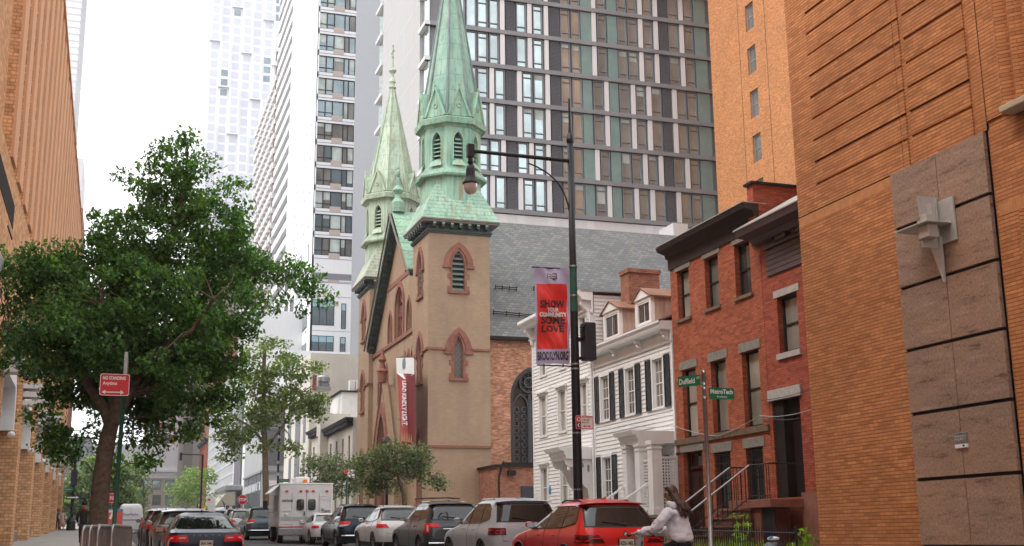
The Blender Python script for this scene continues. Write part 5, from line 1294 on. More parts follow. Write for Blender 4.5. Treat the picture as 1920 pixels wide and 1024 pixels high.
# dotted bright side wall
YS1=193.5
m=MB(); m.fb(TTs,YT,YS1,gz(165),110,.0,.29); m.build('side_wall',plain('bright_white_panel',(.86,.86,.87),.5,var=.02,nscale=.1),tt)
m=MB(); random.seed(5)
nd_=0
for j in range(53):
    z=18+j*1.75
    for i in range(6):
        y=YT+2.2+i*4.7+(j*1.55)%4.7
        if y<YS1-1: m.fb(TTs,y,y+.75,z,z+.5,-.01,0)
m.build('dot_windows',M['mullion'],tt,kind='stuff')
for z in (21.5,26.2,31.0,36.0,40.8):
    for y in (168,175,182,188.5):
        o=MB().fb(TTs,y,y+4.2,z,z+2.6,-.04,0).build('side_window',M['frame_dark'],tt); MB().fb(TTs,y+.12,y+4.08,z+.12,z+2.48,-.06,-.041).build('pane',M['glass_tower'],o)
# ---- banded and beige apartment slabs further up the street
bb=thing('banded_apartment_block','apartment block with slanting white and brown balcony bands beside the dotted white tower','building',(26,200,gz(200)))
cb_=plain('brown_concrete_band',(.30,.24,.21),.85,var=.08,nscale=.2); wp=plain('white_balcony_panel',(.8,.79,.78),.6,var=.03)
m=MB(); m.box(26.3,40,194,214,gz(200),104); m.build('core_wall',cb_,bb)
TB=FX(26.0)
for k in range(33):
    z=12+k*2.9; MB().fb(TB,194,214,z,z+1.25,-.5,.29).build('balcony_band',wp,bb); MB().fb(TB,194,214,z+1.26,z+2.85,.1,.28).build('recess_glass',M['glass_tower'],bb)
    MB().box(26.0,26.9,193.6,193.99,z,z+1.25).build('end_band',cb_,bb)
nb_=0; rb_=MB()
be=thing('beige_balcony_block','beige concrete apartment block with stacked balconies and brown corner blocks, lower than its banded neighbour','building',(27,230,gz(230)))
ZB=P(524,102,X=26.3).z; 
m=MB(); m.box(27.3,45,217,262,gz(230),ZB); m.build('core_wall',cb_,be); TB=FX(27.0)
for k in range(29):
    z=ZB-1.5-k*2.95
    if z<12: break
    MB().fb(TB,217,262,z,z+1.5,.0,.29).build('brown_band',cb_,be)
    for i in range(11):
        y=218.5+i*4; nb_+=1
        if nb_<100: MB().fb(TB,y,y+2.6,z-1.4,z-.1,-.5,.25).build('white_balcony',wp,be)
        else: rb_.fb(TB,y,y+2.6,z-1.4,z-.1,-.5,.25)
    m=MB(); m.fb(TB,216.5,217.4,z,z+1.6,-1.4,.2); m.build('corner_block',plain('mauve_brown_block',(.27,.2,.18),.8,var=.1) if k==0 else bpy.data.materials['mauve_brown_block'],be)
    MB().fb(TB,216.6,217.3,z-1.38,z-.01,-1.3,.2).build('corner_panel',M['panel_pale'],be)
rb_.build('lower_balconies',wp,be,kind='stuff')
# ---- pale curved tower far away
YV=360.0; TV=FY(YV)
cv=thing('pale_stepped_tower','very tall pale tower with square windows and shallow stepped bulges, standing against the sky','building',(32,360,6))
vw=plain('pale_tower_panel',(.78,.785,.80),.5,var=.02,nscale=.05)
m=MB(); m.box(21.3,60,YV+.5,YV+30,5,200); 
cols=[21.5+3.3*i for i in range(9)]
def off(i,k): return 1.0 if (k+i*5)%14<5 else 0.0
for i,u in enumerate(cols):
    for k in range(40):
        z=70+k*3.05; o_=off(i,k)
        m.fb(TV,u,u+3.3,z,z+3.05,-o_,.49)
m.build('facade_wall',vw,cv)
vg=plain('pale_lilac_glass',(.60,.61,.68),.25,var=.04,spec=.5); n=0; wr=MB()
for k in range(39,-1,-1):
    for i,u in enumerate(cols):
        z=70+k*3.05; o_=off(i,k)
        w_=MB().fb(TV,u+.7,u+2.75,z+.5,z+2.6,-o_-.05,-o_-.01)
        dark=(i==1 and k in (22,23,24)) or (i==6 and k in (31,32,33)) or (i==5 and k in(24,25,26)) or (i==2 and k==31) or (i>=3 and k in (12,13,14)) or (i==0 and k in (17,18))
        if n<100 and 70+k*3<172 and i<8: n+=1; w_.build('window',M['glass_tower'] if dark else vg,cv)
        elif dark: wr2=w_.build('window',M['glass_tower'],cv) if n<0 else wr.fb(TV,u+.7,u+2.75,z+.5,z+2.6,-o_-.05,-o_-.01)
        else: wr.fb(TV,u+.7,u+2.75,z+.5,z+2.6,-o_-.05,-o_-.01)
wr.build('lower_windows',vg,cv,kind='stuff')
# ================================================================ LEFT ORANGE BUILDING
XL=-4.0; TL=FX(XL,-1); ZL=29.6
lb=thing('ribbed_orange_building','long orange brick building on the left with vertical ribs above a glazed arcade','building',(XL,80,gz(80)+.15))
YLE=113.5
m=MB(); us=[-20.]; y=43.0; ribs=[]
while y<YLE: ribs.append((y,min(y+1.55,YLE))); us+= [y,min(y+1.55,YLE)]; y+=3.2
us=sorted(set(us+[YLE]))
relief(m,TL,us,[8.6,10.5,14.5,ZL],lambda u,v:(0 if any(a<=u<=b for a,b in ribs) else .32) if v>14.5 else (0 if v>10.5 else .0))
m.box(XL-20,XL-.9,-20,YLE,0,ZL-.3); m.box(XL-20,XL-.01,YLE-.5,YLE,0,ZL)
m.build('wall',M['brick_left'],lb)
sn=plain('smooth_pale_brick',(.66,.36,.2),.85,var=.06,nscale=.4)
for i,(a,b) in enumerate(ribs):
    m=MB(); m.fb(TL,a+.0,b-.0,14.6,ZL+.1,-.10,-.002); m.build('rib',sn,lb)
m=MB(); k=0
sh=M['ink']
for i,(a,b) in enumerate(ribs):
    for j in range(5):
        z=15.6+j*3.9+(i%2)*1.6
        if z<ZL-1: MB().prism(TL,[(b+.1,z),(b+1.3,z),(b+1.3,z+1.1)],.2,.315).build('notch_window',sh,lb)
m=MB()
for j in range(5):
    for i in range(14): y=44+i*5; m.fb(TL,y,y+2.0,9.3+j*1.0,9.36+j*1.0,-.03,0) if j in (1,3) else None
m.build('slit_joint',M['frame_dark'],lb)
m=MB(); m.fb(TL,-20,YLE,ZL+.1,ZL+.3,-.18,.3); m.build('parapet_coping',M['brick_left'],lb)
# arcade
pr=[22.2+10.75*k for k in range(9)]
pz=gz(80)
for k,y in enumerate(pr):
    g_=gz(y)+.1
    MB().fb(TL,y-.85,y+.85,g_-1,8.6,-.25,.9).build('pier',M['brick_left'],lb)
for k in range(8):
    a,b=pr[k]+.86,pr[k+1]-.86; g_=gz(a); c=(a+b)/2
    if b<30: continue
    # white stone arch with grey bracket box
    o=gothic(c,5.9,b-a,6.3,8.55,8); i_=gothic(c,5.9,b-a-.9,6.3,7.8,8)
    m=MB(); m.ring(TL,o,i_,.5,-.05,closed=False)
    m.build('white_arch',M['white_trim'],lb)
    m=MB(); m.fb(TL,a,b,g_-.2,8.5,.6,.7); m.build('arcade_glass',M['win_mid'],lb)
    m=MB()
    for t in (.0,.25,.5,.75,1): u=a+(b-a)*t; m.fb(TL,u-.06,u+.06,g_,8.2,.5,.6)
    for z in (2.6,4.0,5.6,7.0): m.fb(TL,a,b,g_+z-1.2,g_+z-1.12,.52,.6)
    m.build('arcade_mullions',M['steel'],lb)
    MB().fb(TL,a,b,g_-.2,g_+.75,.2,.59).build('stone_dado',M['lintel'],lb)
    MB().fb(TL,a+.2,a+1.6,g_+.3,g_+1.3,.0,.19).build('steel_planter',M['mullion'],lb)
    m=MB()
    for z,w_ in ((8.3,1.3),(7.75,1.2),(7.4,1.0),(7.05,.9)): m.fb(TL,b+.86-w_/2,b+.86+w_/2,z,z+(.45 if z>8 else .2),-.95,-.26)
    m.build('bracket_box',M['panel_pale'],lb)
    MB().ball((XL+.7,b+.9,5.1+gz(b)-1),(.13,.13,.12),8).build('globe_lamp',M['sign_white'],lb)
# dark stone block recess at the near end (big opening high up)
r=(36.5,46.0,13.7,20.5)
m=MB(); m.fb(TL,37,46,12.7,13.6,-.02,-.005); 
m.build('dark_window',M['frame_dark'],lb)
# ---- far left slivers
def simple_tower(name,label,x0,x1,y,z1,mat,dep=20,bands=None,bm=None,bandh=.35,step=3.4,wins=None,wm=None):
    t=thing(name,label,'building',((x0+x1)/2,y,gz(y))); m=MB(); m.box(x0,x1,y,y+dep,gz(y),z1); m.build('wall',mat,t)
    if bands:
        m=MB(); z=gz(y)+5
        while z<z1-1: m.box(x0-.05,x1+.05,y-.12,y-.001,z,z+bandh); m.box(x1+.001,x1+.1,y,y+dep,z,z+bandh) ; z+=step
        m.build('floor_bands',bm,t)
    if wins:
        xs,w_,h_,zs=wins
        for z in zs:
            for x in xs: MB().box(x,x+w_,y-.06,y+.001,z,z+h_).build('window',wm,t)
    return t
simple_tower('grey_slab_tower','pale grey slab tower with thin horizontal lines, rising behind the ribbed orange building',-24,-14.2,300,150,M['panel_white'],30,True,M['panel_pale'],.5,1.8)
simple_tower('pale_block','pale block with a rooftop corner, just beyond the end of the ribbed orange building',-14,-9.2,250,79,M['panel_pale'],20)
simple_tower('dark_red_block','narrow dark-red brick slab at the far end of the left street wall',-12,-8.0,230,63,M['brick_red_dark'],20)
simple_tower('dark_grey_block','low dark grey building seen between the orange arcade and the big tree trunk',-8.5,-3.0,185,16.2,M['mullion'],20)
# ================================================================ RIGHT SIDE, FAR HALF OF THE STREET
# corniced cream houses next to the church
cm=plain('cream_stucco',(.62,.58,.51),.8,var=.08,nscale=.4,streak=.2,streakcol=(.4,.37,.32))
def creamhouse(name,label,y0,y1,ztop,ncol,rows,X=18.0,corn=True,mat=None,wm='win_dark'):
    h=thing(name,label,'row house',(X,(y0+y1)/2,gz(y0)+.15)); T=FX(X); hs=[]
    for z0_,z1_ in rows:
        for k in range(ncol): c=y0+(y1-y0)*(k+.5)/ncol; hs.append((c-.42,c+.42,z0_,z1_))
    m=MB(); holewall(m,T,y0,y1,gz(y0),ztop,hs,.25,thick=9); m.build('wall',mat or cm,h)
    for r in hs: window(h,T,r,M['frame_dark'],M[wm],depth=.15,fw=.06,nx=1,ny=1)
    if corn:
        cornice('cornice',T,y0-.1,y1+.1,[(ztop-.7,-.01),(ztop-.7,.06),(ztop-.3,.1),(ztop-.28,.5),(ztop-.05,.62),(ztop,.62),(ztop,-.01)],M['black_metal'],h)
        n=int((y1-y0)/.55)
        for k in range(n): c=y0+(y1-y0)*(k+.5)/n; MB().fb(T,c-.09,c+.09,ztop-.62,ztop-.31,-.42,-.11).build('bracket',M['black_metal'],h)
    return h
z1=P(640,785,X=17.5).z
creamhouse('cream_row_house','two storey cream stucco house with black bracketed cornice directly left of the church',93.2,104.5,z1-.1,4,[(3.2,5.6),(7.0,9.4)])
creamhouse('small_cream_house','narrower cream house with the shorter of the two black bracketed cornices',105.6,113.5,z1+.4,3,[(3.4,5.8),(7.4,9.8)])
pv=thing('cream_chimney_breast','pale stepped chimney breast between the two black cornices','chimney',(17.9,105,2)); a=P(617,800,X=17.6)
m=MB(); m.box(17.3,18.5,104.52,105.58,gz(105),a.z-.5); m.box(17.3,20,104.52,106.5,a.z-.49,a.z+1.4); m.build('stack',cm,pv)
rb=thing('white_rear_extension','plain white rear wall with a small window and air-conditioning units above the cream houses','building',(20,108,2))
m=MB(); TR_=FY(107.0); a=P(600,770,Y=107); holewall(m,TR_,19.6,24,8,P(640,735,Y=107).z,[rY(107,604,624,775,791)],.2,thick=6); m.build('wall',M['white_paint'],rb)
window(rb,TR_,rY(107,604,624,775,791),M['frame_dark'],M['win_mid'],depth=.1,fw=.05)
zz=P(640,735,Y=107).z
MB().box(19.4,24.2,106.8,113,zz+.002,zz+.14).build('coping',M['frame_dark'],rb)
for k in range(3): x=P(655,745,Y=107.3).x+k*.0; MB().box(x+k*.55,x+k*.55+.48,107.2,107.9,zz+.15,zz+1.15).build('air_conditioner',M['panel_pale'],rb,bevel=.02)
x=P(598,740,Y=107.3).x; m=MB(); m.box(x-.4,x+1.1,107.3,108.6,zz+.15,zz+.5); m.lathe([(.55,zz+.5),(.6,zz+.8),(.45,zz+.9),(.6,zz+1.0),(.6,zz+1.4),(.4,zz+1.6)],(x+.5,108,0),16); m.build('roof_fan',M['steel'],rb)
MB().box(x-.6,x-.25,107.2,107.6,zz+.15,zz+1.5).build('clay_flue',M['brick_chimney'],rb)
# cream slab building with black vertical strips
cs=thing('striped_cream_building','tall narrow cream building with long black vertical strips, left of the small cornices','building',(18,121,2.4))
m=MB(); X_=17.8; T=FX(X_); zt=P(560,700,X=X_).z; m.box(X_,X_+12,114.2,131,gz(120),zt+1); m.build('wall',cm,cs)
for (xa,xb,ya,yb) in ((553,562,760,925),(541,546,770,830),(541,545,860,925),(569,573,778,830),(567,571,852,905)):
    r=rX(X_,xa,xb,ya,yb); MB().fb(T,r[0],r[1],r[2],r[3],-.04,.0).build('black_strip',M['louver'],cs)
# grey storefront building
gs=thing('grey_storefront_building','grey building with ribbed metal upper floor and glazed shops, behind the plane tree trunk','building',(16.5,135,2.8))
XG_=16.5; T=FX(XG_); gm_=plain('light_grey_panel',(.36,.36,.36),.6,var=.06,nscale=.3); 
YA=P(491,886,X=XG_).y; Ygf=158.5; ze1=P(475,893,X=XG_).z
m=MB(); m.box(XG_,XG_+22,YA,Ygf,gz(140),ze1+5.0); m.build('wall',gm_,gs)
TT2=FY(YA)
m=MB(); m.fb(TT2,XG_+.1,XG_+8,ze1+.8,ze1+4.9,-.05,-.001); m.build('dark_panel',M['louver'],gs)
m=MB()
for k in range(9): m.fb(TT2,XG_+.1,XG_+9,ze1+5.05+k*.34,ze1+5.22+k*.34,-.15,.0)
m.box(XG_+.2,XG_+22,YA+.2,Ygf,ze1+5.0,ze1+8.2)
for k in range(9): m.fb(T,YA,Ygf-4,ze1+5.05+k*.34,ze1+5.22+k*.34,-.1,.0)
m.build('louvre_floor',M['band_grey'],gs)
MB().box(XG_-.1,XG_+22,YA-.1,Ygf,ze1+8.21,ze1+9.9).build('roof_screen',M['panel_white'],gs)
m=MB(); m.fb(T,YA,Ygf,ze1-.0,ze1+.25,-.2,0); m.fb(TT2,XG_-.2,XG_+10,ze1,ze1+.25,-.2,0); m.build('canopy_band',M['band_grey'],gs)
for k in range(4):
    a=YA+.6+k*4.3; m=MB(); m.fb(T,a,a+3.9,gz(a),ze1-2.0,-.05,.0); m.build('shop_glass',M['glass_tower'],gs)
    m=MB(); m.fb(T,a,a+3.9,ze1-1.9,ze1-1.0,-.06,0); m.build('fascia',M['panel_pale'],gs)
    m=MB(); m.fb(T,a,a+3.9,ze1-.95,ze1-.1,-.05,0); m.build('transom_grille',M['mullion'],gs)
    m=MB(); 
    for t in (0,.33,.66,1): m.fb(T,a+3.9*t-.05,a+3.9*t+.05,gz(a),ze1-.1,-.1,-.061)
    m.build('mullions',M['louver'],gs)
for k in range(3):
    a=XG_+.3+k*2.4; m=MB(); m.fb(TT2,a,a+2.2,gz(YA),ze1-2.0,-.05,.0); m.build('shop_glass',M['glass_tower'],gs)
    MB().fb(TT2,a,a+2.2,ze1-1.9,ze1-.9,-.06,0).build('fascia',M['panel_pale'],gs)
m=MB(); c=(XG_+2.2,ze1-1.4)
m.ring(TT2,[(c[0]+.42*math.cos(t),c[1]+.42*math.sin(t)) for t in np.linspace(0,2*PI,17)[:-1]],[(c[0]+.3*math.cos(t),c[1]+.3*math.sin(t)) for t in np.linspace(0,2*PI,17)[:-1]],-.06,-.09)
m.build('round_emblem',M['glass_teal'],gs)
m=MB()
for k in range(5):
    a=YA+2+k*.32; m.fb(T,a,a+.2,ze1-1.85+.1*(k%2),ze1-1.1,-.1,-.061)
m.build('sign_lettering',M['glass_teal'],gs)
MB().box(XG_-.03,XG_+.0,YA+1.0,YA+1.35,gz(YA)+1.8,gz(YA)+2.6).build('lit_window',M['curtain'],gs)
# dark pillar, canopy and glass curtain wall
cg=thing('glass_curtain_building','white glass curtain wall building with a dark granite pier and steel canopy','building',(16.5,185,3.6))
m=MB(); m.box(16.5,36,159,162,gz(160),P(446,860,X=16.5).z+14); m.box(16.4,36,172,173,gz(160),34); m.build('concrete_fin',M['panel_pale'],cg)
r=rX(16.4,440,452,790,965); MB().box(16.3,20,r[0],r[1],gz(165),r[3]+4).build('dark_pier',M['louver'],cg)
zc_=P(447,922,X=16.4).z; MB().box(14.2,16.38,160,176,zc_,zc_+.7).build('steel_canopy',M['steel'],cg,bevel=.1)
T=FX(16.6); zt0=P(440,800,X=16.6).z+9
m=MB(); m.box(16.7,36,173.01,224,gz(200),26); m.build('glass_wall',glassmat('bluish_white_glass',(.3,.34,.35),1.0,.08),cg)
m=MB(); y=173.5
while y<224: m.fb(T,y,y+.14,gz(y),26,-.06,.09); y+=1.9
z=6
while z<26: m.fb(T,173,224,z,z+.14,-.04,.09); z+=1.55
m.build('white_mullions',M['panel_white'],cg)
# awning with flags
aw=thing('street_awning','beige entrance awning with a dark flag over the right pavement','awning',(14.5,150,3.4))
a=P(405,938,X=13.5)
m=MB(); Yq=160; L=P(403,950,Y=Yq); Rr=P(440,948,Y=Yq); tp=P(428,925,Y=Yq)
m.add([(L.x,Yq,L.z),(Rr.x,Yq,Rr.z),(Rr.x,Yq,tp.z+.2),(L.x+1.3,Yq,tp.z),(L.x,Yq+6,L.z),(Rr.x,Yq+6,Rr.z),(Rr.x,Yq+6,tp.z+.2),(L.x+1.3,Yq+6,tp.z)],[(0,1,2,3),(4,5,6,7),(0,3,7,4),(3,2,6,7),(0,1,5,4),(1,2,6,5)])
m.build('canvas',plain('beige_canvas',(.3,.27,.2),.8,var=.1),aw)
for x in (Rr.x-.9,Rr.x-.1): MB().tube([(x,Yq+.1,gz(Yq)+.1),(x,Yq+.1,Rr.z)],.22,8).build('post',M['cornice_brown'],aw)
fl_=thing('dark_flag','furled dark blue flag on a slanted pole above the awning','flag',(13,158,6)); a=P(411,929,Y=158); b=P(424,947,Y=158)
MB().tube([tuple(a),tuple(b)],.05,5).build('pole',M['steel'],fl_)
MB().add([tuple(a),tuple(a.lerp(b,.8)),tuple(a.lerp(b,.8)+Vector((.1,0,-.9))),tuple(a+Vector((.3,0,-.5)))],[(0,1,2,3)]).build('flag_cloth',plain('navy_cloth',(.02,.02,.09),.8,var=.1),fl_)
# red brick corniced house and ribbed stone tower
rc=creamhouse('far_red_brick_house','distant red brick building with heavy dark cornice beside the ribbed stone tower',225,244,P(388,823,X=16.5).z,4,[(10,13),(14.2,17),(18,20.5)],X=16.5,mat=M['brick_red'])
MB().box(16.6,24,225,244,P(388,823,X=16.5).z+.01,40).build('upper_wall',M['brick_chimney'],rc)
rs2=thing('ribbed_stone_tower','grey brown stone office tower with close vertical ribs at the end of the street','building',(14,270,5.2))
m=MB(); m.box(16.7,40,246,300,5,60); m.box(14.4,40,262,300,5,60); m.build('core_wall',plain('grey_brown_stone',(.27,.235,.21),.85,var=.08,nscale=.2),rs2)
for k in range(12):
    y=246.3+k*1.3; MB().box(16.2,16.69,y,y+.5,5,60).build('rib',plain('taupe_stone',(.36,.31,.28),.85,var=.05) if k==0 else bpy.data.materials['taupe_stone'],rs2)
for k in range(7):
    y=262.5+k*5; MB().box(13.9,14.39,y,y+1.8,5,60).build('rib',bpy.data.materials['taupe_stone'],rs2)
# cream classical building closing the street, white parapet above and mixed tower behind
ce=thing('cream_end_building','cream stone building with wide dark windows closing the view up the street','building',(8,275,5.2))
Yc_=275; T=FY(Yc_); zt=P(300,860,Y=Yc_).z; rowa=rY(Yc_,285,302,928,948); rowb=rY(Yc_,285,302,900,919)
hs=[]; per=rY(Yc_,285,309.5,928,948); per=per[1]-per[0]
for k in range(-6,4):
    for r in (rowa,rowb): hs.append((r[0]+k*per,r[1]+k*per,r[2],r[3]))
m=MB(); holewall(m,T,-16,14.8,4,zt,hs,.4,thick=15); m.build('wall',plain('cream_limestone',(.52,.45,.36),.8,var=.06),ce)
for r in hs: window(ce,T,r,M['mullion'],M['glass_tower'],depth=.25,fw=.12,nx=3,ny=1)
zq=P(300,886,Y=Yc_).z; m=MB(); m.fb(T,-16.2,15,zq,zq+.5,-.7,-.001); m.fb(T,-16.2,15,zq-1.3,zq-.1,-.25,-.001); m.build('white_cornice',M['panel_white'],ce)
m=MB(); m.fb(T,-16,14.9,zq+.51,zt+3.0,-.1,-.002); m.build('white_parapet',M['panel_white'],ce)
mx_=thing('brick_and_white_tower','distant red brick tower with white bands above the cream building closing the street','building',(14,320,5.2))
m=MB(); m.box(8,22,320,340,5,52); m.build('wall',M['brick_red'],mx_)
for k in range(12):
    z=16+k*3; MB().box(7.9,22,319.8,319.99,z,z+.7).build('white_band',M['panel_white'],mx_)
    for i in range(4): MB().box(8.4+i*3.4,10.2+i*3.4,319.9,319.995,z+1.0,z+2.6).build('window',M['glass_tower'],mx_)
# rear-left distant filler behind trees
simple_tower('pale_far_block','pale far block behind the street trees left of the cream end building',-30,-16.5,290,24,M['panel_pale'],20)
# ================================================================ STREET FURNITURE
def pole_base(Y): return gz(Y)+.15
# ---- tall lamp pole with banner
LY=29.5; LX=11.75; g_=pole_base(LY)
lp=thing('street_lamp','tall black street lamp pole with long arm and bell lamp, carrying the red banner','street lamp',(LX,LY,g_))
def zl(y): return zat(LX,LY,y)
ztop=zl(185); zarm=zl(302); zf=zl(262)
m=MB(); m.lathe([(.17,g_),(.17,g_+.5),(.125,g_+.7),(.12,5),(.1,8.3),(.085,zarm+.5)],(LX,LY,0),14); m.build('shaft',M['black_metal'],lp,smooth=True)
MB().lathe([(.108,zl(585)),(.102,zl(497))],(LX,LY,0),14,cap=False).build('green_band',M['green_pole'],lp,smooth=True)
m=MB(); m.lathe([(.085,zarm+.5),(.1,zarm+.55),(.1,zf-.1),(.115,zf),(.08,zf+.12),(.05,zf+.2),(.035,zf+.4),(.028,ztop)],(LX,LY,0),10); m.build('mast',M['black_metal'],lp)
AX=P(882,302,Y=LY).x
m=MB(); m.tube([(LX,LY,zarm),(AX,LY,zarm+.02)],[.06,.05],10); m.build('arm',M['black_metal'],lp)
m=MB(); a=P(1067,395,Y=LY); b=P(1060,350,Y=LY); c=P(1035,322,Y=LY); d_=P(990,306,Y=LY)
pts=[]
for t in np.linspace(0,1,12):
    q=a*(1-t)**3+b*3*t*(1-t)**2+c*3*t*t*(1-t)+d_*t**3; pts.append(q)
m.tube(pts,.022,6); m.build('brace_rod',M['black_metal'],lp)
m=MB(); m.box(AX-.09,AX+.09,LY-.09,LY+.09,zarm-.16,zarm+.2); m.lathe([(.07,zarm-.3),(.07,zarm-.16)],(AX,LY,0),10); m.lathe([(.05,zarm-.38),(.09,zarm-.3)],(AX,LY,0),10)
m.build('lamp_bracket',M['black_metal'],lp)
z=zarm-.38
lh_=MB().lathe([(.05,z),(.10,z-.04),(.125,z-.15),(.13,z-.32),(.15,z-.40),(.21,z-.50),(.225,z-.55),(.205,z-.565)],(AX,LY,0),20,cap=False).build('lamp_head',M['black_metal'],lp,smooth=True)
gl_,nt,b=newmat('frosted_lamp_glass'); b.inputs['Base Color'].default_value=(.75,.68,.62,1); b.inputs['Roughness'].default_value=.2; b.inputs['Transmission Weight'].default_value=.35
MB().lathe([(.205,z-.565),(.195,z-.65),(.16,z-.75),(.1,z-.82),(.04,z-.84),(.005,z-.84)],(AX,LY,0),20,cap=False).build('lamp_globe',gl_,lh_,smooth=True)
m=MB()
for y in (500,683,692,812,918,555): zz=zl(y); m.lathe([(.125,zz-.02),(.125,zz+.02)],(LX,LY,0),12)
m.build('clamp_band',M['steel'],lp)
# pedestrian signal seen from behind
ps_=thing('pedestrian_signal','black pedestrian signal box on the right side of the lamp pole, behind the red banner','signal',(LX+.3,LY,zl(640)))
za,zb_=zl(676),zl(606); xa=P(1086,640,Y=LY).x; xb=P(1111,640,Y=LY).x
m=MB(); m.box(xa+.07,xb,LY-.28,LY+.1,za,zb_); m.build('housing',M['ink'],ps_,bevel=.025)
m=MB()
for k in range(5): m.box(xa+.04,xa+.1,LY-.25,LY+.05,zb_-.12-.07*k,zb_-.09-.07*k)
m.build('visor_slats',M['black_metal'],ps_)
m=MB(); m.box(LX,xa+.2,LY-.06,LY+.06,zb_-.5,zb_-.4); m.box(LX,xa+.2,LY-.06,LY+.06,za+.03,za+.1); m.build('bracket',M['black_metal'],ps_)
# ---- the banner
bnr=thing('street_banner','lavender banner with a red panel reading SHOW YOUR COMMUNITY SOME LOVE','banner',(LX-.6,LY,7))
A_,B_,C_,D_=P(1001,502,Y=LY-.02),P(1066,504,Y=LY-.02),P(1006,683,Y=LY-.02),P(1069,682,Y=LY-.02)
def bf(u,v):
    q=A_.lerp(B_,u).lerp(C_.lerp(D_,u),v)
    q.y+=.028*math.sin(u*5+v*9)+.02*math.sin(v*21-u*8)+.016*math.sin((u-v*1.2)*19)-.02
    q.x+=.012*math.sin(v*6)
    return q
def bgrid(u0,u1,v0,v1,off,nu=26,nv=60):
    vs=[];fs=[]
    for j in range(nv+1):
        for i in range(nu+1): q=bf(u0+(u1-u0)*i/nu,v0+(v1-v0)*j/nv); vs.append((q.x,q.y-off,q.z))
    for j in range(nv):
        for i in range(nu): k=j*(nu+1)+i; fs.append((k,k+nu+1,k+nu+2,k+1))
    return MB().add(vs,fs)
cl=bgrid(0,1,0,1,0).build('banner_cloth',plain('lavender_vinyl',(.50,.46,.66),.45,var=.04),bnr,smooth=True)
bgrid(.045,.925,.168,.848,.004).build('red_panel',plain('bright_red_vinyl',(.80,.035,.028),.4,var=.03),bnr,smooth=True)
ik=M['ink']
def btext(s,u0,u1,v0,v1,mat,bold,off,name):
    m=MB(); lettering(m,s,lambda u,v:(lambda q:(q.x,q.y-off,q.z))(bf(u,v)),u1-u0,-(v1-v0),bold,u0,v1); return m.build(name,mat,bnr)
bk=plain('black_vinyl_lettering',(.035,.02,.02),.5,var=0)
btext('SHOW',.13,.86,.34,.42,bk,.045,.009,'lettering'); btext('SOME',.15,.86,.505,.59,bk,.045,.009,'lettering'); btext('LOVE',.18,.83,.60,.675,bk,.045,.009,'lettering')
btext('YOUR',.33,.68,.42,.462,M['sign_white'],.05,.013,'lettering'); btext('COMMUNITY',.1,.91,.467,.515,M['sign_white'],.05,.013,'lettering')
btext('BROOKLYN.ORG',.04,.95,.872,.965,bk,.04,.006,'lettering')
m=MB()
for (u0,u1) in ((.36,.475),(.5,.63)):
    q=[bf(u0,.06),bf(u1,.05 if u0>.4 else .07),bf(u1,.12),bf(u0,.115 if u0<.4 else .13)]; m.add([(p.x,p.y-.006,p.z) for p in q],[(0,1,2,3)])
m.build('logo_cube',bk,bnr)
for s,u0,v0 in (('BK',.375,.072),('NY',.375,.095),('BRO',.51,.067),('KLY',.51,.093)):
    btext(s,u0,u0+.09,v0,v0+.018,M['sign_white'],.02,.012,'logo_lettering')
m=MB(); 
for q,dx in ((A_,-.06),(C_,.02)): zq=q.z+(.02 if q is A_ else -.02); m.tube([(q.x+dx,LY-.02,zq),(LX,LY-.02,zq+.0)],.02,6)
m.build('banner_rods',M['black_metal'],bnr)
# parking sign on the lamp pole
def sign_plate(name,label,cat,c,w,h,face,parent_pole=None,th=.006,yaw=0,back=None,group=None):
    t=thing(name,label,cat,tuple(c),group); ca,sa=math.cos(yaw),math.sin(yaw)
    def S(u,v,d): return (c[0]+u*ca-d*sa,c[1]+u*sa+d*ca,c[2]+v)
    def rr(w,h,r=.03): 
        pts=[]
        for (sx,sy,a0) in ((1,1,0),(-1,1,PI/2),(-1,-1,PI),(1,-1,3*PI/2)):
            for k in range(4): a=a0+k*PI/6; pts.append((sx*(w/2-r)+r*math.cos(a),sy*(h/2-r)+r*math.sin(a)))
        return pts
    MB().prism(S,rr(w,h),0,th).build('plate',face,t); return t,S,rr
t,S,rr=sign_plate('parking_rule_sign','small white and red parking sign strapped to the lamp pole below the signal box','sign',P(1096,792,Y=LY-.14),.5,.36,M['sign_white'])
MB().ring(S,rr(.49,.35),rr(.46,.32),0,-.003).build('red_border',M['sign_red'],t)
MB().prism(S,[(-.23,-.0),(-.23,.155),(-.1,.155),(-.1,.0)],-.004,-.001).build('red_square',M['sign_red'],t)
MB().prism(S,[(-.23,-.155),(-.23,-.005),(-.1,-.005),(-.1,-.155)],-.004,-.001).build('black_square',ik,t)
m=MB(); m.ring(S,[(-.165+.055*math.cos(a),.078+.055*math.sin(a)) for a in np.linspace(0,2*PI,15)[:-1]],[(-.165+.038*math.cos(a),.078+.038*math.sin(a)) for a in np.linspace(0,2*PI,15)[:-1]],-.004,-.007)
m.ring(S,[(-.155+.05*math.cos(a),-.08+.05*math.sin(a)) for a in np.linspace(1,5.3,12)],[(-.14+.035*math.cos(a),-.08+.038*math.sin(a)) for a in np.linspace(1,5.3,12)],-.004,-.007)
m.build('symbols',M['sign_white'],t)
m=MB(); lettering(m,'NO PARKING\n11PM-6AM\nMON-FRI',lambda u,v:S(u,v,-.004),.28,.19,.01,-.07,-.03); m.prism(S,[(-.05,-.1),(0,-.07),(0,-.09),(.13,-.09),(.13,-.07),(.18,-.1),(.13,-.13),(.13,-.11),(0,-.11),(0,-.13)],-.005,-.001); m.build('lettering',M['sign_red'],t)
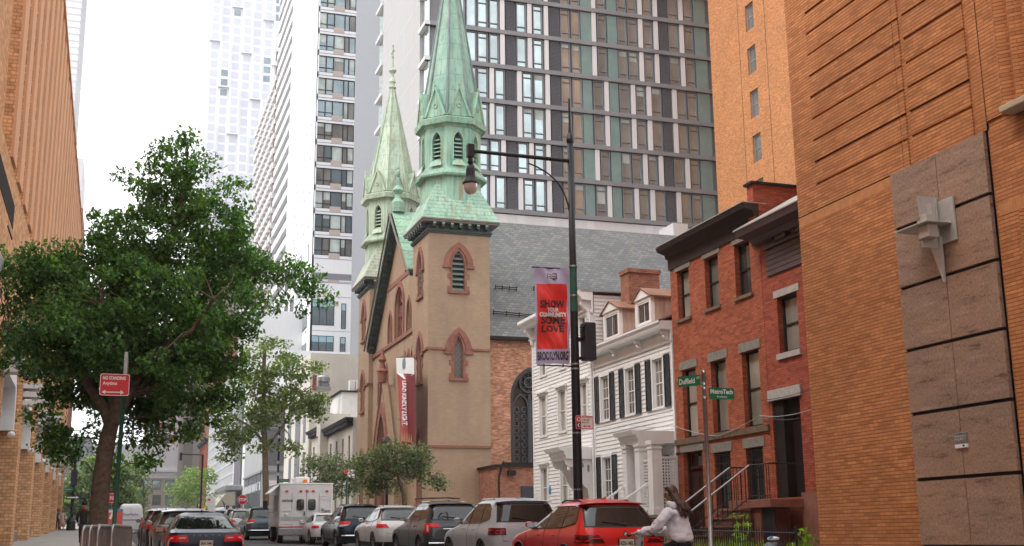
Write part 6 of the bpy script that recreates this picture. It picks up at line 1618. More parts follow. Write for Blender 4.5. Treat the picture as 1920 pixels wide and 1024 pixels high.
# ---- right street-name pole
PX,PY_=11.8,22.3; g_=pole_base(PY_)
sp=thing('street_name_post','grey steel street name post leaning slightly in front of the brick houses','sign post',(PX,PY_,g_))
zt=zat(PX,PY_,697)
MB().tube([(PX,PY_,g_),(PX,PY_,zt)],.045,12).build('post',M['steel'],sp,smooth=True)
m=MB(); m.lathe([(.05,zt-.02),(.05,zt+.02),(.03,zt+.03)],(PX,PY_,0),12); 
for y in (746,728,720): z=zat(PX,PY_,y); m.lathe([(.055,z-.02),(.055,z+.02)],(PX,PY_,0),12)
m.build('bands',M['chrome'],sp)
c=P(1353,738,Y=PY_-.06)
t,S,rr=sign_plate('green_street_sign','green street sign reading MetroTech Roadway, on the right of the grey post','sign',c,.60,.24,M['sign_green'])
MB().ring(S,rr(.595,.235),rr(.58,.22),0,-.003).build('white_border',M['sign_green'],t)
m=MB(); lettering(m,'MetroTech',lambda u,v:S(u,v,-.004),.53,.10,.03,-.265,-.01); lettering(m,'Roadway',lambda u,v:S(u,v,-.004),.24,.045,.02,-.11,-.095); m.build('lettering',M['sign_white'],t)
c=P(1299,718,X=PX-.05); a=P(1283,722,X=PX-.07); b=P(1316,713,X=PX-.07)
t=thing('green_street_sign','green street sign reading Duffield St on the left of the grey post','sign',tuple(c)); t_=t
ya,yb=a.y,b.y; hz=.125; zc=c.z
yl=PY_+.08; L_=1.0
# plate nearly along the street, turned a little toward the camera
v1=Vector((PX-.05,PY_,zc+.02)); 
def S2(u,v,d,yaw=math.radians(145)):
    ca,sa=math.cos(yaw),math.sin(yaw); return (v1.x+u*ca-d*-sa*-1,v1.y+u*sa+d*ca*-1,v1.z+v)
LW=.60
def S2(u,v,d):   # u from 0 (far-left end) to LW (post)
    yaw=math.radians(-62); ca,sa=math.cos(yaw),math.sin(yaw)
    ex,ey=v1.x-LW*ca,v1.y-LW*sa
    return (ex+u*ca-d*sa,ey+u*sa+d*ca,v1.z+v)
MB().prism(S2,rect(0,LW-.03,-.115,.115),0,.006).build('plate',M['sign_green'],t)
m=MB(); lettering(m,'Duffield',lambda u,v:S2(u,v,-.004),.40,.12,.02,.03,-.06); lettering(m,'ST',lambda u,v:S2(u,v,-.004),.08,.05,.01,.48,.02); m.build('lettering',M['sign_white'],t)
# ---- NO STANDING sign and pole (left)
NY=19.0; nx_=P(237,660,Y=NY).x; g_=pole_base(NY)
np_=thing('sign_pole','thin green sign pole on the left pavement behind the barricades','sign post',(nx_,NY,g_))
zt=zat(nx_,NY,660)
MB().tube([(nx_-.04,NY,g_),(nx_,NY,zt-.45)],.034,10).build('post',M['green_pole'],np_,smooth=True)
m=MB(); m.bar((nx_,NY-.0,zt-.55),(nx_,NY,zt),.05,.02); m.build('bracket',M['steel'],np_)
t=thing('edge_on_sign','grey sign plate seen almost edge on at the top of the green pole','sign',(nx_+.03,NY,zt-.2)); MB().prism(lambda u,v,d:(nx_+.02+u*.07,NY+u*.6+d,zt-.02-v),[(0,0),(.3,.04),(.3,.36),(0,.38)],-.003,.003).build('plate',M['mullion'],t)
c=P(215,721.5,Y=NY-.05)
t,S,rr=sign_plate('no_standing_sign','red no standing anytime sign with a white double arrow on the green pole','sign',c,.43,.335,M['sign_red'])
MB().ring(S,rr(.428,.333),rr(.412,.317),0,-.003).build('white_border',M['sign_white'],t)
m=MB(); lettering(m,'NO STANDING',lambda u,v:S(u,v,-.004),.33,.055,.035,-.175,.075); lettering(m,'Anytime',lambda u,v:S(u,v,-.004),.21,.07,.03,-.175,-.02)
m.prism(S,[(-.18,-.115),(-.13,-.08),(-.13,-.107),(.09,-.107),(.09,-.08),(.14,-.115),(.09,-.15),(.09,-.123),(-.13,-.123),(-.13,-.15)],-.005,-.001); m.build('lettering',M['sign_white'],t)
# ---- stop signs and others
def stop(px,py,Y,label,x_pole=None):
    c=P(px,py,Y=Y); s=.38; t=thing('stop_sign',label,'sign',(c.x,Y,pole_base(Y)))
    MB().tube([(c.x,Y+.05,pole_base(Y)),(c.x,Y+.05,c.z+.3)],.04,8).build('post',M['steel'],t)
    o=[(s/math.cos(PI/8)*math.cos(PI/8+k*PI/4),s/math.cos(PI/8)*math.sin(PI/8+k*PI/4)) for k in range(8)]
    T=lambda u,v,d:(c.x+u,Y+d,c.z+v)
    p=MB().prism(T,o,0,.01).build('octagon_plate',M['sign_red'],t); MB().ring(T,[(a*.98,b*.98) for a,b in o],[(a*.92,b*.92) for a,b in o],0,-.006).build('white_border',M['sign_white'],p)
    m=MB(); lettering(m,'STOP',lambda u,v:T(u,v,-.008),.58,.25,.03,-.29,-.125); m.build('lettering',M['sign_white'],p)
stop(455,937,97,'red STOP sign at the right kerb in front of the grey storefront building')
stop(210,934,100,'red STOP sign beside the big tree trunk on the left side')
c=P(386,958,Y=112); t=thing('crossing_sign','fluorescent yellow-green diamond pedestrian sign behind the row of left cars','sign',(c.x,112,pole_base(112)))
MB().tube([(c.x+.1,112.05,pole_base(112)),(c.x+.1,112.05,c.z+.4)],.04,6).build('post',M['steel'],t)
MB().prism(lambda u,v,d:(c.x+u*.55,112+d+u*.3,c.z+v),[(-.55,0),(0,.55),(.55,0),(0,-.55)],0,.01).build('diamond_plate',M['sign_yellow'],t)
MB().prism(lambda u,v,d:(c.x+u*.55,112+d+u*.3,c.z+v),[(-.1,-.25),(.1,-.25),(.12,.1),(0,.3),(-.12,.1)],-.02,-.012).build('walker_symbol',ik,t)
c=P(395,948,Y=118); t=thing('white_notice_board','white notice sign with small red mark behind the yellow crossing sign','sign',(c.x,118,pole_base(118))); MB().tube([(c.x,118.05,pole_base(118)),(c.x,118.05,c.z)],.04,6).build('post',M['steel'],t); MB().box(c.x-.42,c.x+.42,117.98,118.0,c.z-.7,c.z+.75).build('plate',M['sign_white'],t); MB().box(c.x-.3,c.x-.05,117.97,117.978,c.z+.45,c.z+.65).build('red_mark',M['sign_red'],t)
# green pole sign by the church
c=P(651,888,Y=61); t=thing('parking_rule_sign','small white and red parking sign on a green pole in front of the church trees','sign',(c.x,61,pole_base(61)))
a=P(650,940,Y=61)
MB().tube([(a.x,61.04,pole_base(61)),(a.x,61.04,c.z)],.05,8).build('post',M['green_pole'],t)
x=c.x+.0; MB().box(x-.15,x+.38,60.98,61.0,c.z-.2,c.z+.2).build('plate',M['sign_white'],t); MB().box(x-.15,x+.02,60.97,60.979,c.z+.0,c.z+.2).build('red_square',M['sign_red'],t); MB().box(x-.15,x+.02,60.97,60.979,c.z-.2,c.z-.01).build('black_square',ik,t)
m=MB(); lettering(m,'NO PARKING\n8AM-6PM',lambda u,v:(x+u,60.97,c.z+v),.28,.22,.01,.06,-.08); m.build('lettering',M['sign_red'],t)
# church lantern lamp
CY=54; c=P(726,905,Y=CY); g_=pole_base(CY); lx=P(725,940,Y=CY).x
t=thing('lantern_lamp','short black post lamp with a glass lantern in front of the church portal','street lamp',(lx,CY,g_)); zl0=zat(lx,CY,850); zl1=zat(lx,CY,830)
MB().lathe([(.14,g_),(.14,g_+.6),(.08,g_+.8),(.06,zl0-.15),(.12,zl0-.08),(.05,zl0)],(lx,CY,0),12).build('post',M['black_metal'],t)
lan=MB().lathe([(.1,zl0),(.2,zl1)],(lx,CY,0),6).build('lantern_glass',plain('warm_lantern_glass',(.55,.48,.32),.2,var=.05),t)
m=MB(); m.lathe([(.26,zl1),(.24,zl1+.05),(.12,zl1+.2),(.03,zl1+.3)],(lx,CY,0),6)
for k in range(6): a=k*PI/3; m.tube([(lx+.1*math.cos(a),CY+.1*math.sin(a),zl0),(lx+.2*math.cos(a),CY+.2*math.sin(a),zl1)],.014,4)
m.build('lantern_cap',M['black_metal'],lan); MB().ball((lx,CY,zl1+.33),.05,6).build('orange_sensor',M['orange_lens'],lan)
# black flood light on wall right of the trees
c=P(815,897,X=17.7); t=thing('flood_light','small black flood light on a bracket near the right edge of the church trees','light fitting',tuple(c)); MB().ball(c,.16,8).tube([c,(XC,c.y,c.z-.1)],.03,5).build('housing',M['ink'],t)
# left lamp post with one-way sign, signal, street sign
QY=103; c=P(132,1000,Y=QY); g_=pole_base(QY); qx=c.x
t=thing('traffic_signal_pole','tall black pole with signal box and one-way sign behind the walking couple','street lamp',(qx,QY,g_)); zt=zat(qx,QY,825)
MB().lathe([(.35,g_),(.35,g_+.7),(.13,g_+1.0),(.1,zt)],(qx,QY,0),10).build('shaft',M['black_metal'],t)
z=zat(qx,QY,896); MB().box(qx-.25,qx+.25,QY-.35,QY-.1,z-.6,z+.6).build('signal_box',M['ink'],t)
z=zat(qx,QY,933); sg=thing('one_way_sign','black and white one-way arrow sign on the far left signal pole','sign',(qx,QY,z)); T=lambda u,v,d:(qx+u,QY-.14+d,z+v)
MB().prism(T,rect(-.5,.55,-.16,.16),0,.01).build('plate',ik,sg); MB().prism(T,[(-.42,.05),(.25,.05),(.25,.12),(.48,0),(.25,-.12),(.25,-.05),(-.42,-.05)],-.01,-.002).build('white_arrow',M['sign_white'],sg)
z=zat(qx,QY,918); sg=thing('far_green_street_sign','tiny green street sign above the one-way arrow on the far left pole','sign',(qx,QY,z)); MB().box(qx-.75,qx+.0,QY-.16,QY-.14,z-.14,z+.14).build('plate',M['sign_green'],sg); m=MB(); lettering(m,'Willoughby St',lambda u,v:(qx-.7+u,QY-.165,z+v),.62,.12,0,0,-.06); m.build('lettering',M['sign_white'],sg)
# traffic signal arm far up the street + pole with green sign at the storefront
AY=118; bx=P(380,855,Y=AY).x; z=zat(bx,AY,853); e=P(339,855,Y=AY)
t=thing('signal_mast_arm','distant black mast arm with a hanging signal, in front of the ribbed stone tower','traffic signal',(bx,AY,pole_base(AY)))
MB().tube([(bx,AY,pole_base(AY)),(bx,AY,z)],.1,8).build('pole',M['black_metal'],t); MB().tube([(bx,AY,z),(e.x,AY,z+.05)],.06,6).build('arm',M['black_metal'],t); MB().box(e.x-.12,e.x+.14,AY-.12,AY+.12,z-.55,z+.2).build('signal_head',ik,t)
BY=102; bx=P(521,900,Y=BY).x; z=zat(bx,BY,795)
t=thing('black_mast_pole','slim black pole with white stripes and a green sign beside the plane tree trunk','street lamp',(bx,BY,pole_base(BY)))
MB().tube([(bx,BY,pole_base(BY)),(bx,BY,z)],.09,8).build('pole',M['black_metal'],t)
m=MB()
for y in (800,822,846,870,892): zz=zat(bx,BY,y); m.lathe([(.1,zz),(.1,zz+.25)],(bx,BY,0),8)
m.build('white_stickers',M['panel_pale'],t)
z=zat(bx,BY,901); a=bx+.1; sg=thing('far_green_street_sign','small green street sign above the white truck, on the slim black pole','sign',(a,BY,z)); MB().box(a,a+.85,BY-.02,BY,z-.13,z+.13).build('plate',M['sign_green'],sg); m=MB(); lettering(m,'Willoughby St',lambda u,v:(a+.05+u,BY-.025,z+v),.74,.12,0,0,-.06); m.build('lettering',M['sign_white'],sg)
# red poster board and blue lamp behind tree
c=P(212,970,Y=58); t=thing('red_poster_kiosk','small red poster with a white figure 7 standing right of the big tree trunk','poster',(c.x,58,gz(58)+.15))
w_=.42; m=MB(); m.box(c.x-w_,c.x+w_,58,58.1,gz(58)+.15,zat(c.x,58,957)+.06); m.build('frame',M['steel'],t)
zc=c.z; MB().box(c.x-w_+.03,c.x+w_-.03,57.98,57.999,gz(58)+.4,zat(c.x,58,958)).build('red_sheet',plain('coral_red_print',(.7,.1,.09),.6,var=.05),t)
m=MB(); lettering(m,'7',lambda u,v:(c.x-.2+u,57.97,zc-.1+v),.3,.42,.06); m.build('figure',M['sign_white'],t)
MB().box(c.x-.15,c.x+.25,57.9,57.97,zc-.5,zc-.28).build('blue_box',plain('bright_blue_print',(.02,.3,.6),.5,var=.1),t)
MB().box(c.x-.15,c.x+w_-.02,57.985,57.999,zat(c.x,58,958)+.003,zat(c.x,58,955)).build('blue_cap',bpy.data.materials['bright_blue_print'],t)
# ---- barricades
def barricade(x,y,yaw,label,first=[None]):
    if first[0] is None:
        b=thing('crowd_barrier','x','barricade',(0,0,0),'steel barriers on the left pavement'); L=2.1; H=1.1
        fr=MB(); r_=.12; pts=[(0,0,.15),(0,0,H-r_)]+[(r_-r_*math.cos(a),0,H-r_+r_*math.sin(a)) for a in (.5,1.0,PI/2)]+[(L-r_+r_*math.sin(a),0,H-r_+r_*math.cos(a)) for a in (0,.5,1.0,PI/2)]+[(L,0,.15)]
        fr.tube(pts,.022,8); fr.tube([(0,0,.17),(L,0,.17)],.018,6); fr.build('frame',M['steel'],b,local=True,smooth=True)
        bs=MB()
        for k in range(1,18): bs.tube([(L*k/18,0,.18),(L*k/18,0,H-.02)],.009,6)
        bs.build('bars',M['steel'],b,local=True)
        for k in (.35,L-.35): MB().tube([(k,-.28,.01),(k,0,.16),(k,.28,.01)],.018,6).build('foot',M['steel'],b,local=True)
        first[0]=b; o=b
    else: o=copy_tree(first[0])
    o['label']=label; o.location=(x,y,gz(y)+.15); o.rotation_euler=(0,0,yaw)
for k,(x0,y0,ang,lab) in enumerate(((-.30,16.4,80,'steel crowd barrier nearest the camera, leftmost of the stacked row'),(-.22,16.7,80,'steel crowd barrier second in the stacked row'),(-.12,17.0,80,'steel crowd barrier in the middle of the stacked row'),(.06,17.6,82,'steel crowd barrier rightmost of the row, next to the parked cars'),(-.14,18.1,80,'steel crowd barrier furthest from the camera in the row'))):
    barricade(x0,y0,math.radians(ang),lab)
# ================================================================ TREES
def leaves(name,mat,parent,centres,radii,n,size,droop=.35,seed=1,aspect=.8,squash=.7):
    rng=np.random.default_rng(seed); C_=np.array(centres); Rr=np.array(radii)
    w=Rr**2; w=w/w.sum(); idx=rng.choice(len(C_),n,p=w)
    d=rng.normal(size=(n,3)); d/=np.linalg.norm(d,axis=1)[:,None]
    r=Rr[idx]*rng.uniform(.15,1,n)**.6
    p=C_[idx]+d*r[:,None]*np.array([1,1,squash])
    nrm=rng.normal(size=(n,3))*.75+np.array([0,0,.8]); nrm/=np.linalg.norm(nrm,axis=1)[:,None]
    a=np.cross(nrm,rng.normal(size=(n,3))); a/=np.linalg.norm(a,axis=1)[:,None]; b=np.cross(nrm,a)
    b[:,2]-=droop; s=size*(.55+.9*rng.uniform(0,1,n)**1.5)[:,None]*1.05
    v=np.stack([p-b*s*.5, p+a*s*.5*aspect, p+b*s*.5+nrm*s*.08, p-a*s*.5*aspect],1).reshape(-1,3)
    off=np.array(ORG.get(parent.name,Vector((0,0,0)))); v=v-off
    me=bpy.data.meshes.new(name); me.vertices.add(len(v)); me.vertices.foreach_set('co',v.ravel().astype(np.float32))
    me.loops.add(4*n); me.loops.foreach_set('vertex_index',np.arange(4*n,dtype=np.int32)); me.polygons.add(n)
    me.polygons.foreach_set('loop_start',np.arange(0,4*n,4,dtype=np.int32)); me.polygons.foreach_set('loop_total',np.full(n,4,dtype=np.int32)); me.update(); me.validate()
    me.materials.append(mat); o=bpy.data.objects.new(name,me); COL.objects.link(o); o.parent=parent; ORG[o.name]=Vector(off); return o
def tree(name,label,base,trunk,limbs,blobs,nleaf,size,leaf,bark,tr=(.25,.1),ncl=160,clr=.45,seed=3,droop=.35,group=None,squash=.75,nbr=None):
    """blobs: list of (x,y,z,rx,ry,rz); clusters are scattered through them, limbs reach the clusters"""
    t=thing(name,label,'tree',base,group); rng=np.random.default_rng(seed)
    vol=np.array([b[3]*b[4]*b[5] for b in blobs])**.8; cs=[]; 
    idx=rng.choice(len(blobs),ncl,p=vol/vol.sum())
    for i in idx:
        b=blobs[i]; d=rng.normal(size=3); d/=np.linalg.norm(d); r=rng.uniform(.25,1)**.5; cs.append([b[0]+d[0]*r*b[3],b[1]+d[1]*r*b[4],b[2]+d[2]*r*b[5]])
    m=MB(); tp=[Vector(p) for p in trunk]; n=len(tp); m.tube(tp,[tr[0]+(tr[1]-tr[0])*i/(n-1) for i in range(n)],12); 
    for L in limbs: m.tube([Vector(p) for p in L[0]],L[1],8)
    nodes=[p for L in limbs for p in map(Vector,L[0][1:])]+tp[n//2:]
    m.build('trunk',bark,t,smooth=True)
    br=MB()
    for c in (cs if nbr is None else cs[:nbr]):
        c=Vector(c); q=min(nodes,key=lambda p:(p-c).length+max(0,p.z-c.z)*.6); mid=q.lerp(c,.5)+Vector((rng.uniform(-.2,.2),rng.uniform(-.2,.2),rng.uniform(.0,.35)))
        br.tube([q,mid,c],[.022,.014,.006],5,cap=False)
    br.build('branches',bark,t)
    leaves('crown',leaf,t,cs,rng.uniform(.6,1.3,len(cs))*clr,nleaf,size,droop,seed,squash=squash)
    return t
# ---- big ginkgo-like tree on the left pavement
GY=33.0
def gp(x,y,dy=0): p=P(x,y,Y=GY+dy); return (p.x,p.y,p.z)
b0=P(182,1000,Y=GY); base=(b0.x,GY,gz(GY)+.15)
trunk=[(b0.x-.02,GY,gz(GY)-.1),gp(183,985),gp(190,900),gp(201,825),gp(210,790)]
def GL(pts,r): return ([gp(*p) for p in pts],r)
limbs=[GL([(208,800),(195,765),(165,720),(150,690),(145,640),(130,600)],[.16,.14,.12,.1,.07,.04]),
 GL([(212,795),(222,740),(245,680),(270,600),(300,520),(330,420),(350,330),(352,265)],[.2,.18,.16,.14,.12,.08,.05,.02]),
 GL([(215,790),(240,740),(285,650,1),(350,580,1.5),(420,530,1.5),(500,500,1)],[.17,.14,.11,.09,.07,.03]),
 GL([(212,790),(208,740),(205,690,-1),(200,640,-1.5),(190,570,-2)],[.12,.1,.08,.06,.03]),
 GL([(255,660),(240,590,1),(215,530,1.5),(160,500,2)],[.1,.08,.06,.03]),
 GL([(240,700),(300,660,-1),(360,620,-2),(400,560,-2)],[.1,.08,.06,.03]),
 GL([(160,715),(110,690,.5),(60,660,.5),(20,640,0)],[.09,.07,.05,.02])]
def blob(x,y,rx,ry,dy=0,rd=None):
    k=(GY+dy+1)/F*1.05; p=P(x,y,Y=GY+dy); return (p.x,p.y,p.z,rx*k,(rd if rd else rx*.8)*k,ry*k)
bl=[blob(345,290,60,40),blob(300,350,75,38,.3),blob(385,350,75,55,0),blob(300,400,80,45,.5),blob(400,420,75,55,-.5),blob(250,440,85,50),blob(330,470,120,60,0),blob(430,490,90,50,.8),
 blob(180,480,100,45,.5),blob(60,500,70,32,.5),blob(120,550,90,45,0),blob(40,610,60,38,0),blob(230,550,130,75,-1),blob(350,570,130,80,-.8),blob(480,540,90,45,1),blob(545,510,48,20,1),blob(560,560,45,28,1),
 blob(60,680,70,40,.5),blob(140,640,100,60,-1.5),blob(300,670,110,70,-1.5),blob(400,640,70,70,0),blob(420,700,40,70,.5),blob(330,760,75,60,.5),blob(270,780,50,60,1),blob(130,780,60,50,1.5),blob(110,830,35,35,2),blob(30,730,18,30,0),blob(290,850,40,35,1),blob(250,730,60,50,1.5),blob(205,860,20,30,2.5),blob(390,740,45,55,1),blob(250,620,150,80,1),blob(170,560,110,60,1.2),blob(330,800,30,60,-.5),blob(210,690,90,45,1.5),blob(250,750,60,45,1.6),blob(160,710,60,40,1.5),blob(330,690,80,60,1.2),blob(80,600,70,60,1),blob(30,520,40,50,.8)]
tree('ginkgo_tree','large dark green tree with forked brown trunk behind the no standing sign',base,trunk,limbs,bl,112000,.10,M['leaf_ginkgo'],M['bark'],tr=(.265,.19),ncl=900,clr=.43,seed=4,droop=.5,squash=.75,nbr=260)
# hanging twigs of leaves on the underside
# ---- plane tree mid street (right kerb)
PYt=99.0
def pp(x,y,dy=0): p=P(x,y,Y=PYt+dy); return (p.x,p.y,p.z)
def pb(x,y,rx,ry,dy=0): k=PYt/F*1.04; p=P(x,y,Y=PYt+dy); return (p.x,p.y,p.z,rx*k,rx*.7*k,ry*k)
b0=P(500,960,Y=PYt)
tree('plane_tree','loose bright green street tree with slim trunk beside the white truck',(b0.x,PYt,gz(PYt)+.15),[(b0.x,PYt,gz(PYt)),pp(499,930),pp(497,860),pp(495,780),pp(494,700),pp(497,650)],
 [([pp(495,830),pp(470,800),pp(435,780),pp(415,790)],[.12,.1,.07,.03]),([pp(495,800),pp(530,770),pp(560,740),pp(590,720)],[.12,.09,.06,.03]),([pp(495,845),pp(530,800),pp(545,770),pp(545,700)],[.12,.09,.06,.03]),([pp(495,770),pp(470,730),pp(450,700)],[.1,.07,.03])],
 [pb(500,660,45,28),pb(540,690,60,28),pb(470,720,45,30),pb(560,755,55,35),pb(500,770,45,30),pb(440,800,38,30),pb(430,850,30,25),pb(470,820,45,30),pb(580,770,30,20),pb(540,830,28,18),pb(415,760,20,15)],9500,.27,M['leaf_plane'],M['bark_pale'],tr=(.3,.14),ncl=150,clr=.95,seed=8,droop=.2,squash=.55)
# ---- small grey-green trees by the church
def small(name,label,Y,px0,pts,blobs,n,leaf,size,ncl,clr,tr=(.12,.06),seed=2,bark='bark'):
    k=Y/F*1.03; b0=P(px0,960,Y=Y)
    tk=[(b0.x,Y,gz(Y)+.1)]+[tuple(P(x,y,Y=Y)) for x,y in pts]
    bb_=[]
    for x,y,rx,ry in blobs: p=P(x,y,Y=Y+random.uniform(-.8,.8)); bb_.append((p.x,p.y,p.z,rx*k,rx*.8*k,ry*k))
    lm=[([tk[-1],tuple(Vector(tk[-1]).lerp(Vector(b[:3]),.5)+Vector((0,0,.1))),b[:3]],[tr[1]*.8,tr[1]*.5,.02]) for b in bb_[:6]]
    return tree(name,label,(b0.x,Y,gz(Y)+.15),tk,lm,bb_,n,size,leaf,M[bark],tr=tr,ncl=ncl,clr=clr,seed=seed,droop=.2)
small('olive_tree','small feathery grey green tree in front of the church tower base',50,762,[(758,930),(752,910),(745,890)],[(700,880,40,30),(740,860,45,28),(780,870,35,30),(810,905,30,14),(730,900,40,20),(690,905,35,20)],7500,M['leaf_olive'],.11,170,.42,seed=5)
small('olive_tree','small feathery grey green tree in front of the cream row houses',66,615,[(612,930),(610,905)],[(600,880,35,25),(640,880,35,25),(580,910,25,18),(625,910,35,22),(660,900,25,28),(600,930,30,14)],6000,M['leaf_olive'],.13,150,.5,seed=6)
small('young_street_tree','small light green tree far up the right pavement before the ribbed stone tower',150,368,[(372,930),(375,915)],[(370,895,28,18),(350,915,30,14),(385,900,18,14),(340,935,28,10),(370,930,30,12)],2300,M['leaf_light'],.28,70,1.1,seed=7,bark='bark')
# far left clumps
small('park_tree','leafy green tree behind the big trunk, left of it above the walking couple',140,130,[(130,930),(135,910)],[(125,930,22,30),(150,915,22,35),(145,950,25,20),(165,890,20,30),(120,960,18,15)],5000,M['leaf_far'],.4,90,1.2,seed=9)
small('park_tree','leafy green tree between the big trunk and the cream end building, right of it',135,270,[(270,930),(268,900)],[(250,880,30,25),(262,905,22,25),(240,920,20,30),(250,950,25,15)],2600,M['leaf_far'],.28,70,1.1,seed=10)
small('park_tree','dark leafy tree directly behind the red poster, lowest of the far trees',120,222,[(222,940),(222,930)],[(215,930,18,25),(235,940,15,20),(220,900,20,20)],3000,M['leaf_far'],.34,50,1.0,seed=12)
# bright shrubs in yard
def weed(px,py,X,h,n,label,seed):
    b=P(px,py,X=X); rng=np.random.default_rng(seed); t=thing('leafy_weed',label,'plant',(b.x,b.y,gz(b.y)+.15),'weeds behind the iron fence')
    m=MB(); cs=[]
    for k in range(5):
        a=rng.uniform(0,6.28); top=(b.x+.18*math.cos(a),b.y+.18*math.sin(a),gz(b.y)+.15+h*rng.uniform(.7,1)); m.tube([(b.x,b.y,gz(b.y)+.15),top],.008,4)
        for q in range(4): cs.append(tuple(Vector((b.x,b.y,gz(b.y)+.15)).lerp(Vector(top),.4+.2*q)))
    m.build('stems',M['grass'],t); leaves('foliage',M['grass'],t,cs,[.14]*len(cs),n,.11,.2,seed)
weed(1393,1000,14.6,1.15,120,'bright green leafy weed behind the iron fence, near the fence middle',1)
weed(1515,1010,14.7,.9,150,'bushy green weed by the dark opening under the stoop',2)
weed(1478,1015,14.6,.5,120,'low spreading green weed beside the striped rubbish bag',3)
b=P(1452,1018,X=13.6); t=thing('rubbish_bag','black rubbish bag with a crumpled blue and white wrapper on top, by the iron fence','rubbish bag',(b.x,b.y,gz(b.y)+.15)); z=P(1452,1012,X=13.6).z
m=MB(); m.ball((b.x,b.y,(gz(b.y)+.15+z)/2),(.3,.3,(z-gz(b.y)-.15)/2),14); m.build('bag',plain('black_bin_liner',(.02,.02,.025),.25,var=.3,bmp=1,bscale=12),t,smooth=True)
m=MB(); m.ball((b.x-.02,b.y,z+.02),(.15,.12,.05),8); m.build('wrapper',M['sign_white'],t); MB().ball((b.x-.1,b.y-.05,z+.04),(.06,.05,.035),6).build('blue_scrap',bpy.data.materials['bright_blue_print'],t)
# ================================================================ CARS
class Body:
    def __init__(s,L,W,H,rear,front,width,zs=None,rl=.42,rw=.26,bow=.06):
        s.L=L;s.W=W;s.H=H;s.rear=rear;s.front=front;s.width=width;s.rl=rl;s.rw=rw;s.bow=bow;s.cache={}
    def it(s,tab,z): return float(np.interp(z,[t[0] for t in tab],[t[1] for t in tab]))
    def outline(s,z):
        k=round(z,4)
        if k in s.cache: return s.cache[k]
        yr,yf,w=s.it(s.rear,z),s.it(s.front,z),s.it(s.width,z)
        rl=min(s.rl,(yf-yr)*.35); rw=min(s.rw,w*.45); n=9; pts=[]
        def bowr(x): return s.bow*(x/w)**2
        for i in range(9): x=(w-rw)*i/8; pts.append((x,yr+bowr(x)))
        for i in range(1,n):
            a=PI/2*i/n; x=w-rw+rw*math.sin(a)**.85; y=yr+rl-rl*math.cos(a)**.85; pts.append((x,y+bowr(x)*(1-i/n)))
        y0,y1=yr+rl,yf-rl*1.3
        for i in range(17): t=i/16; pts.append((w-.02*abs(2*t-1)**3*0,y0+(y1-y0)*t))
        for i in range(1,n):
            a=PI/2*i/n; pts.append((w-rw*1.4+rw*1.4*math.cos(a)**.85,y1+rl*1.3*math.sin(a)**.85))
        for i in range(9): x=(w-rw*1.4)*(1-i/8); pts.append((x,yf-bowr(x)*1.2*0))
        right=np.array(pts); left=right[::-1][1:-1]*np.array([-1,1]); o=np.vstack([right,left]); s.cache[k]=(right,o); return s.cache[k]
    def at(s,z,sd,off=.0):   # signed distance from the rear centre along the outline (+ = right side)
        r,_=s.outline(z); d=np.concatenate([[0],np.cumsum(np.linalg.norm(np.diff(r,axis=0),axis=1))])
        q=abs(sd); x=np.interp(q,d,r[:,0]); y=np.interp(q,d,r[:,1]); x2=np.interp(q+.02,d,r[:,0]);y2=np.interp(q+.02,d,r[:,1])
        t=np.array([x2-x,y2-y]); t/=max(1e-6,np.linalg.norm(t)); nx,ny=t[1],-t[0]
        x+=nx*off;y+=ny*off; return (math.copysign(1,sd)*x if sd!=0 else x,y,z)
    def side(s,y,z,sg,off=0):
        r,_=s.outline(z); k=np.argsort(r[8:50,1]); rr=r[8:-8]; x=np.interp(y,rr[:,1],rr[:,0]); return (sg*(x+off),y,z)
    def reary(s,x,z,off=0):
        r,_=s.outline(z); return (x,float(np.interp(abs(x),r[:18,0],r[:18,1]))-off,z)
    def mesh(s,zs):
        vs=[];fs=[];n=None
        for z in zs:
            _,o=s.outline(z); n=len(o); vs+=[(p[0],p[1],z) for p in o]
        for j in range(len(zs)-1):
            for i in range(n): fs.append((j*n+i,j*n+(i+1)%n,(j+1)*n+(i+1)%n,(j+1)*n+i))
        fs.append(tuple(reversed(range(n)))); fs.append(tuple((len(zs)-1)*n+i for i in range(n)))
        return MB().add(vs,fs)
def grid(fn,nu,nv):
    vs=[fn(i/nu,j/nv) for j in range(nv+1) for i in range(nu+1)]
    return MB().add(vs,[(j*(nu+1)+i,j*(nu+1)+i+1,(j+1)*(nu+1)+i+1,(j+1)*(nu+1)+i) for j in range(nv) for i in range(nu)])
def patch(B,sa,sb,z0,z1,off,nu=14,nv=6):   # sa,sb: functions of t(0 bottom..1 top) or constants
    f=lambda q,t:(q(t) if callable(q) else q)
    return grid(lambda u,v:B.at(z0+(z1-z0)*v,f(sa,v)+(f(sb,v)-f(sa,v))*u,off),nu,nv)
def spatch(B,y0,y1,zb,zt,sg,off,nu=14,nv=6):  # side patch between curves
    return grid(lambda u,v:(lambda y:B.side(y,zb(y)+(zt(y)-zb(y))*v,sg,off))(y0+(y1-y0)*u),nu,nv)
def pw(pts): xs=[p[0] for p in pts];ys=[p[1] for p in pts]; return lambda x:float(np.interp(x,xs,ys))
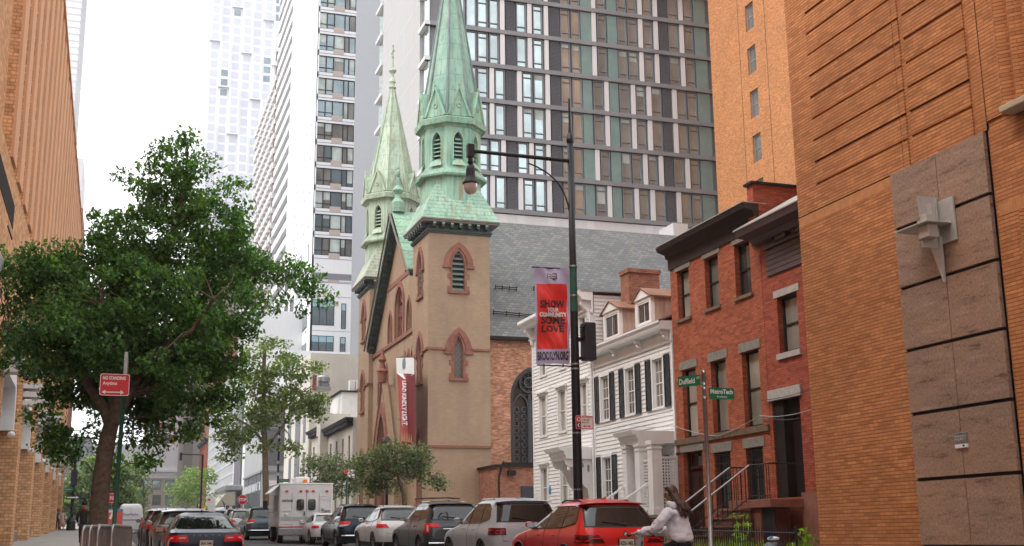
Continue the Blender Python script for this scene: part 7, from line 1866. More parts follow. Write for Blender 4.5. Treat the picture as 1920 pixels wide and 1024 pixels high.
def wheelset(root,B,ys,r,tr,rim='alloy'):
    for y in ys:
        for sg in (-1,1):
            x=sg*(tr); w=thing_part('wheel',root)
            m=MB(); prof=[(r*.62,-.11),(r*.95,-.115),(r,-.08),(r,.08),(r*.95,.115),(r*.62,.11)]
            n=28; vs=[(x+d,y+q*math.cos(2*PI*k/n),r+q*math.sin(2*PI*k/n)) for q,d in prof for k in range(n)]
            m.add(vs,[(i*n+k,i*n+(k+1)%n,(i+1)*n+(k+1)%n,(i+1)*n+k) for i in range(5) for k in range(n)]); ty=m.build('wheel',M['rubber'],root,smooth=True,local=True)
            m=MB(); xo=x+sg*.085
            vs=[(xo+d*sg,y+q*math.cos(2*PI*k/n),r+q*math.sin(2*PI*k/n)) for q,d in ((r*.66,.02),(r*.6,.025),(r*.58,-.05)) for k in range(n)]
            m.add(vs,[(i*n+k,i*n+(k+1)%n,(i+1)*n+(k+1)%n,(i+1)*n+k) for i in range(2) for k in range(n)])
            for k in range(5):
                a=2*PI*k/5+.3; m.bar((xo+.0,y,r),(xo+sg*.012,y+r*.6*math.cos(a),r+r*.6*math.sin(a)),.075,.03)
            m.ball((xo+sg*.01,y,r),(.03,.07,.07),8); m.build('rim',M[rim],ty,local=True)
            m=MB(); vs=[(xo-sg*.06,y+r*.6*math.cos(2*PI*k/n),r+r*.6*math.sin(2*PI*k/n)) for k in range(n)]; m.add(vs,[tuple(range(n))]); m.build('brake_disc',M['cladding'],ty,local=True)
def thing_part(n,r): return None
def place(root,X,Y,yaw=0,dz=0):
    root.location=(X,Y,gz(Y)+dz); root.rotation_euler=(math.atan(.02),0,yaw)
def bodymesh(root,B,zs,mat,arches,r,tr,name='body'):
    o=B.mesh(zs).build(name,mat,root,local=True,fixn=True)
    m=MB()
    for y in arches:
        for sg in (-1,1):
            n=32; rr=r*1.13; x0,x1=sg*(tr-.2),sg*(B.W)
            vs=[(x,y+rr*math.cos(2*PI*k/n),r+rr*math.sin(2*PI*k/n)) for x in (x0,x1) for k in range(n)]
            m.add(vs,[(k,(k+1)%n,n+(k+1)%n,n+k) for k in range(n)]+[tuple(range(n)),tuple(n+k for k in range(n))])
    c=m.build('cutter',mat,None,fixn=True); md=o.modifiers.new('b','BOOLEAN'); md.operation='DIFFERENCE'; md.object=c; md.solver='EXACT'
    dg=bpy.context.evaluated_depsgraph_get(); 
    pr=o.parent; o.parent=None; dg=bpy.context.evaluated_depsgraph_get(); dg.update(); me=bpy.data.meshes.new_from_object(o.evaluated_get(dg)); o.parent=pr
    o.modifiers.clear(); o.data=me; bpy.data.objects.remove(c)
    for p in me.polygons: p.use_smooth=True
    try: me.set_sharp_from_angle(angle=math.radians(32))
    except Exception: pass
    # dark arch lips
    m=MB()
    for y in arches:
        for sg in (-1,1):
            pts=[]
            for k in range(13):
                a=PI*(k/12); yy=y+r*1.14*math.cos(a); zz=r+r*1.14*math.sin(a); pts.append(B.side(yy,max(zz,zs[0]),sg,.004))
            m.tube(pts,.018,6)
    m.build('arch_trim',M['cladding'],o,local=True)
    return o
def seam(B,body,y,z0,z1,sgs=(-1,1)):
    m=MB()
    for sg in sgs: m.tube([B.side(y+.05*math.sin((z-z0)*1.5),z,sg,.001) for z in np.linspace(z0,z1,9)],.005,4)
    m.build('door_seam',M['ink'],body,local=True)
def plate_on(B,root,z,txt,w=.31,h=.155,x=0):
    yb=B.reary(x,z,.02)[1]; p=MB().box(x-w/2-.02,x+w/2+.02,yb-.012,yb+.03,z-h/2-.015,z+h/2+.015).build('plate_frame',M['cladding'],root,local=True)
    MB().box(x-w/2,x+w/2,yb-.017,yb-.0125,z-h/2,z+h/2).build('licence_plate',plain('cream_plate',(.66,.62,.5),.5,var=.05) if 'cream_plate' not in bpy.data.materials else bpy.data.materials['cream_plate'],p,local=True)
    m=MB(); lettering(m,txt,lambda u,v:(x+u,yb-.02,z+v),w*.86,h*.5,.04,-w*.43,-h*.28); m.build('plate_lettering',M['ink'],p,local=True)
def mirrors(B,body,y,z,mat,scale=1):
    for sg in (-1,1):
        x,_,_=B.side(y,z,sg); m=MB(); m.ball((x+sg*.14*scale,y-.02,z+.06),(.12*scale,.07,.085*scale),12); mm=m.build('mirror',mat,body,smooth=True,local=True)
        MB().box(x+sg*.04,x+sg*.24*scale,y-.094,y-.088,z,z+.12*scale).build('mirror_glass',M['chrome'],mm,local=True)
        MB().bar((x-sg*.01,y,z-.01),(x+sg*.1,y,z+.03),.05).build('mirror_arm',M['cladding'],mm,local=True)
ZS=lambda H:[.22,.26,.32,.4,.48,.56,.64,.72,.78,.84,.9,.94,.98,1.02,1.06,1.1,1.15]+list(np.linspace(1.2,H-.14,6))+[H-.1,H-.07,H-.045,H-.025,H-.01,H]
def suv(label,col,L=4.7,W=1.89,H=1.66,belt=(1.06,1.10),style='red',group='cars parked along the right kerb',name='parked_car',rear=None,front=None,width=None,plate='',metal=0,rough=.3,pano=False):
    root=thing(name,label,'car',(0,0,0),group)
    w=W/2
    rear=rear or [(.2,.14),(.42,.03),(.62,.0),(.9,.03),(1.0,.07),(1.08,.13),(H-.3,.36),(H-.16,.47),(H-.09,.60),(H-.04,.85),(H,1.35)]
    front=front or [(.2,L-.1),(.5,L),(.75,L-.05),(.88,L-.25),(.96,L-.6),(1.02,L-1.0),(1.06,L-1.25),(H-.3,L-2.0),(H-.14,L-2.3),(H-.06,L-2.6),(H,L-3.0)]
    width=width or [(.2,w-.08),(.42,w-.02),(.65,w),(.86,w-.005),(.96,w-.03),(1.04,w-.06),(1.1,w-.085),(H-.3,w-.2),(H-.14,w-.28),(H-.08,w-.34),(H-.03,w-.46),(H,w-.62)]
    B=Body(L,W,H,rear,front,width); mat=paint(style+'_car_paint',col,metal,rough); r=.36; ar=(.98,L-.92); tr=w-.14
    body=bodymesh(root,B,ZS(H),mat,ar,r,tr)
    wheelset(root,B,ar,r,tr)
    zb=pw([(.5,belt[1]+.11),(.9,belt[1]+.05),(1.3,belt[1]+.0),(L-1.5,belt[0])])
    ytop0=.62; zt_=H-.16
    def zt(y):
        # rear rake of the window opening and windscreen pillar
        a=pw([(.62,belt[1]+.16),(.74,zt_-.05),(1.0,zt_),(L-2.45,zt_-.01),(L-2.05,zt_-.14),(L-1.42,belt[0]+.02)])(y); return max(a,zb(y)+.005)
    for sg in (-1,1):
        tm=spatch(B,.6,L-1.4,lambda y:zb(y)-.015,lambda y:zt(y)+.015,sg,.002,30,6).build('window_trim',M['cladding'],body,local=True)
        cuts=[(.64,1.28),(1.33,2.18),(2.26,L-1.42)]
        for a,b in cuts: spatch(B,a,b,zb,zt,sg,.006,12,6).build('side_window',M['car_glass'],tm,local=True,smooth=True)
        m=MB(); m.tube([B.side(y,zt(y)+.012,sg,.008) for y in np.linspace(.62,L-1.42,30)],.008,5); m.tube([B.side(y,zb(y)-.012,sg,.008) for y in np.linspace(.62,L-1.42,30)],.009,5); m.build('bright_trim',M['chrome'] if style!='red' else M['cladding'],tm,local=True)
        m=MB()
        for y in (1.62,2.55): 
            p=B.side(y,belt[0]-.13,sg,.03); q=B.side(y+.2,belt[0]-.13,sg,.03); m.tube([B.side(y-.02,belt[0]-.13,sg,0),p,q,B.side(y+.22,belt[0]-.13,sg,0)],.014,6)
        m.build('door_handle',mat,body,local=True)
        m=MB(); off=.28+W/2-.945
        pts=[(sg*(B.it(width,H-.06)-.02),1.0+(L-3.6)*t,H-.075+.045*min(1,4*t*(1-t)*2.2)) for t in np.linspace(0,1,14)]; m.tube(pts,.018,6); m.build('roof_rail',M['cladding'] if style in('red','blue') else M['chrome'],body,local=True)
        spatch(B,.95,L-.9,lambda y:.24,lambda y:.40,sg,.006,20,2).build('sill_cladding',M['cladding'],body,local=True)
    seam(B,body,1.32,.42,belt[1]); seam(B,body,2.22,.42,belt[0]); seam(B,body,L-1.35,.42,belt[0]-.02)
    # rear glass with dark surround, spoiler, wiper, lights, lower bumper
    hw=w-.27
    patch(B,lambda t:-(hw+.13-.05*t),lambda t:(hw+.13-.05*t),belt[1]+.0,H-.13,.004,20,8).build('rear_glass_surround',M['cladding'],body,local=True,smooth=True)
    gl=patch(B,lambda t:-(hw+.08-.06*t),lambda t:(hw+.08-.06*t),belt[1]+.03,H-.19,.009,20,8).build('rear_window',M['car_glass'],body,local=True,smooth=True)
    m=MB(); p=B.reary(.05,belt[1]+.06,.03); q=B.reary(-.42,belt[1]+.12,.03); m.tube([p,q],.012,5); m.ball(p,.03,6); m.build('wiper',M['ink'],gl,local=True)
    ys=B.reary(0,H-.1)[1]
    sp=grid(lambda u,v:((hw+.05)*(2*u-1)*(1-.03*v),ys+.30-.40*v+.05*(2*u-1)**2,H-.05-.035*v-.03*(2*u-1)**4),16,4)
    sp2=grid(lambda u,v:((hw+.05)*(2*u-1)*(1-.03*v),ys+.30-.40*v+.05*(2*u-1)**2,H-.10+.008*v-.03*(2*u-1)**4),16,4); sp.add(sp2.v,sp2.f)
    e=grid(lambda u,v:((hw+.05)*(2*u-1)*(1-.03),ys-.10+.05*(2*u-1)**2,H-.085-.03*(2*u-1)**4-.007*v),16,1); sp.add(e.v,e.f)
    sp.build('spoiler',mat,body,local=True,smooth=True)
    m=MB(); m.add([(-.02,ys+.45,H-.01),(.02,ys+.45,H-.01),(.0,ys+.38,H+.05),(-.03,ys+.75,H-.02),(.03,ys+.75,H-.02)],[(0,1,2),(0,2,3),(1,4,2),(3,2,4)]); m.build('antenna_fin',mat if style=='red' else M['chrome'],body,local=True)
    patch(B,-(w+.75),(w+.75),.22,.52 if style in ('red','blue','grey') else .42,.008,30,3).build('rear_bumper_cladding',M['cladding'],body,local=True,smooth=True)
    m=MB(); m.tube([B.at(z,s_,.002) for s_,z in ((-(hw+.16),H-.2),(-(hw+.14),belt[1]),(-(hw+.02),.95),(-(hw-.02),.72),(0,.68),(hw-.02,.72),(hw+.02,.95),(hw+.14,belt[1]),(hw+.16,H-.2))],.006,4); m.build('tailgate_seam',M['ink'],body,local=True)
    for sg in (-1,1):
        if style=='red':
            l=patch(B,lambda t:sg*(w-.50+.12*t),lambda t:sg*(w+.22),.80,.96,.012,14,5).build('tail_light',M['lamp_red_dark'],body,local=True,smooth=True)
            m=MB(); m.tube([B.at(z,sg*s_,.018) for s_,z in ((w-.46,.89),(w-.25,.885),(w-.16,.84),(w+.06,.83),(w+.16,.845))],.016,6); m.tube([B.at(z,sg*s_,.018) for s_,z in ((w-.3,.945),(w-.1,.955),(w+.15,.935))],.01,6); m.build('light_bar',M['lamp_red'],l,local=True)
        elif style=='silver':
            l=patch(B,lambda t:sg*(w-.36),lambda t:sg*(w+.20),.86,1.03,.012,14,5).build('tail_light',M['lamp_red_dark'],body,local=True,smooth=True)
            m=MB(); m.tube([B.at(z,sg*s_,.018) for s_,z in ((w-.32,.965),(w-.12,.96),(w-.1,.9),(w-.32,.895))],.015,6); m.tube([B.at(z,sg*s_,.018) for s_,z in ((w-.02,.97),(w+.15,.98))],.02,6); m.build('light_bar',M['lamp_red'],l,local=True)
        elif style=='grey':
            l=patch(B,lambda t:sg*(w-.40),lambda t:sg*(w+.10),.98,1.1,.012,14,5).build('tail_light',M['lamp_red'],body,local=True,smooth=True); patch(B,lambda t:sg*(w-.12),lambda t:sg*(w+.14-.03*t),.80,1.1,.014,10,5).build('lower_lens',M['lamp_red'],l,local=True); patch(B,sg*(w-.08),sg*(w-.02),.86,1.04,.018,3,3).build('clear_lens',M['lamp_white'],l,local=True)
            MB().tube([B.at(.93,x,.02) for x in np.linspace(-.45,.45,7)],.014,5).build('chrome_strip',M['chrome'],l,local=True) if sg>0 else None
        elif style=='blue':
            l=patch(B,lambda t:sg*(w-.42-.06*t),lambda t:sg*(w+.20),.96,1.08,.012,12,4).build('tail_light',M['lamp_red'],body,local=True,smooth=True); patch(B,lambda t:sg*(w-.12-.3*t),lambda t:sg*(w+.06),.87,.955,.012,10,4).build('clear_lens',M['lamp_white'],l,local=True)
        elif style=='volvo_suv':
            l=patch(B,lambda t:sg*(w-.16),lambda t:sg*(w+.1),.85,1.25,.012,8,4).build('tail_light',M['lamp_red'],body,local=True,smooth=True)
        else:
            l=patch(B,lambda t:sg*(w-.40+.1*t),lambda t:sg*(w+.26-.1*t),.90,1.03,.012,14,4).build('tail_light',M['lamp_red'],body,local=True,smooth=True)
    if style in ('blue','silver','grey'):
        MB().tube([B.at(.52,s_,.03) for s_ in np.linspace(-(w-.1),w-.1,13)],.035,6).build('bumper_chrome',M['chrome'],body,local=True)
    mirrors(B,body,L-1.72,belt[0]+.02,mat if style!='blue' else M['cladding'],.85)
    # windscreen
    r_,_=B.outline(1.2); 
    ws=grid(lambda u,v:(lambda z:((B.it(width,z)-.13)*(2*u-1),B.it(front,z)+.004-.10*(2*u-1)**2*.6,z+.01))(1.08+(H-.2-1.08)*v),10,6); ws.build('windscreen',M['car_glass'],body,local=True,smooth=True)
    for sg in (-1,1): MB().ball((sg*(w-.25),L-.16,.72),(.17,.1,.07),8).build('headlight',M['lamp_white'],body,local=True)
    if plate: plate_on(B,body,.82 if style!='red' else .80,plate)
    root['_B']=0
    return root,B,body
def loc(pxl,Y): return P(pxl,1000,Y=Y).x
red,Br,bd=suv('glossy red SUV parked nearest the camera, left of the woman on the bicycle',(.66,.010,.010),L=4.71,W=1.89,H=1.67,style='red',plate='KDS-1482')
m=MB(); c=Br.reary(0,.975,.012); n=20
vs=[(c[0]+.045*math.cos(2*PI*k/n),c[1],c[2]+.045*math.sin(2*PI*k/n)) for k in range(n)]; m.add(vs,[tuple(range(n))]); em=m.build('round_emblem',M['ink'],bd,local=True)
for q in range(4):
    vs=[(c[0],c[1]-.003,c[2])]+[(c[0]+.031*math.cos(PI/2*q+PI/2*k/6),c[1]-.003,c[2]+.031*math.sin(PI/2*q+PI/2*k/6)) for k in range(7)]
    MB().add(vs,[tuple(range(8))]).build('emblem_quarter',M['sign_white'] if q%2==0 else plain('emblem_blue_%d'%q,(.05,.3,.7),.3,var=0),em,local=True)
place(red,9.72,21.9)
jp,Bj,bj=suv('silver boxy SUV parked directly ahead of the red one',(.47,.50,.53),L=4.85,W=1.94,H=1.77,belt=(1.12,1.16),style='silver',metal=.0,rough=.4,
  rear=[(.2,.1),(.42,.02),(.7,.0),(1.0,.02),(1.12,.05),(1.6,.26),(1.66,.32),(1.71,.5),(1.77,1.1)])
place(jp,9.85,28.0)
gm2,Bg,bg_=suv('dark grey SUV with tall C-shaped tail lights, between the silver and the white SUVs',(.045,.048,.054),L=4.95,W=1.93,H=1.76,belt=(1.14,1.18),style='grey',metal=.0,rough=.3)
place(gm2,9.85,34.4)
m=MB(); m.tube([(.45,1.4,1.83),(.3,2.2,1.87),(-.2,2.9,1.86),(-.5,3.3,1.84)],.02,5); m.tube([(-.5,1.5,1.83),(.1,1.9,1.86),(.6,2.6,1.84)],.018,5); 
rk=m.build('roof_strap',M['cladding'],bg_,local=True)
qx,Bq,bq=suv('white crossover with dark windows, between the dark grey and the dark blue SUVs',(.72,.71,.69),L=4.7,W=1.85,H=1.68,belt=(1.08,1.14),style='white',
  rear=[(.2,.14),(.42,.05),(.62,.0),(.9,.03),(1.0,.08),(1.1,.17),(1.4,.5),(1.52,.66),(1.6,.85),(1.64,1.1),(1.68,1.7)])
place(qx,9.8,41.0)
pf,Bp,bp=suv('dark navy blue SUV with chrome rear bumper strip, between two white cars',(.012,.022,.04),L=5.0,W=1.95,H=1.78,belt=(1.12,1.16),style='blue',metal=.3,rough=.25)
place(pf,9.75,47.8)
def sedan(label,col,L=4.6,W=1.82,H=1.45,style='white',group=None,metal=0,plate=''):
    root=thing('parked_car',label,'car',(0,0,0),group); w=W/2
    rear=[(.2,.12),(.4,.03),(.6,.0),(.8,.02),(.9,.05),(.96,.12),(1.0,.5),(1.04,.78),(1.3,1.38),(1.37,1.6),(1.42,1.9),(H,2.3)]
    front=[(.2,L-.1),(.45,L),(.65,L-.06),(.78,L-.35),(.86,L-.8),(.92,L-1.25),(.98,L-1.45),(1.3,L-2.05),(1.38,L-2.3),(H,L-2.6)]
    width=[(.2,w-.08),(.4,w-.02),(.6,w),(.8,w-.01),(.9,w-.05),(1.0,w-.1),(1.3,w-.26),(1.37,w-.33),(1.42,w-.44),(H,w-.62)]
    B=Body(L,W,H,rear,front,width); mat=paint(style+'_sedan_paint',col,metal); r=.33; ar=(.98,L-.88); tr=w-.13
    zs=[.2,.25,.32,.4,.5,.6,.7,.78,.84,.88,.91,.94,.96,.98,1.0,1.02,1.04,1.1,1.16,1.22,1.28,1.33,1.37,1.4,1.42,1.435,H]
    body=bodymesh(root,B,zs,mat,ar,r,tr); wheelset(root,B,ar,r,tr)
    zb=pw([(.9,1.03),(L-1.5,.97)])
    zt=lambda y:max(pw([(1.0,1.06),(1.55,1.3),(1.9,1.345),(L-2.4,1.345),(L-2.0,1.24),(L-1.5,.985)])(y),zb(y)+.004)
    for sg in (-1,1):
        tm=spatch(B,1.0,L-1.5,lambda y:zb(y)-.012,lambda y:zt(y)+.012,sg,.002,26,5).build('window_trim',M['cladding'],body,local=True)
        for a,b in ((1.05,2.05),(2.13,L-1.52)): spatch(B,a,b,zb,zt,sg,.006,12,5).build('side_window',M['car_glass'],tm,local=True,smooth=True)
        MB().tube([B.side(y,zt(y)+.01,sg,.008) for y in np.linspace(1.02,L-1.52,24)],.007,4).tube([B.side(y,zb(y)-.01,sg,.008) for y in np.linspace(1.02,L-1.52,24)],.007,4).build('bright_trim',M['chrome'],tm,local=True)
        if style=='navy':
            l=patch(B,lambda t:sg*(w-.52+.04*t),lambda t:sg*(w+.16),.74,.90,.012,14,5).build('tail_light',M['lamp_red'],body,local=True,smooth=True); patch(B,sg*(w-.04),sg*(w+.12),.58,.745,.012,8,4).build('lower_lens',M['lamp_red'],l,local=True)
            m=MB(); m.tube([B.at(z,sg*s_,.018) for s_,z in ((w-.44,.83),(w-.1,.83),(w-.05,.78),(w-.02,.66))],.02,6); m.build('clear_strip',M['lamp_white'],l,local=True)
        else: l=patch(B,lambda t:sg*(w-.30),lambda t:sg*(w+.15),.74,.86,.012,10,4).build('tail_light',M['lamp_red'],body,local=True,smooth=True)
    seam(B,body,2.1,.38,.97); seam(B,body,L-1.35,.38,.93)
    hw=w-.22
    grid(lambda u,v:(lambda z:((B.it(width,z)-.12)*(2*u-1),B.it(rear,z)-.012+.05*(2*u-1)**2,z+.012))(1.045+.285*v),16,6).build('rear_window',M['car_glass'],body,local=True,smooth=True)
    grid(lambda u,v:(lambda z:((B.it(width,z)-.12)*(2*u-1),B.it(front,z)+.012-.06*(2*u-1)**2,z+.012))(.99+.31*v),12,6).build('windscreen',M['car_glass'],body,local=True,smooth=True)
    MB().add([(-.02,2.0,H-.01),(.02,2.0,H-.01),(.0,1.92,H+.05),(-.03,2.25,H-.01),(.03,2.25,H-.01)],[(0,1,2),(0,2,3),(1,4,2)]).build('antenna_fin',M['cladding'],body,local=True)
    patch(B,-(w+.7),(w+.7),.2,.36,.008,30,3).build('rear_bumper_cladding',M['cladding'],body,local=True,smooth=True)
    m=MB(); m.tube([B.at(z,s_,.002) for s_,z in ((-(hw),.93),(-(hw-.1),.62),(0,.58),(hw-.1,.62),(hw,.93))],.005,4); m.build('boot_seam',M['ink'],body,local=True)
    mirrors(B,body,L-1.75,.95,mat if style!='navy' else M['cladding'])
    if plate: plate_on(B,body,.70,plate)
    for sg in (-1,1): MB().ball((sg*(w-.22),L-.18,.64),(.16,.1,.06),8).build('headlight',M['lamp_white'],body,local=True)
    return root,B,body
ws_,Bs,bs=sedan('low white sedan parked just in front of the white utility truck',(.74,.74,.73),style='white',group='cars parked along the right kerb')
place(ws_,9.7,54.6)
vo,Bv,bv=sedan('dark navy sedan parked nearest on the left kerb, with bright red angular tail lights',(.008,.012,.03),L=4.75,W=1.86,H=1.46,style='navy',group='cars parked along the left kerb',metal=.2,plate='JKH 7481')
for k,chh in enumerate('VOLVO'):
    m=MB(); x=-.30+k*.15; yb=Bv.reary(x,.88,.01)[1]; lettering(m,chh,lambda u,v:(x+u,yb-.004,.87+v),.045,.04,.03,-.022,0); m.build('badge_letter',M['chrome'],bv,local=True)
place(vo,2.28,30.0)
l2,_,_=suv('black and silver SUV with a big dark rear window, parked ahead of the navy sedan',(.33,.33,.34),L=4.8,W=1.9,H=1.58,style='pale',metal=.5,group='cars parked along the left kerb')
place(l2,2.2,36.2)
l3,_,_=suv('dark SUV parked third on the left kerb, mostly hidden behind the silver one',(.02,.016,.018),L=4.7,W=1.88,H=1.62,style='dark',group='cars parked along the left kerb')
place(l3,2.15,42.3)
l4,_,_=suv('dark brown SUV parked fourth on the left kerb, only its roof showing',(.03,.02,.016),L=4.7,W=1.88,H=1.64,style='brown',group='cars parked along the left kerb')
place(l4,2.15,48.6)
# moving and distant cars on the roadway: copies with new paint
def recol(src,name,label,col,X,Y,yaw=0,metal=0.2):
    c=copy_tree(src); c['label']=label; c['group']='cars further up the street'; mm=paint(name,col,metal)
    for o in c.children:
        if o.name.startswith('body'):
            o.data=o.data.copy(); o.data.materials[0]=mm
            for k in o.children:
                if k.name.startswith(('spoiler','door_handle','mirror')): k.data=k.data.copy(); k.data.materials[0]=mm
    place(c,X,Y,yaw); return c
recol(pf,'slate_blue_paint','slate blue SUV driving up the street just left of the white utility truck',(.06,.09,.115),loc(484,66)+.35,66.0)
recol(jp,'dark_steel_paint','small dark SUV far up the road, left of the slate blue one',(.05,.05,.055),loc(448,85),86.0)
recol(qx,'silver_far_paint','silver crossover far up the road, half hidden behind the slate blue SUV',(.35,.36,.37),loc(452,77)+.2,77.0)
recol(jp,'far_white_paint','white SUV furthest up the road below the yellow crossing sign',(.6,.6,.6),loc(418,108),108.0)
recol(qx,'far_black_paint','black crossover parked at the right kerb beneath the stop sign',(.02,.02,.022),10.1,93.0)
recol(pf,'far_grey_paint','grey SUV parked at the right kerb beyond the white truck, under the plane tree',(.12,.12,.13),10.1,80.0)
# white van at the left far side
wv=thing('white_van','white delivery van with purple stripe, partly hidden by the green sign pole','van',(0,0,0)); c=P(252,975,Y=92)
m=MB(); wvx=c.x-.2; 
Bw=Body(5.5,2.0,2.35,[(.3,.05),(1.2,0),(2.0,.06),(2.25,.16),(2.35,.4)],[(.3,5.4),(.7,5.5),(1.1,5.3),(1.3,4.6),(2.1,3.9),(2.35,3.4)],[(.3,.95),(.8,1.0),(1.4,.98),(2.1,.86),(2.28,.76),(2.35,.6)],rl=.25,rw=.2,bow=.03)
wb=bodymesh(wv,Bw,[.3,.4,.6,.8,1.0,1.2,1.4,1.6,1.8,2.0,2.1,2.2,2.28,2.33,2.35],paint('van_white_paint',(.75,.75,.76)),(1.1,4.4),.36,.85); wheelset(wv,Bw,(1.1,4.4),.36,.85)
for sg in (-1,1): patch(Bw,sg*.08,sg*.75,1.45,1.95,.01,6,4).build('rear_window',M['sign_white'],wb,local=True)
pu=plain('purple_van_graphic',(.15,.1,.4),.5,var=0); m=MB(); lettering(m,'DayNiche',lambda u,v:Bw.reary(-.6+u,1.35+v,.02),1.2,.25,.02); m.build('lettering',pu,wb,local=True)
patch(Bw,-.95,.95,1.02,1.09,.012,10,1).build('purple_stripe',pu,wb,local=True); 
for sg in (-1,1): patch(Bw,sg*.82,sg*.97,.9,1.25,.012,4,3).build('tail_light',M['lamp_red'],wb,local=True)
place(wv,wvx,96); wv.scale=(.93,.93,.93)
# ---- white utility truck
TY=57.5; xl=loc(522,TY); xr=loc(622,TY); Wt=xr-xl
tk=thing('utility_truck','white utility step van with amber beacon and roof air unit','truck',(0,0,0))
Ht=2.78; tp_=plain('truck_white_paint',(.74,.735,.72),.4,var=.05,nscale=1.2,streak=.15,streakcol=(.5,.47,.43),coat=.3)
w=Wt/2
m=MB(); m.box(-w,w,0,6.4,.75,Ht); tb=m.build('body',tp_,tk,local=True,bevel=.05)
MB().box(-w+.05,w-.05,6.4,7.3,.5,2.0).build('cab_nose',tp_,tb,local=True,bevel=.15)
MB().box(-w-.02,w+.02,-.02,6.5,Ht-.02,Ht+.05).build('roof_edge',M['sign_white'],tb,local=True,bevel=.02)
m=MB(); m.box(-w,w,-.16,.3,.38,.74); m.build('rear_bumper',M['steel'],tb,local=True,bevel=.03)
MB().box(-w+.02,w-.02,-.012,.0,.76,.80).build('red_reflective_strip',M['lamp_red'],tb,local=True)
# door seams, windows
m=MB()
for x in (-w+1.02,-w+1.82-.0,-w+2.02+.6-.0): pass
dx=-w+1.76*Wt/2.75
def tx(px): return (px-522)/(622-522)*Wt-w
def tz(py): return zat((xl+xr)/2,TY,py)-gz(TY)
seams=[(tx(545),tx(545.8),tz(1003),tz(925)),(tx(572),tx(572.8),tz(1003),tz(918)),(tx(596),tx(596.8),tz(1003),tz(925))]
for a,b,c_,d_ in seams: m.box(a,b,-.008,-.001,c_,d_)
m.build('door_seams',M['mullion'],tb,local=True)
for (a,b) in ((555,567.5),(576.5,589)):
    pts=[]; x0,x1,z0,z1=tx(a),tx(b),tz(956),tz(937); r_=.09
    for (cx_,cz_,a0) in ((x1-r_,z1-r_,0),(x0+r_,z1-r_,PI/2),(x0+r_,z0+r_,PI),(x1-r_,z0+r_,1.5*PI)):
        for k in range(5): an=a0+PI/2*k/4; pts.append((cx_+r_*math.cos(an),cz_+r_*math.sin(an)))
    MB().prism(lambda u,v,d:(u,-.02-d,v),pts,-.02,.01).build('rear_window',M['car_glass'],tb,local=True)
    c0=((x0+x1)/2,(z0+z1)/2); MB().ring(lambda u,v,d:(u,-.03+d,v),[(c0[0]+(p[0]-c0[0])*1.13,c0[1]+(p[1]-c0[1])*1.09) for p in pts],pts,.03,-.01).build('window_seal',M['cladding'],tb,local=True)
for px in (535.5,561.5,573,585,610.5): MB().box(tx(px)-.065,tx(px)+.065,-.05,0,tz(922.5),tz(919.5)).build('marker_light',M['lamp_red'],tb,local=True)
MB().box(tx(523),tx(596),-.006,-.0005,tz(977),tz(969)).build('grey_stripe',plain('grey_reflective_stripe',(.45,.45,.45),.5,var=.05),tb,local=True)
m=MB(); x0,x1,z0,z1=tx(598),tx(619),tz(962),tz(930); m.ring(lambda u,v,d:(u,d,v),rect(x0,x1,z0,z1),rect(x0+.03,x1-.03,z0+.03,z1-.03),0,-.02); m.box(x0+.05,x1-.05,-.03,0,tz(937),tz(936)); m.build('locker_frame',M['panel_pale'],tb,local=True)
MB().ball((tx(604),-.02,tz(956)),(.09,.03,.09),8).build('round_decal',M['steel'],tb,local=True); MB().box(tx(608),tx(617),-.03,0,tz(960),tz(957)).build('latch',M['mullion'],tb,local=True)
MB().box(tx(568),tx(570),-.05,0,tz(967),tz(959)).build('door_handle',M['cladding'],tb,local=True)
m=MB(); x0,x1,z0,z1=tx(524),tx(546),tz(983),tz(957); m.ring(lambda u,v,d:(u,d,v),rect(x0,x1,z0,z1),rect(x0+.03,x1-.03,z0+.03,z1-.03),0,-.02); m.ball(((x0+x1)/2,-.02,z0+.45),(.08,.03,.08),8); m.build('locker_frame',M['panel_pale'],tb,local=True)
m=MB(); lettering(m,'verizon',lambda u,v:(u,-.01,v),tx(547)-tx(526.5),tz(936)-tz(942),.02,tx(526.5),tz(941.5)); m.build('lettering',M['ink'],tb,local=True)
m=MB(); m.add([(tx(547),-.012,tz(935)),(tx(549),-.012,tz(935.5)),(tx(551),-.012,tz(931)),(tx(549),-.012,tz(934.4))],[(0,1,2,3)]); m.build('red_tick',M['sign_red'],tb,local=True)
for px in (528.5,535): MB().ball((tx(px),-.02,tz(1000)),(.08,.04,.08),8).build('tail_light',M['lamp_red'] if px==528 else M['lamp_white'],tb,local=True)
au=MB().box(tx(553),tx(580),.6,2.4,Ht+.052,Ht+.36).build('roof_air_unit',M['sign_white'],tb,local=True,bevel=.08); MB().box(tx(568),tx(574),.4,.59,Ht+.052,Ht+.22).build('amber_beacon',M['orange_lens'],au,local=True)
# folding side awning panel and side lockers
MB().add([(-w-.001,.1,Ht-.02),(-w-.001,3.4,Ht-.02),(-w-.45,3.4,Ht-.42),(-w-.45,.1,Ht-.42),(-w-.001,.1,Ht-.06),(-w-.001,3.4,Ht-.06),(-w-.43,3.4,Ht-.46),(-w-.43,.1,Ht-.46)],[(0,1,2,3),(4,5,6,7),(0,1,5,4),(1,2,6,5),(2,3,7,6),(3,0,4,7)]).build('raised_side_flap',M['panel_white'],tb,local=True)
MB().box(-w-.02,-w-.001,.6,3.2,1.5,Ht-.5).build('side_opening',M['mullion'],tb,local=True); MB().box(-w-.3,-w,.2,3.3,1.42,1.48).build('side_shelf',M['steel'],tb,local=True)
mirror=MB().box(-w-.35,-w-.12,5.8,5.9,1.6,2.05).build('mirror',M['ink'],tb,local=True)
wheelset(tk,None,(1.4,5.6),.42,w-.2,rim='steel')
place(tk,(xl+xr)/2,TY,-.05)
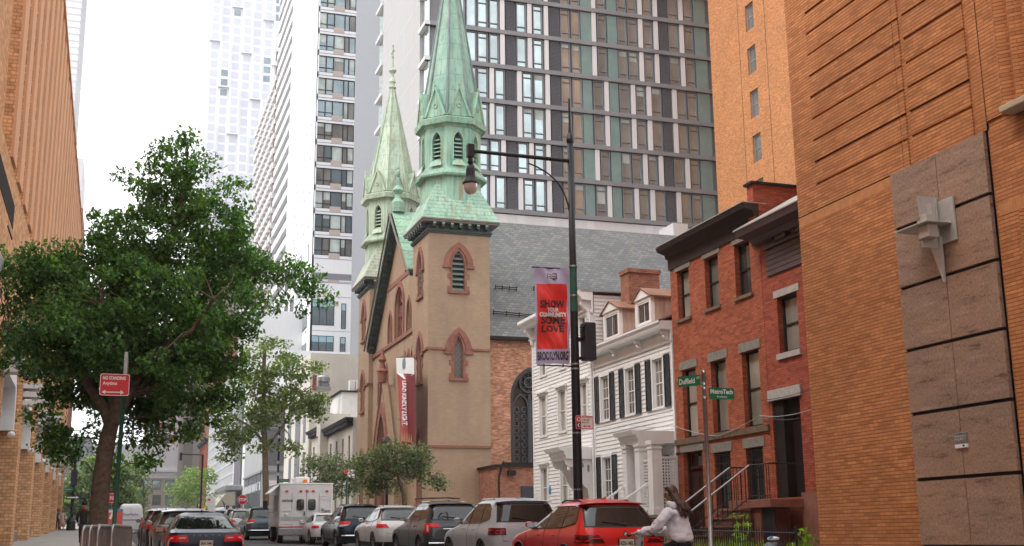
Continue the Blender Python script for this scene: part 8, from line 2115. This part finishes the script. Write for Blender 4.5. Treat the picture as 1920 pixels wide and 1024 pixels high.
# extra: small mirror head on the pole near the truck (dark signal seen left of the truck)
c=P(493,963,Y=62)
# ================================================================ PEOPLE
def skinmesh(name,joints,edges,mat,parent,sub=2,root=0,label=None,offset=Vector((0,0,0))):
    me=bpy.data.meshes.new(name); keys=list(joints.keys()); ix={k:i for i,k in enumerate(keys)}
    org=ORG.get(parent.name,Vector((0,0,0)))
    me.from_pydata([tuple(Vector(joints[k][0])-org) for k in keys],[(ix[a],ix[b]) for a,b in edges],[])
    o=bpy.data.objects.new(name,me); COL.objects.link(o); o.parent=parent; ORG[o.name]=org
    md=o.modifiers.new('Skin','SKIN'); md.use_smooth_shade=True; md.branch_smoothing=.6
    for i,k in enumerate(keys):
        r=joints[k][1]; me.skin_vertices[0].data[i].radius=(r,r) if not isinstance(r,tuple) else r
    me.skin_vertices[0].data[root].use_root=True
    s=o.modifiers.new('Sub','SUBSURF'); s.levels=sub; s.render_levels=sub
    me.materials.append(mat); return o
def frame(loc,heading):
    f=Vector((heading[0],heading[1],0)).normalized(); l=Vector((-f.y,f.x,0)); o=Vector(loc)
    return lambda a,b,z: tuple(o+f*a+l*b+Vector((0,0,z)))
def hand(root,L,wrist,fdir,down,mat,curl=.6,s=1.0):
    """palm with four unequal curled fingers and a thumb"""
    W_=Vector(wrist); f=Vector(fdir).normalized(); d=Vector(down).normalized(); sdir=f.cross(d).normalized()
    j={'w':(tuple(W_),.026*s),'p':(tuple(W_+f*.045*s),(.036*s,.018*s)),'q':(tuple(W_+f*.08*s),(.036*s,.016*s))}
    e=[('w','p'),('p','q')]
    o=skinmesh('hand',j,e,mat,root,2)
    for i,(off,ln) in enumerate(((-.028,.065),(-.01,.075),(.009,.07),(.027,.055))):
        a=W_+f*.07*s+sdir*off*s; b=a+f*ln*.45*s+d*ln*.12*s; c=b+(f*(1-curl)+d*curl).normalized()*ln*.35*s; g=c+(f*(.3-curl)+d).normalized()*ln*.3*s
        skinmesh('finger',{'a':(tuple(a),.0095*s),'b':(tuple(b),.009*s),'c':(tuple(c),.008*s),'d':(tuple(g),.006*s)},[('a','b'),('b','c'),('c','d')],mat,o,1)
    a=W_+f*.025*s-sdir*.028*s; b=a+(f*.6-sdir*.7+d*.3).normalized()*.035*s; c=b+(f*.7-sdir*.1+d*.6).normalized()*.03*s
    skinmesh('thumb',{'a':(tuple(a),.012*s),'b':(tuple(b),.0105*s),'c':(tuple(c),.008*s)},[('a','b'),('b','c')],mat,o,1)
    return o
def head(root,c,fwd,mat,r=.098,tilt=0):
    """skull, face, nose, ears, eyes, mouth as one head mesh plus features"""
    f=Vector(fwd).normalized(); up=Vector((0,0,1)); up=(up-f*up.dot(f)).normalized(); l=up.cross(f)
    C_=Vector(c); vs=[];fs=[];n=20;mm=16
    for i in range(mm+1):
        a=PI*i/mm-PI/2
        for k in range(n):
            b=2*PI*k/n; x=math.cos(a)*math.cos(b); y=math.cos(a)*math.sin(b); z=math.sin(a)
            jaw=1-.28*max(0,-z)**1.2; fx=x*(1.0 if x<0 else .93); p=Vector((fx*r*1.02*(jaw if x<0.2 else .97),y*r*.80*jaw,z*r*1.22))
            if x>.85 and abs(z)<.28: p.x+=.014*(1-abs(z)/.28)*(x-.85)/.15
            if x>.8 and -.75<z<-.5: p.x+=.008
            vs.append(tuple(C_+f*p.x+l*p.y+up*p.z))
    fs=[(i*n+k,i*n+(k+1)%n,(i+1)*n+(k+1)%n,(i+1)*n+k) for i in range(mm) for k in range(n)]
    m=MB().add(vs,fs)
    T=lambda a,b,z: tuple(C_+f*a*r+l*b*r+up*z*r)
    m.ball(T(.98,0,-.12),(.016,.016,.024),8)
    for s in (-1,1): m.ball(T(-.02,s*.82,-.05),(.02,.012,.034),8)
    h=m.build('head',mat,root,smooth=True)
    m=MB()
    for s in (-1,1): m.ball(T(.88,s*.32,.08),.013,8)
    m.build('eyes',M['ink'],h); m=MB(); m.ball(T(.93,0,-.5),(.018,.018,.007),8); m.build('mouth',plain('lips',(.35,.12,.1),.5,var=0) if 'lips' not in bpy.data.materials else bpy.data.materials['lips'],h)
    return h,T
# ---------------- woman on the grey hire bicycle
WY=16.0; wx=P(1273,1000,Y=WY).x; g_=gz(WY)
hd=(-.62,.785); T=frame((wx,WY,g_),hd)
wm=thing('person','woman with long brown hair in a pale grey hoodie riding a grey bicycle','person',(wx,WY,g_))
pants=plain('black_leggings',(.012,.012,.015),.8,var=.2); hoodie=plain('pale_grey_hoodie',(.74,.74,.79),.9,var=.05,nscale=7,bmp=.8,bscale=9)
hairm=plain('long_brown_hair',(.075,.035,.026),.42,var=.35,nscale=14)
J={'pel':(T(0,0,1.0),.125),'sp':(T(.01,0,1.16),.11),'ch':(T(.03,0,1.33),.12),'nk0':(T(.05,0,1.46),.06),'nk':(T(.08,0,1.53),.052),
   'sl':(T(.07,.16,1.40),.06),'el':(T(.22,.28,1.15),.042),'wl':(T(.58,.26,1.09),.028),'sr':(T(.07,-.16,1.40),.06),'er':(T(.22,-.28,1.15),.042),'wr':(T(.58,-.28,1.09),.028),
   'hl':(T(.03,.11,.93),.1),'kl':(T(.42,.13,.72),.065),'al':(T(.2,.13,.28),.042),'fl':(T(.36,.13,.24),.035),'hr':(T(.03,-.11,.93),.1),'kr':(T(.33,-.13,.56),.065),'ar':(T(.1,-.13,.12),.042),'fr':(T(.26,-.13,.08),.035)}
E_=[('pel','sp'),('sp','ch'),('ch','nk0'),('nk0','nk'),('ch','sl'),('sl','el'),('el','wl'),('ch','sr'),('sr','er'),('er','wr'),('pel','hl'),('hl','kl'),('kl','al'),('al','fl'),('pel','hr'),('hr','kr'),('kr','ar'),('ar','fr')]
skinmesh('body',J,E_,M['skin'],wm)
# hoodie: loose, with bunched waist and cuffs
J2={'hem':(T(-.0,0,.96),(.19,.19)),'a0':(T(-.01,0,1.01),(.215,.205)),'a':(T(.0,0,1.10),(.205,.195)),'b':(T(.01,0,1.26),(.2,.185)),'c':(T(.03,0,1.38),(.175,.155)),'n':(T(.05,0,1.47),(.085,.085)),
  'sl':(T(.06,.19,1.40),.095),'ml':(T(.13,.27,1.28),.088),'el':(T(.22,.31,1.15),.085),'fl':(T(.42,.28,1.11),.066),'wl':(T(.55,.265,1.10),.042),
  'sr':(T(.06,-.19,1.40),.095),'mr':(T(.13,-.27,1.28),.088),'er':(T(.22,-.31,1.15),.085),'fr':(T(.42,-.29,1.11),.066),'wr':(T(.55,-.28,1.10),.042)}
ho=skinmesh('hoodie',J2,[('hem','a0'),('a0','a'),('a','b'),('b','c'),('c','n'),('c','sl'),('sl','ml'),('ml','el'),('el','fl'),('fl','wl'),('c','sr'),('sr','mr'),('mr','er'),('er','fr'),('fr','wr')],hoodie,wm,3)
dt=bpy.data.textures.new('cloth_folds','CLOUDS'); dt.noise_scale=.085; dm=ho.modifiers.new('folds','DISPLACE'); dm.texture=dt; dm.strength=.06; dm.mid_level=.5
J3={'h':(T(-.01,0,1.47),(.10,.06)),'h1':(T(.03,.11,1.49),.055),'h2':(T(.13,.1,1.53),.038),'h3':(T(.03,-.11,1.49),.055),'h4':(T(.13,-.1,1.53),.038)}
skinmesh('hood',J3,[('h','h1'),('h1','h2'),('h','h3'),('h3','h4')],hoodie,ho,2)
m=MB(); 
pts=[]; 
J4={k:J[k] for k in ('pel','hl','kl','al','hr','kr','ar')}; J4={k:(v[0],v[1]*1.08 if not isinstance(v[1],tuple) else v[1]) for k,v in J4.items()}; J4['top']=(T(0,0,1.03),.185); J4['pel']=(T(-.02,0,.96),.185)
skinmesh('leggings',J4,[('pel','top'),('pel','hl'),('hl','kl'),('kl','al'),('pel','hr'),('hr','kr'),('kr','ar')],pants,wm)
for k in 'lr': s={'l':1,'r':-1}[k]; a=J['a'+k][0]; b=J['f'+k][0]; skinmesh('shoe',{'a':(tuple(Vector(a)-Vector((0,0,.04))),.048),'b':(tuple(Vector(b)-Vector((0,0,.01))),(.045,.035))},[('a','b')],M['sign_white'],wm)
fwd=Vector(T(1,.75,0))-Vector(T(0,0,0))
hc=T(.105,.0,1.66); h_,HT=head(wm,hc,(fwd.x,fwd.y,-.08),M['skin'],r=.098)
# hair: cap and long falling locks over the back
m=MB(); ff=Vector((fwd.x,fwd.y,0)).normalized(); ll=Vector((-ff.y,ff.x,0)); vs=[];fs=[];n=20
C_=Vector(hc)
for i in range(11):
    a=-.35+ (PI/2+.35)*i/10
    for k in range(n):
        b=2*PI*k/n; x,y,z=math.cos(a)*math.cos(b),math.cos(a)*math.sin(b),math.sin(a)
        rr=.113 if not(x>.55 and z<.55) else .088
        vs.append(tuple(C_+ff*x*rr*1.02+ll*y*rr*.88+Vector((0,0,z*rr*1.2+.004))))
fs=[(i*n+k,i*n+(k+1)%n,(i+1)*n+(k+1)%n,(i+1)*n+k) for i in range(10) for k in range(n)]
hr_=MB().add(vs,fs).build('hair',hairm,wm,smooth=True)
rng=np.random.default_rng(3); m=MB()
for k in range(110):
    an=rng.uniform(math.radians(62),math.radians(298)); st=C_+ff*(math.cos(an)*.095)+ll*(math.sin(an)*.085)+Vector((0,0,rng.uniform(-.02,.05)))
    side_=math.sin(an); end=Vector(T(-.12+rng.uniform(-.03,.05),side_*.10+rng.uniform(-.04,.04),1.33+rng.uniform(-.03,.12)))
    back=Vector(T(-.06,side_*.10,1.49)); q=[st,st.lerp(back,.5)+Vector((rng.uniform(-.01,.01),rng.uniform(-.03,0),.0)),back+Vector((rng.uniform(-.03,.02),-.05+rng.uniform(-.02,.02),rng.uniform(-.03,.03))),end+Vector((rng.uniform(-.05,.05),-.05,0))]
    m.tube([q[0],q[0].lerp(q[1],.5),q[1],q[1].lerp(q[2],.6),q[2],q[2].lerp(q[3],.5),q[3]],[.012,.016,.017,.016,.014,.011,.004],5)
m.build('long_locks',hairm,hr_,smooth=True)
MB().ball(HT(.1,.86,.12),(.03,.03,.045),8).build('earmuff_band',M['ink'],hr_)
for s,k in ((1,'wl'),(-1,'wr')):
    w_=Vector(J[k][0]); hand(wm,s,tuple(w_-Vector((0,0,.0))),Vector(T(1,-s*.1,0))-Vector(T(0,0,.15)),(0,0,-1),M['skin'],.75)
# bicycle
bk_=thing('bicycle','grey hire bicycle with upright handlebar and front basket, under the woman in the hoodie','bicycle',(wx,WY,g_))
gm3=plain('grey_bike_paint',(.33,.34,.36),.35,metal=.4,var=.05); lt_=plain('light_grey_plastic',(.5,.51,.52),.45,var=.05)
m=MB()
m.tube([T(.62,0,.98),T(.66,0,.75),T(.70,0,.55)],[.03,.035,.035],8); m.tube([T(.68,0,.6),T(.35,0,.38),T(.12,0,.36),T(-.06,0,.85)],.04,10); m.tube([T(.12,0,.36),T(-.48,.05,.34)],.02,8); m.tube([T(-.03,0,.72),T(-.48,-.05,.34)],.018,8); m.tube([T(.72,.05,.6),T(.80,.05,.34)],.02,8); m.tube([T(.72,-.05,.6),T(.80,-.05,.34)],.02,8)
fr_=m.build('frame',gm3,bk_,smooth=True)
m=MB(); m.tube([T(.66,-.33,1.06),T(.68,-.2,1.09),T(.64,0,1.02),T(.68,.2,1.09),T(.66,.33,1.06)],.017,8); m.build('handlebar',lt_,bk_,smooth=True)
for s in (-1,1): MB().tube([T(.655,s*.345,1.06),T(.67,s*.22,1.085)],.021,8).build('grip',M['ink'],bk_)
for s in (-1,1): MB().tube([T(.70,s*.30,1.05),T(.74,s*.16,1.04)],.008,5).build('brake_lever',M['steel'],bk_)
m=MB(); 
def obox(m,a0,a1,b0,b1,z0,z1,ta=0,tb=0):
    v=[T(a0-ta,b0-tb,z0),T(a1+ta,b0-tb,z0),T(a1+ta,b1+tb,z0),T(a0-ta,b1+tb,z0),T(a0,b0,z1),T(a1,b0,z1),T(a1,b1,z1),T(a0,b1,z1)]
    return m.add(v,[(0,3,2,1),(4,5,6,7),(0,1,5,4),(1,2,6,5),(2,3,7,6),(3,0,4,7)])
obox(m,.60,.70,-.075,.075,.86,1.12,-.02,-.01); m.build('handlebar_console',lt_,bk_,bevel=.012); m=MB(); obox(m,.585,.612,-.045,.045,1.06,1.10); m.build('console_screen',M['ink'],bk_)
m=MB(); obox(m,.76,1.06,-.2,.2,.70,.715,-.03,-.03); 
for (a0,a1,b0,b1) in ((.74,.755,-.2,.2),(1.065,1.08,-.2,.2),(.74,1.08,-.2,-.185),(.74,1.08,.185,.2)): obox(m,a0,a1,b0,b1,.70,.90)
m.build('front_basket',gm3,bk_); m=MB(); m.tube([T(.74,-.21,.9),T(1.08,-.21,.9),T(1.08,.21,.9),T(.74,.21,.9),T(.74,-.21,.9)],.013,6); m.build('basket_rim',lt_,bk_)
MB().ball(T(-.07,0,.93),(.13,.11,.05),12).build('saddle',M['ink'],bk_,smooth=True); MB().tube([T(-.06,0,.8),T(-.06,0,.92)],.02,8).build('seat_post',M['steel'],bk_)
for a in (-.48,.80):
    m=MB(); n=32; c=Vector(T(a,0,.335)); f=Vector(T(1,0,0))-Vector(T(0,0,0)); m.tube([c+f*.31*math.cos(2*PI*k/n)+Vector((0,0,.31*math.sin(2*PI*k/n))) for k in range(n+1)],.024,6,cap=False); wl_=m.build('wheel',M['rubber'],bk_,smooth=True)
    m=MB()
    for k in range(16): an=2*PI*k/16; m.tube([c,c+f*.29*math.cos(an)+Vector((0,0,.29*math.sin(an)))],.0025,4)
    m.build('spokes',M['steel'],wl_)
m=MB(); n=16; c=Vector(T(.12,-.07,.36)); m.tube([c+f*.09*math.cos(2*PI*k/n)+Vector((0,0,.09*math.sin(2*PI*k/n))) for k in range(n+1)],.008,5,cap=False); m.tube([T(.12,-.1,.36),T(.12,-.12,.2)],.012,6); m.tube([T(.12,.1,.36),T(.2,.12,.3)],.012,6); m.build('crank',M['steel'],bk_)
# ---------------- standing or walking figures further away
def walker(label,px,Y,h,heading,top,legs,hair=None,hat=None,extra=None,stride=.18,skirt=None,slim=1.0):
    x=P(px,1000,Y=Y).x; g=gz(Y)+.15; k=h/1.75; t=thing('person',label,'person',(x,Y,g)); T0=frame((x,Y,g),heading); T=lambda a,b,z:T0(a*k,b*k,z*k)
    J={'pel':(T(0,0,.93),.12*k),'sp':(T(0,0,1.1),.11*k),'ch':(T(.01,0,1.3),.13*k),'nk0':(T(.02,0,1.44),.055*k),'nk':(T(.03,0,1.52),.05*k),
     'sl':(T(.01,.18,1.38),.055*k),'el':(T(-.03,.24,1.12),.042*k),'wl':(T(.12,.22,.92),.028*k),'sr':(T(.01,-.18,1.38),.055*k),'er':(T(-.03,-.24,1.12),.042*k),'wr':(T(.12,-.2,.92),.028*k),
     'hl':(T(0,.1,.88),.085*k),'kl':(T(stride*.6,.1,.5),.06*k),'al':(T(stride,.1,.1),.04*k),'fl':(T(stride+.14,.1,.04),.035*k),'hr':(T(0,-.1,.88),.085*k),'kr':(T(-stride*.2,-.1,.5),.06*k),'ar':(T(-stride,-.1,.12),.04*k),'fr':(T(-stride+.14,-.1,.05),.035*k)}
    skinmesh('body',J,E_,M['skin'],t,1)
    J2={'hem':(T(0,0,.84),(.185*k*slim,.15*k)),'a':(T(0,0,1.05),(.175*k*slim,.14*k)),'b':(T(.0,0,1.25),(.19*k*slim,.145*k)),'c':(T(0,0,1.38),(.15*k,.12*k)),'n':(T(.02,0,1.46),.075*k),
      'sl':(T(.0,.2,1.38),.078*k),'el':(T(-.03,.26,1.12),.065*k),'wl':(T(.1,.23,.95),.048*k),'sr':(T(.0,-.2,1.38),.078*k),'er':(T(-.03,-.26,1.12),.065*k),'wr':(T(.1,-.21,.95),.048*k)}
    skinmesh('jacket',J2,[('hem','a'),('a','b'),('b','c'),('c','n'),('c','sl'),('sl','el'),('el','wl'),('c','sr'),('sr','er'),('er','wr')],top,t,2)
    J4={'pel':(T(0,0,.88),(.15*k,.13*k)),'hl':(T(0,.09,.82),.1*k),'kl':(T(stride*.6,.1,.5),.08*k),'al':(T(stride,.1,.12),.06*k),'hr':(T(0,-.09,.82),.1*k),'kr':(T(-stride*.2,-.1,.5),.08*k),'ar':(T(-stride,-.1,.14),.06*k)}
    if skirt: MB().lathe([(.15*k,g+.95*k),(.2*k,g+.8*k),(.26*k,g+.35*k)],(x,Y,0),16).build('skirt',legs,t,smooth=True)
    else: skinmesh('trousers',J4,[('pel','hl'),('hl','kl'),('kl','al'),('pel','hr'),('hr','kr'),('kr','ar')],legs,t,2)
    for q in 'lr': a=J['a'+q][0]; b=J['f'+q][0]; skinmesh('shoe',{'a':(a,.05*k),'b':(b,.042*k)},[('a','b')],M['ink'],t,1)
    h_,HT=head(t,T(.04,0,1.63),(heading[0],heading[1],0),M['skin'],r=.095*k)
    if hair: MB().ball(HT(-.18,0,.12),(.108*k,.1*k,.12*k),14).ball(HT(-.45,0,-.9),(.09*k,.07*k,.17*k),10).build('hair',hair,t,smooth=True)
    if hat: MB().lathe([(.105*k,0),(.112*k,.06*k),(.1*k,.13*k),(.06*k,.19*k),(.02*k,.22*k)],HT(0,0,.1),16).build('beanie',hat,t,smooth=True); 
    for s,w_ in ((1,'wl'),(-1,'wr')): hand(t,s,J[w_][0],Vector(T(.3,0,-1))-Vector(T(0,0,0)),Vector(T(1,0,0))-Vector(T(0,0,0)),M['skin'],.5,k)
    if extra: extra(t,T,k)
    return t
def red_scarf(t,T,k): MB().lathe([(.085*k,0),(.1*k,.03*k),(.085*k,.07*k)],T(.02,0,1.46),14).build('red_collar',M['sign_red'],t,smooth=True)
blk=plain('black_jacket_cloth',(.014,.013,.013),.85,var=.2)
walker('man in black jacket, black beanie and red collar beside the big tree trunk',155,52,1.74,(.15,1),blk,plain('dark_trousers',(.018,.018,.025),.85,var=.2),hat=M['hat'],extra=red_scarf,hair=None)
walker('woman with reddish hair, pale top and pink skirt in the far walking couple',115,100,1.68,(.1,-1),plain('pale_pink_top',(.5,.42,.38),.85,var=.1),plain('salmon_skirt',(.55,.28,.22),.85,var=.1),hair=plain('auburn_hair',(.2,.07,.03),.5,var=.2),skirt=True,slim=.9)
walker('person in dark clothes on the left of the far walking couple, by the orange arcade',107,101,1.72,(.1,-1),plain('dark_coat',(.03,.03,.035),.85,var=.2),plain('dark_trousers2',(.025,.025,.03),.85,var=.2),hair=plain('dark_hair',(.03,.018,.012),.5,var=.2))
# ================================================================ AIR
def haze(d):
    m=bpy.data.materials.new('haze_air'); m.use_nodes=True; nt=m.node_tree; nt.nodes.remove(nt.nodes['Principled BSDF'])
    v=nt.nodes.new('ShaderNodeVolumePrincipled'); v.inputs['Color'].default_value=(.9,.93,1,1); v.inputs['Density'].default_value=d; v.inputs['Anisotropy'].default_value=.3
    nt.links.new(v.outputs[0],nt.nodes['Material Output'].inputs['Volume'])
    o=MB().box(-702,702,-402,1502,-9.5,206).build('haze',m); tag(o,kind='stuff',label='faint pale city haze fading the far towers',cat='haze'); return o
haze(.00028)
SC.cycles.volume_bounces=1
